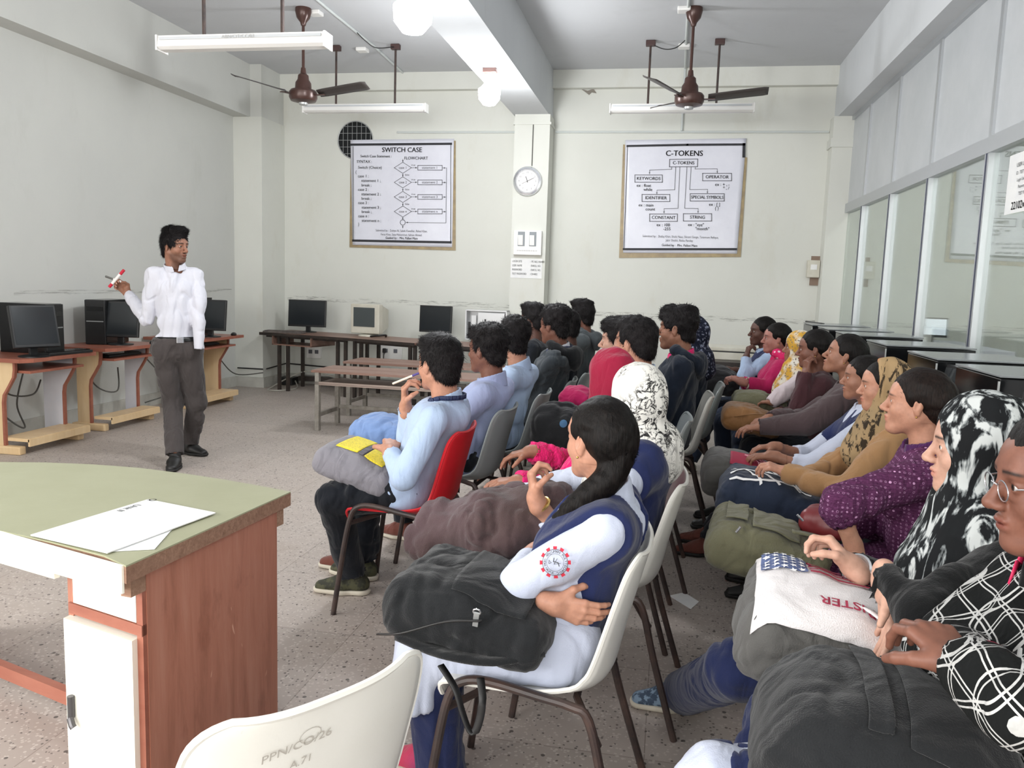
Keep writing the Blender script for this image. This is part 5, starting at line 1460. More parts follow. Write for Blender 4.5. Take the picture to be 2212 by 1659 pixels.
def bangle(side, m, r=.031, w_=.006, off=.0, name='bracelet'):
    def f(ctx):
        a = ctx['A'][side]; fl = Vector(nrmz(a['W']-a['E'])); c = Vector(a['W'])-fl*(.02-off); x = fl.orthogonal().normalized(); y = fl.cross(x)
        b = MB(); b.tube([c+(x*cos(t)+y*sin(t))*r for t in [2*pi*k/24 for k in range(24)]], w_, 8, closed=True); o = b.build(name, m, smooth=True); o.parent = ctx['body']
    return f

# -------------------------------------------------- soft bags
def softbag(name, c, size, rz, m, label, cat='bag', tiltx=0, tilty=0, seed=0, amp=.012, res=.007, puff=.35, extra=None, group=None, taper=0):
    """c centre; size full x,y,z in its own frame"""
    Rm = np.array(Matrix.Rotation(rz, 3, 'Z') @ Matrix.Rotation(tilty, 3, 'Y') @ Matrix.Rotation(tiltx, 3, 'X')); hf = A3(size)/2; rr = hf.max()*1.25
    sd = SDF((-hf[0]-.04, -hf[1]-.04, -hf[2]-.04), hf+.04, res)
    sd.box((0, 0, -hf[2]*.12), hf*np.array([1, 1, .78]), min(hf)*.62, 0); sd.ell((0, 0, hf[2]*.05), hf*np.array([.86, .86, .98]), .03); sd.box((hf[0]*.35, 0, hf[2]*.12), hf*np.array([.55, .82, .78]), min(hf)*.5, .03)
    if extra: extra(sd, hf)
    P, F, Nn = sd.net(); P = relax(P, F, 2)
    if taper: P[:, 2] *= 1-taper*(P[:, 0]/hf[0])*.5; P[:, 1] *= 1-taper*(P[:, 0]/hf[0])*.25
    P = folds(P, Nn, amp, 7, seed, (1, 1, 1)); P = folds(P, Nn, amp*.5, 15, seed+9, (1, .5, 1))
    o = np_mesh(name, P, F, m); o.matrix_world = Matrix.Translation(Vector(A3(c))) @ Matrix(Rm).to_4x4()
    tag(o, label, cat, group); return o, hf
def strap(o, pts, w_, m, name='strap', th=.004):
    cp = curve_pts(pts, 6); b = MB(); prev = None; rows = []
    for i, p in enumerate(cp):
        t = (cp[min(i+1, len(cp)-1)]-cp[max(i-1, 0)]).normalized(); up = Vector((0, 0, 1)) if abs(t.z) < .95 else Vector((0, 1, 0)); sv = t.cross(up).normalized()*w_/2
        if prev is not None and prev.dot(sv) < 0: sv = -sv
        prev = sv; rows.append((b.bm.verts.new(p-sv), b.bm.verts.new(p+sv)))
    for A_, B_ in zip(rows, rows[1:]): b.bm.faces.new((A_[0], A_[1], B_[1], B_[0]))
    s_ = b.build(name, m, smooth=True); s_.parent = o; s_.modifiers.new('t', 'SOLIDIFY').thickness = th; return s_
# ================================================================== PEOPLE, CHAIRS, BAGS
C_ = {}
C_['sky_shirt'] = cloth('pale sky blue shirt', '#a3b6d2', '#acbfda', fold=.3)
C_['lav_shirt'] = cloth('lavender blue shirt', '#9aa4c6', '#a3adce', fold=.3)
C_['white_shirt'] = cloth('white shirt', '#d0d0d8', '#c8c9d3', fold=.3)
C_['kurta'] = cloth('pale blue white kurta cloth', '#bac1d4', '#c3c9da', fold=.3)
C_['navy'] = cloth('navy school cloth', '#1d2549', '#232c55', fold=.3)
C_['salwar'] = cloth('navy salwar cloth', '#1e2649', '#273056', fold=.35)
C_['jeans_dark'] = cloth('near black trousers', '#14171d', '#1b1f27')
C_['trouser_grey'] = cloth('grey brown trousers', '#3f3a39', '#4a4443', fold=.4)
C_['jeans'] = cloth('faded blue jeans', '#232b3c', '#2c3649')
C_['hood_grey'] = cloth('charcoal hooded jacket', '#33383d', '#3d4348')
C_['hood_light'] = cloth('grey hooded jacket', '#43484b', '#4e5356')
C_['hood_black'] = cloth('black lining', '#15171a')
C_['hood_navy'] = cloth('dark navy hooded jacket', '#161d29', '#1b2331')
C_['crimson'] = cloth('crimson knitted scarf', '#861a34', '#951f3c', fold=.3, foldscale=14)
C_['pink'] = cloth('hot pink fleece', '#d81a66', '#e92b78', fold=.6, foldscale=22)
C_['magenta'] = cloth('magenta jacket', '#a31c50', '#b2245c')
C_['maroon'] = cloth('dark maroon jacket', '#3c2226', '#4a2c31')
C_['brownhood'] = cloth('brown grey jacket', '#45393a', '#524446')
C_['palepink'] = cloth('pale pink sleeve', '#c9bcc0', '#d4c7ca')
C_['tan'] = cloth('tan sweater', '#98744f', '#a57f59')
C_['black'] = cloth('black cloth', '#0c0d0e', '#131416')
C_['blackbag'] = cloth('black nylon', '#17181a', '#222426', fold=.55, foldscale=6)
C_['jacket'] = cloth('brown grey windcheater', '#473836', '#57464a', fold=.7, foldscale=6)
C_['denim'] = cloth('light denim bag cloth', '#6c87b4', '#7891bd')
C_['camo'] = mottled('olive camouflage canvas', '#4a4a34', '#2c2d22', 30, .8, .3, contrast=(.45, .55))
C_['sole'] = mat('pale rubber sole', '#c9c2b2', .7)
C_['soleblack'] = mat('black rubber sole', '#161515', .6)
C_['leather'] = mat('black leather shoe', '#121110', .5)
C_['belt'] = mat('black leather belt', '#0b0b0c', .3)
C_['brownshoe'] = cloth('brown canvas shoe', '#6c4037')
C_['ribbon'] = mat('navy lanyard ribbon', '#1f2a4d', .6)
C_['pinkribbon'] = mat('pink lanyard ribbon', '#d6295a', .55)

def pattern(name, fn, rough=.85, fold=.3, fs=12):
    m = mat(name, '#ffffff', rough, spec=.2); t = NT(m); t.base(fn(t)); t.bump(t.noise(t.coord(scale=(1, 1, .5)), fs, 3), fold, .03); return m
def floral(t):       # black ink flowers on white cotton
    v = t.coord(); wv = t.noise(v, 9, 3)
    a = t.noise(t.coord(scale=(1, 1, .8)), 13, 6, .62, 1.6)
    l1 = t.ramp(a, [(.47, 0.0), (.492, 1.0), (.508, 1.0), (.53, 0.0)])
    b_ = t.noise(t.coord(loc=(4, 2, 1)), 24, 5, .7, 2.2); l2 = t.ramp(b_, [(.54, 0.0), (.57, 1.0)])
    area_ = t.ramp(t.noise(t.coord(loc=(1, 5, 2)), 6.5, 2), [(.40, 0.0), (.48, 1.0)])
    k = t.math('MULTIPLY', t.math('MAXIMUM', l1, l2), area_)
    return t.mix(k, '#dcdad4', '#2b2a2b')
C_['floral'] = pattern('white scarf with black floral print', floral)
def zebra(t):        # brushed black and white strokes
    n = t.noise(t.coord(scale=(1.0, 1.0, .28), rot=(.35, -.55, .3)), 17, 3, .5, 2.2); d = t.noise(t.coord(scale=(1, 1, .12), rot=(.35, -.55, .3)), 95, 3, .6)
    k = t.math('ADD', n, t.math('MULTIPLY', t.math('SUBTRACT', d, .5), .28))
    return t.ramp(k, [(.495, '#131517'), (.54, '#6f7475'), (.59, '#b9bdbc')])
C_['zebra'] = pattern('black and white brush stroke scarf', zebra)
def leopard(t):
    v = t.coord(scale=(1, 1, 1), rot=(.6, .5, 0)); n = t.noise(t.coord(scale=(3.2, 1, 1), rot=(.3, .8, .2)), 13, 5, .65, 1.0)
    base = t.ramp(t.noise(v, 4, 3), [(.35, '#8d7a5c'), (.65, '#a98c66')])
    rd = t.ramp(t.noise(t.coord(loc=(3, 1, 7)), 5, 2), [(.62, 0.0), (.68, .85)])
    base = t.mix(rd, base, '#b5513b'); return t.mix(t.ramp(n, [(.52, 0.0), (.56, .93)]), base, '#1e1814')
C_['leopard'] = pattern('animal print scarf', leopard)
def yellows(t):
    v = t.coord(); k = t.ramp(t.vor(v, 60), [(.25, 1.0), (.32, 0.0)]); h = t.ramp(t.noise(v, 14, 2), [(.45, '#c99b3f'), (.6, '#d8d2c6')])
    return t.mix(k, h, '#7a6f62')
C_['yellow'] = pattern('yellow and white beaded scarf', yellows)
def navyfl(t): return t.ramp(t.noise(t.coord(), 45, 5, .7), [(.55, '#171b2c'), (.62, '#9aa0b8')])
C_['navyfloral'] = pattern('navy scarf with pale flecks', navyfl)
def dots(t):         # purple knit with rows of pink rings
    v = t.coord(scale=(1, 1, 1)); d = t.vor(v, 76, rnd=.12); ring = t.ramp(d, [(.14, 0.0), (.19, 1.0), (.26, 1.0), (.33, 0.0)])
    s = t.vor(v, 76, out='Color', rnd=.12); sp = t.add('ShaderNodeSeparateColor'); t.link(s, sp.inputs[0])
    full = t.math('MULTIPLY', t.math('GREATER_THAN', sp.outputs[0], .88), t.math('LESS_THAN', d, .30))
    k = t.math('MAXIMUM', t.math('MULTIPLY', ring, .4), full)
    base = t.ramp(t.noise(t.coord(scale=(1, 1, 9)), 60, 3), [(.4, '#4a2343'), (.6, '#5f3255')])
    return t.mix(k, base, '#c99ac0')
C_['dots'] = pattern('purple knit with pink ring dots', dots, .9, .5, 60)
C_['plum'] = cloth('plain plum knit', '#43204a', '#512858', fold=.4, foldscale=30)
def plaid(t):
    b_ = None
    for ax, sc in ((0, (1, 1, 1)), (1, (1, 1, 1))):
        pass
    v = t.coord(rot=(.25, .6, .5)); sp = t.add('ShaderNodeSeparateXYZ'); t.link(v, sp.inputs[0]); out = None
    nz = t.math('MULTIPLY', t.math('SUBTRACT', t.noise(t.coord(), 5, 2), .5), .06)
    for ax in (0, 1, 2):
        c_ = t.math('FRACT', t.math('ADD', t.math('MULTIPLY', t.math('ADD', sp.outputs[ax], nz), 1/.047), 50))
        for o_ in (.34, .50):
            g = t.math('LESS_THAN', t.math('ABSOLUTE', t.math('SUBTRACT', c_, o_)), .028)
            out = g if out is None else t.math('MAXIMUM', out, g)
    return t.mix(t.math('MULTIPLY', out, .75), '#101212', '#c8c8c6')
C_['plaid'] = pattern('black sweater with white double check', plaid, .95, .4, 40)
def pinkdots(t): return t.mix(t.ramp(t.vor(t.coord(), 34), [(.26, 1.0), (.36, 0.0)]), '#cf2a63', '#e8c3d0')
C_['pinkdots'] = pattern('pink scarf with white dots', pinkdots)

PEOPLE = {}
def P_(key, *a, **k):
    o, ctx = person(*a, **k); PEOPLE[key] = (o, ctx); return o, ctx
def D(deg): return (cos(R(deg)), sin(R(deg)), 0)

# ---------------------------------------------------------------- the teacher
TY = 5.62
hcT = at(378, 533, TY)
def T_(px, py, dy=0): return at(px, py, TY+dy)
def belt(ctx):
    H, s = ctx['H'], ctx['s']; sd = SDF(H+np.array([-.25, -.27, -.04]), H+np.array([.25, .27, .20]), .007)
    ctx['trunk'](sd, .022, False, .93); sd.half(H+np.array([0, 0, .098]), (0, 0, 1)); sd.half(H+np.array([0, 0, .062]), (0, 0, -1)); o = ctx['cmesh']('belt', sd, C_['belt'], 0)
    f = MB(); f.box((ctx['H'][0]+.155, .01, H[2]+.08), (.01, .05, .042), bev=.003); b_ = f.build('buckle', M['chrome']); b_.parent = o
def placket(ctx):
    pass
tw_r = T_(283, 632, -.02)
tb, tc = P_('teacher', 'standing person in white shirt and grey trousers raising a hand with marker pens', hcT, R(-52), hyaw=R(42), hpitch=R(2), s=1.0, skin='tan', stand=True, hair='quiff', beard=.6, open_mouth=True,
    lean=.0, top=dict(kind='shirt', m=C_['white_shirt'], e=.016, collar=C_['white_shirt'], amp=.013, hem=-.085, f=9), res=.9, bulk=.92, shw=.150,
    arms=dict(R=dict(w=T_(276, 634, .05), e=T_(318, 690, -.06), d=(-.55, -.1, .62), n=(-.1, -.9, .3), th=(.3, -.2, 1), curl=(.75, .8, .85, .9), thumb=.8, cuff=.93),
              L=dict(w=T_(430, 752, .0), e=T_(429, 690, .02), d=(.1, 0, -1), n=(-1, 0, 0), curl=(.4, .4, .4, .4), cuff=1.0, hide=True)),
    legs=dict(R=dict(k=T_(372, 868, .02), a=onz(378, 985, .085), t=(.45, -1, 0)), L=dict(k=T_(425, 868, .12), a=onz(408, 958, .085), t=(1, -.25, 0))),
    bottoms=dict(m=C_['trouser_grey'], e=.014, flare=1.15), shoes=dict(m=C_['leather'], sole=C_['soleblack']), extras=(belt,), seed=3)
# marker pens
def pen(pts, r, mats, label, name='marker_pen'):
    a, b_ = Vector(pts[0]), Vector(pts[1]); m_ = (a+b_)/2; root = empty(name, m_, 0, label, 'pen')
    d = (b_-a)
    for (u0, u1, mm, nm) in mats:
        o = MB().tube([a+d*u0-m_, a+d*u1-m_], r if nm != 'tip' else r*.5, 10).build(nm, mm, smooth=True); o.parent = root
    return root
red = mat('red marker cap', '#c5203a', .35); wht = mat('white marker barrel', '#e8e4e2', .4); gry = mat('grey metal pen', '#6b6a66', .35, .5)
pen((T_(268, 583, -.01), T_(236, 620, -.03)), .0115, ((0, .25, red, 'cap'), (.25, .8, wht, 'barrel'), (.8, 1, red, 'end_cap')), 'red and white marker pen in the raised hand of the teacher')
pen((T_(228, 597, -.02), T_(262, 609, -.0)), .008, ((0, .5, gry, 'barrel'), (.5, 1, wht, 'cap')), 'grey marker pen crossing the red one in the raised hand of the teacher')

# ---------------------------------------------------------------- chairs
shell_chair((-1.085, 3.44, 0), R(180), M['ch_red'], 'red plastic shell chair of the boy in the front row', 1.0)
shell_chair((-.275, 2.07, 0), R(179), M['ch_white'], 'white plastic shell chair of the girl with the black backpack', 1.0)
shell_chair((-.69, 1.245, 0), R(147), M['ch_white'], 'empty dirty white plastic shell chair in the foreground with handwriting on its back', 1.02)
for x, y, rz, c_, lab in ((-.80, 5.98, 178, 'ch_grey', 'grey shell chair under the hidden person behind the charcoal hooded jacket'), (-1.02, 6.5, 178, 'ch_grey', 'grey shell chair under the person whose quiff shows before the pillar'), (-.27, 4.62, 178, 'ch_grey', 'grey shell chair under the boy with the sharp profile'), (.13, 5.62, 178, 'ch_grey', 'grey shell chair under the person in the dark flowered scarf'), (-1.02, 4.10, 176, 'ch_grey', 'grey shell chair of the boy in lavender shirt behind the red chair'), (-.93, 4.75, 178, 'ch_grey', 'grey shell chair with its back rim showing behind the third boy in blue'),
                        (-.85, 5.45, 180, 'ch_grey', 'grey shell chair under the boy in the charcoal hooded jacket'), (-.80, 7.15, 180, 'ch_grey', 'grey shell chair under the boy farthest back in the first row'),
                        (-.17, 2.80, 178, 'ch_white', 'white shell chair of the girl in the floral scarf'), (-.20, 3.42, 178, 'ch_white', 'white shell chair of the girl in the crimson scarf'),
                        (-.12, 4.1, 180, 'ch_grey', 'grey shell chair of the boy behind the crimson scarf'), (.03, 5.05, 180, 'ch_white', 'white shell chair of the boy in the dark navy hooded jacket'),
                        (.70, 1.40, 178, 'ch_white', 'white shell chair of the student with glasses'), (.72, 1.95, 176, 'ch_grey', 'grey shell chair of the girl in the brush stroke scarf'), (.85, 2.72, 176, 'ch_grey', 'grey shell chair of the girl in the purple dotted knit'),
                        (.91, 3.43, 176, 'ch_grey', 'grey shell chair of the girl in the animal print scarf'), (.93, 3.93, 176, 'ch_grey', 'grey shell chair of the girl in the navy stole'), (.95, 4.46, 176, 'ch_grey', 'grey shell chair of the student in the brown grey jacket'),
                        (.94, 4.99, 176, 'ch_grey', 'grey shell chair of the student in the dark maroon jacket'), (.88, 5.50, 176, 'ch_grey', 'grey shell chair of the student with the yellow scarf'), (.81, 6.02, 176, 'ch_grey', 'grey shell chair of the girl in the pink jacket'), (.77, 6.58, 176, 'ch_grey', 'grey shell chair of the student resting chin on hand')):
    shell_chair((x, y, 0), R(rz), M[c_], lab)

# ---------------------------------------------------------------- row one
B1 = lambda px, py, dy=0: at(px, py, 3.42+dy)
P_('boy1', 'seated boy in pale blue shirt on the red chair, holding a pen to his mouth', at(948, 788, 3.42), R(176), hyaw=R(-30), hpitch=R(-2), s=1.0, skin='light', hair='short', lean=-.0, hips=(-1.09, 3.43), res=.9,
   top=dict(kind='shirt', m=C_['sky_shirt'], e=.016, collar=C_['sky_shirt'], amp=.013), bulk=1.06,
   arms=dict(L=dict(w=B1(842, 975, -.16), e=B1(872, 1032, -.29), d=(-.2, .85, .25), n=(-.2, 0, -1), th=(-1, 0, .3), curl=(.5, .55, .6, .6), cuff=.85),
             R=dict(w=B1(876, 880, .02), e=B1(885, 975, .12), d=(-.05, -.05, 1), n=(1, .2, .1), th=(.5, -1, .2), curl=(.75, .7, .6, .5), thumb=.7, cuff=.95)),
   legs=dict(L=dict(k=B1(722, 1078, -.12), a=onz(742, 1240, .085)+Vector((.05, 0, 0)), t=(-1, -.12, 0)), R=dict(k=B1(790, 1075, .14), a=onz(785, 1212, .085), t=(-1, .2, 0))),
   bottoms=dict(m=C_['jeans_dark'], e=.016, flare=1.1), shoes=dict(m=C_['camo'], sole=C_['sole']), extras=(lanyard(C_['ribbon']),), seed=11)
pen((B1(848, 829, -.02), B1(905, 806, .0)), .005, ((0, .75, mat('cream pen barrel', '#e3d5c4', .4), 'barrel'), (.75, 1, mat('violet pen grip', '#4a3f86', .4), 'grip')), 'cream pen held at the mouth of the boy on the red chair')
B2 = lambda px, py, dy=0: at(px, py, 4.1+dy)
P_('boy2', 'seated boy in lavender blue shirt right behind the boy on the red chair', at(1052, 758, 4.1), R(172), hyaw=R(-16), s=.98, skin='brown', hair='curly', hips=(-1.03, 4.10), res=1.3,
   top=dict(kind='shirt', m=C_['lav_shirt'], e=.017, collar=C_['lav_shirt']), bottoms=dict(m=C_['jeans_dark'], e=.014), shoes=dict(m=C_['brownshoe'], sole=C_['sole']),
   legs=dict(L=dict(a=onz(715, 1190, .085)+Vector((.12, 0, 0)))), seed=21)
P_('boy3', 'seated boy in pale blue shirt facing away, third from the front in the first row', at(1110, 735, 4.72), R(170), hyaw=R(-48), s=.98, skin='light', hair='curly', hips=(-.95, 4.75), res=1.5,
   top=dict(kind='shirt', m=C_['sky_shirt'], e=.017, collar=C_['sky_shirt']), bottoms=dict(m=C_['jeans_dark'], e=.014), shoes=dict(m=C_['leather'], sole=C_['soleblack']), seed=31)
P_('grey', 'seated boy in charcoal hooded jacket with white collar and lanyard', at(1198, 705, 5.35), R(172), hyaw=R(-22), s=1.0, skin='brown', hair='curly', hips=(-.84, 5.45), res=1.6,
   top=dict(kind='hooded_jacket', m=C_['hood_grey'], e=.028, hood=C_['hood_black'], collar=C_['white_shirt']), bottoms=dict(m=C_['jeans_dark'], e=.014), extras=(lanyard(C_['ribbon']),), seed=41)
P_('row1e', 'seated person of whom only dark hair and cheek show behind the charcoal hooded jacket', at(1222, 706, 5.95), R(175), hyaw=R(-25), s=.98, skin='dark', hair='short', res=2, hips=(-.78, 5.98),
   top=dict(kind='shirt', m=C_['jeans_dark'], e=.017), bottoms=dict(m=C_['jeans_dark'], e=.014), seed=42)
P_('row1f', 'seated person of whom only a quiff of black hair shows before the back pillar', at(1150, 693, 6.5), R(175), hyaw=R(-15), s=.98, skin='dark', hair='quiff', res=2.2, hips=(-1.0, 6.5),
   top=dict(kind='shirt', m=C_['jeans_dark'], e=.017), bottoms=dict(m=C_['jeans_dark'], e=.014), seed=43)
P_('far', 'seated boy in grey hooded jacket farthest back in the first row against the white wall', at(1256, 684, 7.1), R(172), hyaw=R(-12), s=1.0, skin='brown', hair='quiff', hips=(-.80, 7.15), res=2,
   top=dict(kind='hooded_jacket', m=C_['hood_light'], e=.028, hood=C_['hood_light']), bottoms=dict(m=C_['jeans_dark'], e=.014), beard=.4, seed=44)

# ---------------------------------------------------------------- row two
G1 = lambda px, py, dy=0: at(px, py, 2.07+dy)
def badge(ctx):
    """round gear crest printed on the near sleeve"""
    a = ctx['A'][1]; S, E = Vector(a['S']), Vector(a['E']); ax = (E-S).normalized(); c0 = S.lerp(E, .52)
    B = ctx['base']; camd = Vector(ctx['RB'].T@(np.array([0, 0, CAMH])-B)); out = camd-c0; out -= ax*out.dot(ax); out.normalize()
    Yv = -ax; Xv = Yv.cross(out); c = c0+out*.076
    rd = Print(c, Xv, Yv, .001); bk = Print(c, Xv, Yv, .001)
    for i in range(12):
        t = 2*pi*i/12; e = Vector((cos(t), sin(t))); n = Vector((-e.y, e.x)); 
        rd.fill([tuple(e*.030+n*.0042), tuple(e*.030-n*.0042), tuple(e*.0375-n*.0050), tuple(e*.0375+n*.0050)])
    for r_, w_ in ((.0305, .0012), (.0205, .0008)): bk.poly([(r_*cos(2*pi*k/40), r_*sin(2*pi*k/40)) for k in range(40)], w_)
    for k, ch in enumerate('ANJUMAN POLYTECHNIC'):
        t = R(200-k*12.2); bk.text(ch, .0255*cos(t), .0255*sin(t), .0085, rot=t-pi/2, bold=.02)
    for k, ch in enumerate('SADAR NAGPUR'): 
        t = R(222+k*8.5); bk.text(ch, .0255*cos(t), .0255*sin(t), .0075, rot=t+pi/2)
    bk.poly([(-.010, .003), (-.004, -.002), (.004, .006), (.012, .004)], .002, False); bk.poly([(-.005, .009), (.002, -.004), (.008, .010)], .0012, False); bk.poly([(-.012, -.010), (-.004, -.008), (-.006, -.014)], .001)
    def curve_(p):    # wrap the print on the sleeve
        d = p-c0; h = d.dot(Xv); return c0+Yv*d.dot(Yv)+Xv*h*1.0+out*(.0735-h*h*6.5)
    for q in (rd, bk): q.v = [curve_(p) for p in q.v]
    o = rd.build('sleeve_crest', mat('red crest print', '#b8243a', .8)); o.parent = ctx['body']; o2 = bk.build('crest_lettering', M['ink']); o2.parent = o
P_('girl1', 'seated girl with long black plait and navy stole, arms folded, on the white chair', at(1292, 952, 2.08), R(178), hyaw=R(-40), hpitch=R(0), s=.93, male=False, skin='light', hair='plait', hips=(-.245, 2.07), res=.72,
   top=dict(kind='kurta', m=C_['kurta'], e=.016, long=True, amp=.011, collar=C_['kurta']), bulk=1.0,
   arms=dict(L=dict(w=G1(1152, 1196, .03), e=G1(1122, 1262, -.15), d=(.35, .8, .1), n=(.8, -.3, -.2), th=(0, 0, 1), curl=(.4, .4, .4, .4), cuff=.72),
             R=dict(w=G1(1196, 1305, -.17), e=G1(1195, 1235, .14), d=(.93, .05, -.22), n=(.1, 1, .0), th=(.2, 0, 1), curl=(.28, .3, .32, .36), thumb=.5, cuff=.9)),
   legs=dict(L=dict(k=Vector((-.57, 1.98, .50)), a=Vector((-.53, 2.0, .085)), t=(-1, -.1, 0)), R=dict(k=Vector((-.58, 2.16, .50)), a=Vector((-.60, 2.18, .085)), t=(-1, .1, 0))),
   kurta=dict(m=C_['kurta'], len=.16), bottoms=dict(m=C_['salwar'], e=.014, flare=1.35), shoes=dict(m=cloth('purple pink sock', '#5a4a92', '#c2435f'), sole=C_['sole']),
   extras=(dupatta(C_['navy'], .045, .15), badge, bangle(-1, mat('turquoise band', '#86e0cf', .5), .030, .007, -.01, 'wrist_band')), seed=51)
G2 = lambda px, py, dy=0: at(px, py, 2.75+dy)
P_('floral', 'seated girl in white head scarf with black floral print and navy stole over white', at(1375, 862, 2.78), R(176), hyaw=R(-52), s=.95, male=False, skin='light', hair='hijab', hair_mat=C_['floral'], hips=(-.14, 2.79), res=1.0, hroll=R(0),
   top=dict(kind='kurta', m=C_['kurta'], e=.018, long=True), kurta=dict(m=C_['kurta'], len=.3), bottoms=dict(m=C_['salwar'], e=.014, flare=1.3),
   arms=dict(L=dict(w=G2(1157, 1078, -.42), e=G2(1215, 1165, -.36), d=(-.25, .2, 1), n=(1, .3, .2), th=(.6, -.6, .5), curl=(.75, .8, .9, .95), thumb=.8, cuff=.55), R=dict(w=Vector((-.50, 2.85, .68)))),
   extras=(dupatta(C_['navy'], .03, .24, .036), bangle(1, M['gold'], .030, .006, -.005)), seed=52)
P_('crimson', 'seated girl in crimson head scarf and hot pink fleece, hands on her lap', at(1318, 815, 3.36), R(176), hyaw=R(-32), s=.95, male=False, skin='tan', hair='hijab', hair_mat=C_['crimson'], hips=(-.19, 3.4), res=1.2,
   top=dict(kind='fleece', m=C_['pink'], e=.022, amp=.008, f=22), kurta=dict(m=C_['hood_grey'], len=.2), bottoms=dict(m=C_['jeans_dark'], e=.014),
   arms=dict(L=dict(w=at(1118, 1040, 2.98), e=at(1215, 1052, 3.12), d=(-1, .05, -.12), n=(0, .1, -1), th=(0, .8, .3), curl=(.2, .3, .45, .5), cuff=.95), R=dict(w=at(1145, 975, 3.35), e=at(1240, 1000, 3.5), d=(-.8, -.1, -.2), n=(0, 0, -1), cuff=.9)), seed=53)
P_('boyB', 'seated boy with black side swept hair between the crimson scarf and the navy hooded jacket', at(1372, 742, 4.05), R(174), hyaw=R(-28), s=1.0, skin='light', hair='short', hips=(-.13, 4.1), res=1.3,
   top=dict(kind='shirt', m=C_['lav_shirt'], e=.017, collar=C_['sky_shirt']), bottoms=dict(m=C_['jeans_dark'], e=.014), seed=54)
P_('faceL', 'seated boy whose sharp profile shows just left of the side swept black hair', at(1336, 738, 4.6), R(174), hyaw=R(-4), s=.97, skin='fair', hair='curly', res=1.5, hips=(-.25, 4.6),
   top=dict(kind='shirt', m=C_['jeans_dark'], e=.017), bottoms=dict(m=C_['jeans_dark'], e=.014), seed=55)
P_('navyhood', 'seated boy in dark navy hooded jacket with a pink collar lining, second row', at(1462, 712, 5.0), R(176), hyaw=R(-12), s=1.03, skin='tan', hair='curly', hips=(.04, 5.05), res=1.4,
   top=dict(kind='hooded_jacket', m=C_['hood_navy'], e=.03, hood=C_['hood_navy'], collar=C_['pink']), bottoms=dict(m=C_['jeans_dark'], e=.014), beard=.35, seed=56)
P_('scarfdark', 'seated person in dark flowered scarf mostly hidden behind the navy hooded jacket', at(1492, 722, 5.6), R(176), hyaw=R(-20), s=.98, male=False, skin='brown', hair='drape', hair_mat=C_['navyfloral'], res=2, hips=(.15, 5.62),
   top=dict(kind='jacket', m=C_['hood_navy'], e=.02), bottoms=dict(m=C_['jeans_dark'], e=.014), seed=57)

# ---------------------------------------------------------------- row three
Z1 = lambda px, py, dy=0: at(px, py, 1.30+dy)
def glasses(ctx):
    T, t, s = ctx['HR'], ctx['hl'], ctx['hs']; Wd = lambda p: Vector(T@(np.array(p)*s)+t); b = MB(); wr = .0009
    for g_ in (1, -1):
        b.tube([Wd((.102-.10*abs(cos(a)*.024+.0)*.4, g_*.033+cos(a)*.024, -.002+sin(a)*.017)) for a in [2*pi*k/26 for k in range(26)]], .0011, 6, closed=True)
        b.tube([Wd((.092, g_*.058, .006)), Wd((.04, g_*.076, .008)), Wd((-.005, g_*.082, .006)), Wd((-.02, g_*.083, -.012))], .0013, 6)
    b.tube([Wd((.103, .010, .004)), Wd((.108, 0, .008)), Wd((.103, -.010, .004))], .0012, 6)
    o = b.build('spectacles', M['chrome'], smooth=True); o.parent = ctx['body']
P_('glasses', 'seated person with glasses in black and white check sweater and pink lanyard, arms folded', at(2296, 1046, 1.36), R(184), hyaw=R(-6), hpitch=R(6), hroll=R(0), s=.98, male=False, skin='brown', hair='tied', hips=(.70, 1.40), res=.7,
   top=dict(kind='sweater', m=C_['plaid'], e=.020, long=True, vneck=.03, collar=C_['black']), kurta=dict(m=C_['kurta'], len=.30), bottoms=dict(m=C_['salwar'], e=.014, flare=2.4), bulk=1.05,
   arms=dict(L=dict(w=at(2085, 1440, 1.18), e=at(2200, 1520, 1.08), d=(-.35, .8, .25), n=(0, .2, -1), th=(-.8, -.3, .3), curl=(.5, .5, .5, .5), thumb=.4, cuff=.9), R=dict(w=at(2150, 1452, 1.22), e=at(2040, 1415, 1.46), d=(.75, -.5, .1), n=(0, -.1, -1), th=(-.3, -.8, .3), curl=(.45, .5, .5, .55), thumb=.3, cuff=.72)),
   legs=dict(L=dict(k=Vector((.17, 1.28, .50)), a=Vector((.12, 1.34, .085))), R=dict(k=Vector((.15, 1.52, .50)), a=Vector((.04, 1.58, .085)))),
   extras=(glasses, lanyard(C_['pinkribbon']), bangle(-1, mat('maroon knit band', '#7c1f38', .7), .034, .008, -.02)), seed=61)
S1 = lambda px, py, dy=0: at(px, py, 1.9+dy)
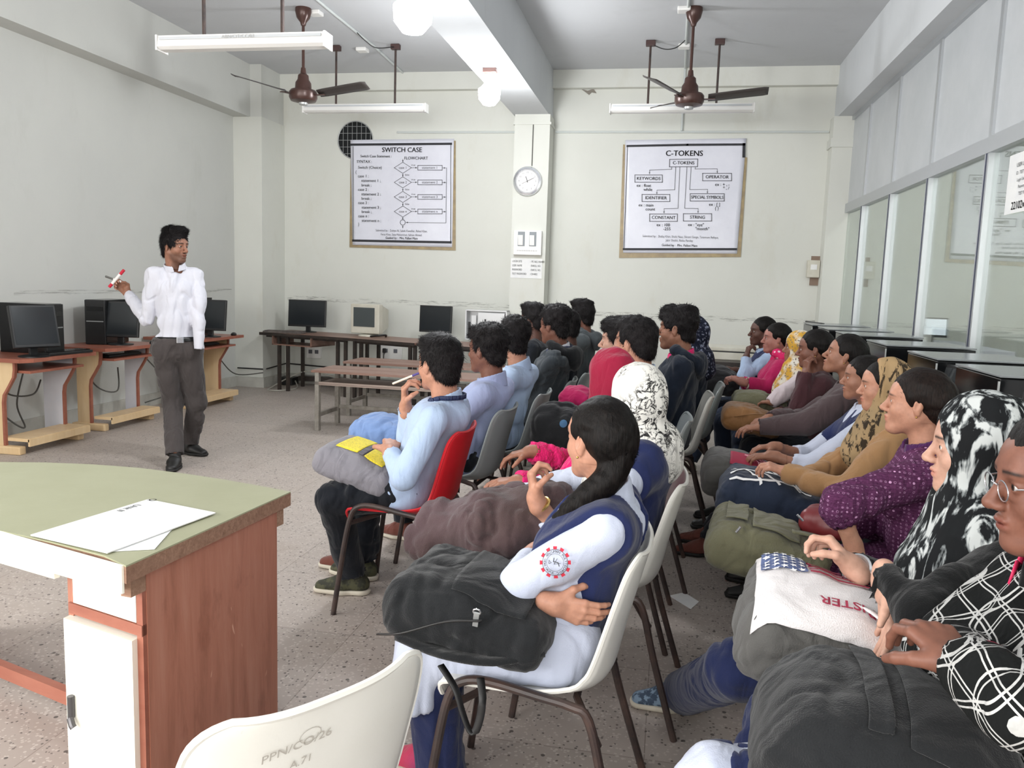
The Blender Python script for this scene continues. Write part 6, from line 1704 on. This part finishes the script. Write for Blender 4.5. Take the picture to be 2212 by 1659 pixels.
P_('zebra', 'seated girl in black and white brush stroke head scarf and black gown', at(2112, 968, 1.92), R(176), hyaw=R(-8), hpitch=R(3), s=.95, male=False, skin='fair', hair='hijab', hair_mat=C_['zebra'], hips=(.72, 1.94), res=.75, lean=.02,
   top=dict(kind='gown', m=C_['black'], e=.022, long=True), bottoms=dict(m=C_['salwar'], e=.014, flare=1.45),
   arms=dict(L=dict(w=S1(1912, 1258, -.18), e=S1(1990, 1330, -.28), d=(.05, -.25, -.75), n=(-1, 0, .1), th=(-.5, -.6, .3), curl=(.15, .2, .2, .25), thumb=.2, cuff=.9), R=dict(w=S1(1842, 1225, .02), e=S1(1960, 1290, .18), d=(-.55, .35, .55), n=(-.5, -.2, -.8), th=(-.3, -.8, .3), curl=(.7, .8, .85, .9), thumb=.6, cuff=.88)),
   legs=dict(L=dict(k=Vector((.30, 1.82, .50)), a=Vector((.14, 1.74, .085)), t=(-1, -.2, 0)), R=dict(k=Vector((.22, 2.03, .50)), a=onz(1462, 1488, .085)+Vector((.02, .03, 0)), t=(-1, -.1, 0))),
   shoes=dict(m=mottled('printed canvas shoe', '#3a4a5e', '#7d93a8', 40, .8, .1, contrast=(.48, .55)), sole=C_['sole']), extras=(bangle(-1, M['chrome'], .031, .007, .0),), seed=62)
P1 = lambda px, py, dy=0: at(px, py, 2.68+dy)
def shirt_neck(ctx):
    N = ctx['N']; sd = SDF(N-.2, N+.12, .006); ctx['trunk'](sd, .019, False); sd.cap(N+np.array([.0, 0, 0]), N+np.array([0, 0, .15]), .056, .066, .01, mode='s')
    G = np.stack(np.meshgrid(*sd.ax, indexing='ij'), -1); d = np.maximum(np.abs(G[..., 1])-(.012+.55*np.clip(G[..., 2]-(N[2]-.13), 0, 1)), (N[0]+.01)-G[..., 0]); sd.V = np.maximum(sd.V, d.astype(np.float32)); ctx['cmesh']('shirt_front', sd, C_['sky_shirt'], .001)
P_('purple', 'seated girl in purple dotted knit jacket over a blue shirt, hair tied back', at(1980, 872, 2.72), R(174), hyaw=R(-12), hpitch=R(-2), s=.90, male=False, skin='light', hair='tiedlow', hair_mat=M['hair_brown'], hips=(.84, 2.72), res=.85, lean=.03, brow=.9,
   top=dict(kind='knit_jacket', m=C_['dots'], e=.024, long=True, collar=C_['plum']), kurta=dict(m=C_['dots'], len=.05), bottoms=dict(m=C_['salwar'], e=.016, flare=1.4),
   arms=dict(L=dict(w=P1(1848, 1195, -.22), e=P1(1812, 1090, -.22), d=(.15, -.2, -.9), n=(-1, .1, 0), th=(-.2, -1, 0), curl=(.3, .3, .35, .4), cuff=.25), R=dict(w=P1(1790, 1130, .08))), extras=(shirt_neck,), seed=63)
L1 = lambda px, py, dy=0: at(px, py, 3.38+dy)
P_('leopard', 'seated girl in tan sweater with an animal print scarf loose over dark hair', at(1908, 834, 3.42), R(176), hyaw=R(-4), hpitch=R(4), s=.86, male=False, skin='light', hair='drape', hair_mat=C_['leopard'], hips=(.90, 3.43), res=.95, lean=.04,
   top=dict(kind='sweater', m=C_['tan'], e=.020, long=True), kurta=dict(m=C_['hood_grey'], len=.22), bottoms=dict(m=C_['jeans'], e=.016),
   arms=dict(L=dict(w=L1(1698, 1020, -.12), e=L1(1825, 1060, -.26), d=(-.85, .1, .25), n=(0, .2, -1), th=(0, .8, .3), curl=(.5, .55, .6, .6), thumb=.5, cuff=.95), R=dict(w=L1(1722, 1042, .05), e=L1(1800, 1010, .2), d=(-.2, -.3, -.9), n=(-1, 0, -.3), th=(0, -.8, 0), curl=(.25, .3, .3, .35), cuff=.9)), shoes=dict(m=C_['leather'], sole=C_['soleblack']), seed=64)
W1 = lambda px, py, dy=0: at(px, py, 3.88+dy)
P_('navygirl', 'seated girl in navy stole over pale uniform with hands stretched out on a grey bag', at(1864, 818, 3.93), R(176), hyaw=R(-2), s=.86, male=False, skin='tan', hair='tied', hips=(.92, 3.93), res=1.1, lean=.03,
   top=dict(kind='kurta', m=C_['kurta'], e=.018, long=True, collar=C_['kurta']), kurta=dict(m=C_['kurta'], len=.2), bottoms=dict(m=C_['jeans'], e=.016),
   arms=dict(L=dict(w=W1(1665, 985, -.12), e=W1(1752, 1010, -.18), d=(-.9, .05, -.1), n=(0, .1, -1), th=(0, .9, .3), curl=(.35, .4, .4, .45), cuff=.35), R=dict(w=W1(1672, 965, .02), e=W1(1745, 985, .15), d=(-.9, -.2, -.05), n=(0, -.1, -1), th=(0, -.9, .3), curl=(.35, .4, .4, .45), cuff=.35)), extras=(vest(C_['navy']),), stretch=.1, shoes=dict(m=C_['leather'], sole=C_['soleblack']), seed=65)
P_('brown', 'seated student in brown grey jacket with upturned face and a pearl ear stud', at(1824, 768, 4.45), R(174), hyaw=R(-4), hpitch=R(-12), s=.92, male=False, skin='tan', hair='tied', hips=(.94, 4.46), res=1.2, lean=.06, brow=1,
   top=dict(kind='jacket', m=C_['brownhood'], e=.026, amp=.009), bottoms=dict(m=C_['jeans_dark'], e=.022),
   arms=dict(L=dict(w=at(1645, 922, 4.27), e=at(1740, 915, 4.24), d=(-.95, .1, -.15), n=(0, .1, -1), th=(0, .9, .3), curl=(.3, .35, .4, .45), cuff=.98), R=dict(w=at(1660, 905, 4.5))),
   stretch=.32, shoes=dict(m=C_['brownshoe'], sole=C_['soleblack']), extras=(bangle(1, M['white_enamel'], .037, .003, -.04),), seed=66)
P_('maroon', 'seated student in dark maroon jacket resting cheek on one fist', at(1759, 755, 4.98), R(174), hyaw=R(-4), hpitch=R(4), s=.93, male=False, skin='brown', hair='tied', hips=(.93, 4.99), res=1.3, lean=.10,
   top=dict(kind='jacket', m=C_['maroon'], e=.026, amp=.009), bottoms=dict(m=C_['jeans_dark'], e=.022),
   arms=dict(L=dict(w=at(1742, 808, 4.82), e=at(1728, 880, 4.77), d=(.0, .2, 1), n=(1, .4, 0), th=(0, 1, .2), curl=(.8, .8, .8, .8), cuff=.95), R=dict(w=at(1680, 890, 5.05))), stretch=.2, shoes=dict(m=C_['leather'], sole=C_['soleblack']), seed=67)
P_('yellow', 'seated student in yellow and white beaded scarf with pale pink sleeves', at(1724, 752, 5.5), R(176), hyaw=R(0), s=.86, male=False, skin='tan', hair='hijab', hair_mat=C_['yellow'], hips=(.87, 5.5), res=1.6, lean=.06,
   top=dict(kind='kurta', m=C_['palepink'], e=.022), bottoms=dict(m=C_['jeans'], e=.016), arms=dict(L=dict(w=at(1668, 868, 5.25), e=at(1690, 850, 5.27), cuff=1)), seed=68)
P_('pinkgirl', 'seated girl in hot pink jacket with a white dotted scarf, pale bangle on her wrist', at(1676, 732, 6.0), R(178), hyaw=R(6), s=.90, male=False, skin='rosy', hair='tied', hips=(.80, 6.02), res=1.4, lean=.04,
   top=dict(kind='jacket', m=C_['magenta'], e=.024, hood=C_['pinkdots'], collar=C_['pinkdots']), bottoms=dict(m=C_['jeans'], e=.016),
   arms=dict(L=dict(w=at(1600, 825, 5.75), e=at(1655, 835, 5.8), d=(-.8, .1, .3), n=(0, .2, -1), th=(0, .9, .4), curl=(.6, .65, .7, .7), thumb=.5, cuff=.7), R=dict(w=at(1604, 822, 5.95), d=(-.7, -.4, .3))), extras=(bangle(1, C_['sole'], .036, .007, -.03),), seed=69)
P_('chinhand', 'seated student in navy vest over pale blue shirt resting chin on hand', at(1646, 717, 6.55), R(184), hyaw=R(8), s=.95, male=False, skin='dark', hair='tied', hips=(.76, 6.58), res=1.5, lean=.06, noears=True,
   top=dict(kind='shirt', m=C_['sky_shirt'], e=.018, collar=C_['sky_shirt']), bottoms=dict(m=C_['jeans'], e=.016),
   arms=dict(L=dict(w=at(1612, 772, 6.35), e=at(1608, 812, 6.3), d=(.2, .1, 1), n=(1, .3, 0), th=(0, 1, .2), curl=(.8, .8, .8, .8), cuff=.92), R=dict(w=at(1590, 800, 6.5), d=(-.8, 0, .2))), extras=(vest(C_['navy']),), stretch=.2, shoes=dict(m=C_['sole'], sole=C_['sole']), seed=70)
# ---------------------------------------------------------------- computers along the glass partition
root = empty('partition_table', (1.5, 4.9, 0), 0, 'long dark computer table running along the glass partition behind the right row', 'table')
wp(MB().box2((1.12, .6, .715), (1.90, 9.6, .75)).build('table_top', M['bench_top']), root)
for y in (.65, 2.2, 3.8, 5.4, 7.0, 8.6, 9.5): wp(MB().box2((1.16, y-.02, 0), (1.86, y+.02, .715)).build('side_panel', M['steel_dark']), root)
labs = ['nearest black computer tower by the glass partition, its flat top shining', 'second black computer tower by the glass partition', 'third black computer tower by the glass partition', 'fourth black computer tower by the glass partition', 'black computer tower farthest back that shows a shining top by the glass partition', 'black computer tower at the far end of the partition table']
gl = mat('tower lid with painted reflection', '#7c8082', .2)  # grey base colour stands in for the pale reflection on the black tops
for i, (px, py) in enumerate(((2070, 786), (1971, 758), (1885, 734), (1822, 716), (1780, 705.5), (1748, 697))):
    p = onz(px, py, 1.17); root = empty('computer_tower', (1.40, p.y-.24, .75), 0, labs[i], 'computer', 'towers along the glass partition')
    def pp(mb, nm, m, sm=False): o = mb.build(nm, m, smooth=sm); o.parent = root; return o
    pp(MB().box((0, 0, .205), (.45, .46, .41), bev=.004), 'case', M['blackgloss'])
    pp(MB().box((0, 0, .418), (.455, .47, .008), bev=.002), 'lid', gl)
    pp(MB().box((-.228, -.232, .21), (.006, .006, .38)), 'edge_strip', M['steel'])
for i, (px, py, Y, w_) in enumerate(((2085, 830, 2.86, .36), (1950, 785, 3.72, .34))):
    p = at(px, py, Y)
    monitor((1.24, Y, .75), R(-78), .40, .33, ['nearest black monitor between the towers, leaning back beside the glass partition', 'second black monitor between the towers by the glass partition'][i], 10)
monitor((1.25, 7.6, .75), R(-80), .40, .36, 'black monitor behind the two farthest girls of the right row', 6)
# equipment table at the far right
q0 = at(1500, 775, 7.2)
root = empty('side_table', (.9, 7.9, 0), 0, 'dark side table near the back wall between the second and right rows', 'table')
wp(MB().box2((.15, 7.3, .77), (1.10, 8.3, .81)).build('table_top', M['steel_dark']), root)
for x, y in ((.2, 7.35), (1.05, 7.35), (.2, 8.2), (1.05, 8.2)): wp(MB().box2((x-.02, y-.02, 0), (x+.02, y+.02, .77)).build('leg', M['steel_dark']), root)
root = empty('scanner', (.62, 7.75, .81), R(-4), 'flat beige equipment box lying on the side table', 'scanner')
pp2(MB().box((0, 0, .035), (.66, .44, .07), bev=.01), 'body', M['beige'], root); pp2(MB().box((0, -.01, .095), (.62, .40, .035), bev=.008), 'lid', M['beige'], root); pp2(MB().box((0, -.005, .073), (.63, .43, .008)), 'gap', M['black'], root)
pipe('cable', curve_pts([(.85, 7.7, .93), (.95, 7.7, .97), (1.03, 7.7, .91), (1.05, 7.7, .82)]), .008, M['wire_black'], 'black cable arching off the beige equipment box', 'cable')
# behind the glass
mp = at(2008, 738, 9.0); monitor((mp.x, 9.0, .95), R(-12), .30, .20, 'lit monitor in the office behind the glass partition', 4, group='office monitors')
o = [c for c in bpy.data.objects if c.name.startswith('screen')][-1]; o.data.materials.clear(); o.data.materials.append(M['lcd'])
root = empty('office_desk', (mp.x, 9.0, 0), 0, 'office desk behind the glass partition', 'desk')
wp(MB().box2((mp.x-.4, 8.2, .91), (mp.x+.5, 9.8, .95)).build('desk_top', M['white_lam']), root)
for y in (8.25, 9.7): wp(MB().box2((mp.x-.35, y, 0), (mp.x+.45, y+.04, .91)).build('side_panel', M['white_lam']), root)

# ---------------------------------------------------------------- bags and things on laps
yel = mat('yellow printed panel', '#e6d22c', .7); t = NT(yel); k = t.ramp(t.noise(t.coord(), 34, 5, .7, 2), [(.50, 0.0), (.515, 1.0), (.53, 1.0), (.545, 0.0)]); t.base(t.mix(t.math('MULTIPLY', k, .7), '#e6d22c', '#6c6626'))
def greybag(t):
    return None
C_['greybag'] = cloth('grey polyester', '#77757c', '#86848b', fold=.4)
C_['greydark'] = cloth('dark grey polyester', '#5b5961', '#66646b', fold=.4)
C_['greybag2'] = cloth('dusty grey cloth', '#4d4c4b', '#5a5956', fold=.4)
C_['olivebag'] = cloth('worn olive canvas', '#5f5e49', '#716f58', '#000' and .9 if False else .9, fold=.6)
C_['tanbag'] = cloth('tan leather', '#7d5733', '#8b633c', .55, fold=.4)
def panel(o, hf, u0, u1, v0, v1, m, name, lift=.004, n=16, seed=0):
    """patch conforming to the bag's top surface, in bag coordinates (fractions of half size)"""
    me = o.data; nV = len(me.vertices); co = np.zeros(nV*3, np.float32); me.vertices.foreach_get('co', co); co = co.reshape(-1, 3)
    top = co[co[:, 2] > -hf[2]*.15]
    b = MB(); rows = []
    for j in range(n+1):
        r_ = []
        for i in range(n+1):
            f = i/n; g = j/n; x = (u0(g) if callable(u0) else u0)*(1-f)+(u1(g) if callable(u1) else u1)*f; y = v0*(1-g)+v1*g
            p = np.array([x*hf[0], y*hf[1]]); d = ((top[:, :2]-p)**2).sum(1); ix = np.argsort(d)[:6]; zz = top[ix, 2].max()
            r_.append(b.bm.verts.new((p[0], p[1], zz+lift)))
        rows.append(r_)
    for A_, B_ in zip(rows, rows[1:]):
        for i in range(n): b.bm.faces.new((A_[i], A_[i+1], B_[i+1], B_[i]))
    q = b.build(name, m, smooth=True); q.parent = o; sdm = q.modifiers.new('t', 'SOLIDIFY'); sdm.thickness = .003; sm_ = q.modifiers.new('s', 'SMOOTH'); sm_.iterations = 3
    return q
# yellow and grey backpack, boy on the red chair
o, hf = softbag('backpack', at(790, 1003, 3.42), (.38, .36, .15), R(176), C_['greybag'], 'yellow and grey backpack on the knees of the boy on the red chair', 'backpack', tilty=R(-16), seed=2, amp=.004)
panel(o, hf, .05, .62, -.60, .62, yel, 'yellow_panel'); panel(o, hf, -.62, -.12, -.62, .62, yel, 'yellow_panel'); panel(o, hf, -.10, .03, -.66, .66, C_['greydark'], 'grey_band', .006)
strap(o, [(-.14, -.2, -.02), (-.20, -.24, -.06), (-.10, -.27, -.09), (-.02, -.235, -.05)], .025, C_['greydark'])
o, hf = softbag('bag', at(833, 930, 4.02), (.32, .32, .17), R(176), C_['denim'], 'light denim blue bag on the knees of the boy in the lavender shirt', seed=5, amp=.008)
# black backpack of the first girl
o, hf = softbag('backpack', Vector((-.435, 1.95, .635)), (.42, .36, .18), R(176), C_['blackbag'], 'black backpack with white zip tag on the lap of the girl with the plait', 'backpack', tilty=R(-9), seed=4, amp=.007, res=.006)
panel(o, hf, -.72, .20, -.80, .85, C_['blackbag'], 'front_flap', .010)
zt_ = MB(); zc = Vector((.05, .13, .085)); zt_.box((0, 0, 0), (.014, .052, .003), bev=.001)
def along(p, off): return p
tagp = MB(); tagp.box((.0, .0, 0), (.013, .05, .004), bev=.001); tg = tagp.build('zip_tag', M['silver'], smooth=False); tg.parent = o
pz = G1(1028, 1340, -.30); Mi = o.matrix_world.inverted(); lp_ = Mi @ at(1028, 1338, 1.752); tg.location = lp_; tg.rotation_euler = (R(62), 0, R(8))
rg = MB(); rg.tube([(cos(a)*.009, .028+sin(a)*.009, 0) for a in [2*pi*k/14 for k in range(14)]], .002, 6, closed=True); rr = rg.build('zip_ring', M['chrome'], smooth=True); rr.parent = tg
strap(o, [(-.06, .20, .05), (.02, .215, .03), (.12, .215, -.03), (.19, .18, -.07)], .006, M['wire_black'], 'piping')
strap(o, [(.02, .19, -.09), (-.03, .215, -.12), (-.06, .225, -.165), (-.085, .23, -.20), (-.10, .23, -.20), (-.105, .225, -.16), (-.10, .22, -.12), (-.08, .19, -.09)], .018, M['wire_black'], 'hanging_strap')
strap(o, [(-.20, .12, -.02), (-.10, .185, -.045), (.02, .195, -.06), (.14, .16, -.07)], .04, C_['blackbag'], 'shoulder_strap', .01)
# brown jacket over the lap of the floral scarf girl
sd = SDF((-1.15, 2.15, .30), (-.05, 3.1, .95), .0085)
J = lambda px, py, Y: at(px, py, Y)
for a, b_, r1, r2 in ((J(960, 1125, 2.45), J(1200, 1085, 2.45), .075, .07), (J(905, 1165, 2.42), J(1040, 1135, 2.40), .05, .09), (J(915, 1180, 2.40), J(945, 1245, 2.42), .045, .035), (J(1040, 1135, 2.38), J(1180, 1150, 2.38), .09, .07), (J(1040, 1180, 2.36), J(1100, 1175, 2.33), .05, .05), (J(1180, 1075, 2.62), J(1235, 1095, 2.6), .07, .06), (J(1040, 1090, 2.7), J(1190, 1080, 2.75), .06, .06), (J(950, 1125, 2.6), J(1100, 1100, 2.75), .06, .06)):
    sd.cap(a, b_, r1, r2, .05)
Pj, Fj, Nj = sd.net(); Pj = relax(Pj, Fj, 2); Pj = folds(Pj, Nj, .020, 6.5, 3, (1, 1, .8)); Pj = folds(Pj, Nj, .009, 15, 8, (1, 1, .6))
o = np_mesh('jacket', Pj, Fj, C_['jacket']); tag(o, 'brown grey windcheater heaped on the lap of the girl in the floral scarf', 'jacket')
# crimson bag and black bag between the rows
softbag('bag', at(1250, 862, 4.45), (.20, .20, .15), R(170), C_['magenta'], 'crimson bag on a lap just left of the crimson scarf', seed=7, amp=.006)
o, hf = softbag('backpack', at(1212, 922, 4.15), (.28, .28, .26), R(170), C_['blackbag'], 'black backpack with a sky blue patch beside the grey chair rim', 'backpack', seed=8, amp=.008)
pt = MB(); 
pt.lathe([(0, 0), (.02, 0), (.016, .002), (0, .008)], seg=20); q = pt.build('blue_patch', mat('sky blue patch', '#2c587c', .6), smooth=True); q.parent = o; q.location = o.matrix_world.inverted() @ at(1217, 915, 3.96); q.rotation_euler = (R(70), 0, R(180))
# row three
o, hf = softbag('backpack', at(1622, 905, 4.92), (.34, .34, .16), R(176), C_['tanbag'], 'tan brown leather bag on the lap of the student in the maroon jacket', 'bag', tilty=R(-8), seed=12, amp=.007)
strap(o, [(.1, .16, .02), (.0, .185, .06), (-.12, .15, .07)], .014, C_['tanbag'])
softbag('bag', at(1640, 868, 5.45), (.34, .30, .13), R(176), C_['olivebag'], 'olive and white bag on the lap of the student in the yellow scarf', seed=13, amp=.008)
softbag('backpack', at(1548, 822, 6.4), (.34, .34, .24), R(176), C_['blackbag'], 'black backpack on the lap of the student resting chin on hand', 'backpack', seed=14, amp=.008)
o, hf = softbag('backpack', at(1600, 1010, 3.88)+Vector((0, 0, -.03)), (.36, .40, .20), R(176), C_['greybag2'], 'grey backpack with red printed panel under the outstretched hands', 'backpack', tilty=R(-6), seed=15, amp=.006)
rp = panel(o, hf, -.75, .35, .05, .82, mat('red printed cloth', '#a02845', .7), 'red_panel')
def topz(o, lift=.004):
    co = np.array([v.co[:] for v in o.data.vertices]); co = co[co[:, 2] > 0]
    def z(x, y):
        d = ((co[:, :2]-np.array([x, y]))**2).sum(1); ix = np.argsort(d)[:5]; return float(co[ix, 2].max())+lift
    return z
def drape_text(o, zf, txt, x, y, size, m, rot=0, sx=1):
    vs, fs = text_verts(txt, size, sx, 'CENTER', .03); c, s2 = cos(rot), sin(rot); V = [(x+a*c-b_*s2, y+a*s2+b_*c) for a, b_ in vs]
    me = bpy.data.meshes.new('lettering'); me.from_pydata([(a, b_, zf(a, b_)) for a, b_ in V], [], fs); me.update(); return link_mesh('lettering', me, m, o)
pm = mat('pale red print', '#e7a9b4', .7); zr = topz(rp, .0025)
drape_text(o, zr, 'STREET', -.065, .060, .036, pm, pi, 1.1); drape_text(o, zr, 'STYLE', -.065, .095, .036, pm, pi, 1.1)
o, hf = softbag('backpack', at(1665, 1062, 3.38)+Vector((0, 0, -.02)), (.42, .36, .20), R(174), C_['jeans'], 'navy backpack with white curved stripes under the tan sweater sleeves', 'backpack', tilty=R(-6), seed=16, amp=.006)
zn = topz(o, .003); vs_, fs_ = [], []
for (a, c, bow) in (((.17, .02), (-.14, .13), .03), ((.17, .13), (-.16, .06), -.03), ((.16, .0), (.05, .15), .02), ((.10, .01), (-.02, .14), .0), ((.17, .09), (.0, .0), .03), ((.02, .01), (-.10, .12), -.01)):
    a, c = Vector(a), Vector(c); nn_ = Vector((-(c-a).y, (c-a).x)).normalized(); n_ = 14; b0 = len(vs_)
    for k in range(n_+1):
        t_ = k/n_; p_ = a.lerp(c, t_)+nn_*bow*4*t_*(1-t_)
        for s_ in (-1, 1): q_ = p_+nn_*s_*.0055; vs_.append((q_.x, q_.y, zn(q_.x, q_.y)))
    fs_ += [(b0+2*k, b0+2*k+1, b0+2*k+3, b0+2*k+2) for k in range(n_)]
me = bpy.data.meshes.new('white_stripes'); me.from_pydata(vs_, [], fs_); me.update(); link_mesh('white_stripes', me, M['paper'], o)
o, hf = softbag('backpack', at(1660, 1165, 2.66)+Vector((0, 0, -.02)), (.38, .36, .17), R(174), C_['olivebag'], 'worn olive canvas backpack on the lap of the girl in the purple dotted knit', 'backpack', tilty=R(-8), seed=17, amp=.011, res=.006)
panel(o, hf, .42, .78, -.55, .55, C_['olivebag'], 'pocket_flap', .012); panel(o, hf, -.45, .35, -.6, .65, C_['olivebag'], 'front_pocket', .010)
for p, q in (((1590, 1150), (1600, 1138)), ((1722, 1112), (1735, 1125))):
    z_ = MB(); z_.tube([o.matrix_world.inverted() @ at(p[0], p[1], 2.46), o.matrix_world.inverted() @ at(q[0], q[1], 2.46)], .004, 6); z_ = z_.build('zip_pull', M['chrome'], smooth=True); z_.parent = o
strap(o, [(-.05, .12, .10), (-.14, .12, .10), (-.22, .10, .06)], .035, C_['olivebag'])
softbag('purse', at(1790, 1130, 2.66), (.16, .10, .09), R(150), mat('dark red leather', '#6a2226', .4), 'small dark red purse between the olive backpack and the purple knit sleeve', seed=18, amp=.003)
# white bag with flag print
def flagmat():
    m = cloth('white printed bag cloth', '#d9d5d6', '#e0dcdc', fold=.5, foldscale=5); return m
fm = flagmat()
bc = Vector((.42, 1.86, .685))
o, hf = softbag('backpack', bc, (.46, .38, .22), R(174), C_['greybag2'], 'white backpack with flag print and red lettering on the black gowned lap', 'backpack', tilty=R(-7), seed=19, amp=.009, res=.006)
wq = panel(o, hf, -.97, .90, -.86, .93, fm, 'white_front', .006, 26)
blue = mat('washed blue print', '#56648c', .8); redp = mat('washed red print', '#9c3049', .8)
def surf_print(o, hf, wq):
    co = np.array([v.co[:] for v in wq.data.vertices])
    def z(x, y):
        d = ((co[:, :2]-np.array([x, y]))**2).sum(1); ix = np.argsort(d)[:4]; w_ = 1/(d[ix]+1e-6); return float((co[ix, 2]*w_).sum()/w_.sum())+.0045
    return z
zf = surf_print(o, hf, wq)
def draped(name, faces, m):
    vs, fs = [], []
    for poly in faces:
        b0 = len(vs); vs += [(x, y, zf(x, y)) for x, y in poly]; fs.append(tuple(range(b0, b0+len(poly))))
    me = bpy.data.meshes.new(name); me.from_pydata(vs, [], fs); me.update(); ob = link_mesh(name, me, m, o); return ob
def grid_rect(x0, x1, y0, y1, n=8, f=lambda x, y: (x, y)):
    out = []
    for i in range(n):
        for j in range(n):
            a, b_ = x0+(x1-x0)*i/n, x0+(x1-x0)*(i+1)/n; c, d = y0+(y1-y0)*j/n, y0+(y1-y0)*(j+1)/n
            out.append([f(a, c), f(b_, c), f(b_, d), f(a, d)])
    return out
draped('blue_canton', grid_rect(.095, .195, -.145, -.015, 10), blue)
st_ = []
for i in range(5):
    for j in range(6):
        cx_, cy_ = .108+i*.019, -.134+j*.0225+(i % 2)*.012; pts = [(cx_+(.0095 if k % 2 == 0 else .004)*cos(R(36*k)), cy_+(.0095 if k % 2 == 0 else .004)*sin(R(36*k))) for k in range(10)]; st_.append(pts)
s_ = draped('white_stars', st_, M['paper']); s_.location.z = .0022
stp = []
for k in range(5):
    y0 = -.145+k*.030
    stp += grid_rect(-.15, .09, y0, y0+.014, 12, lambda x, y: (x, y+.012*sin((x+.1)*22)*.6))
draped('red_stripes', stp, redp)
def lettering(txt, x, y, size, m, nm, rot=0, sx=1):
    vs, fs = text_verts(txt, size, sx, 'CENTER', .02); c, s2 = cos(rot), sin(rot); V = [(x+a*c-b_*s2, y+a*s2+b_*c) for a, b_ in vs]
    me = bpy.data.meshes.new(nm); me.from_pydata([(a, b_, zf(a, b_)+.001) for a, b_ in V], [], fs); me.update(); return link_mesh(nm, me, m, o)
lettering('AERO', -.13, .0, .045, M['ink'], 'dark_lettering', R(185), 1)
lettering('POP T.UBRISTER', -.062, .108, .040, redp, 'red_lettering', R(0), .95)
strap(o, [(.03, .06, hf[2]*.95), (-.03, .12, hf[2]*1.03), (-.10, .19, hf[2]*.75)], .014, fm, 'white_cord')
# big black backpack in the near right corner
o, hf = softbag('backpack', Vector((.385, 1.33, .69)), (.42, .40, .30), R(176), C_['blackbag'], 'big dusty black backpack on the lap of the person with glasses', 'backpack', tilty=R(-14), seed=21, amp=.006, res=.006, taper=.35)
panel(o, hf, .25, .42, -.6, .7, C_['blackbag'], 'webbing', .008); panel(o, hf, -.7, .15, -.7, .75, C_['blackbag'], 'front_panel', .007)
# loose paper on the floor, feet and chairs details
sheetp = [onz(x, y, .001) for x, y in ((1445, 1287), (1478, 1280), (1510, 1300), (1492, 1316))]
tag(MB().prism([(p.x, p.y, .001) for p in sheetp], (0, 0, .0012)).build('paper_sheet', M['paper']), 'small white paper lying on the terrazzo floor between the rows', 'paper')
# handwriting on the back of the foreground chair
ch = [c for c in bpy.data.objects if c.get('label', '').startswith('empty dirty white')][0]
Pp = Print((-.2365, .03, .70), (0, -1, 0), (-.22, 0, .975), .0065)
Pp.text('PPN/CO/26', -.025, .045, .020, 1.2); Pp.text('A.71', -.015, .012, .019, 1.1)
Pp.poly([(-.005+.018*cos(2*pi*k/16), .055+.012*sin(2*pi*k/16)) for k in range(16)], .001)
q = Pp.build('handwriting', mat('faded pencil', '#b3ada4', .8)); q.parent = ch
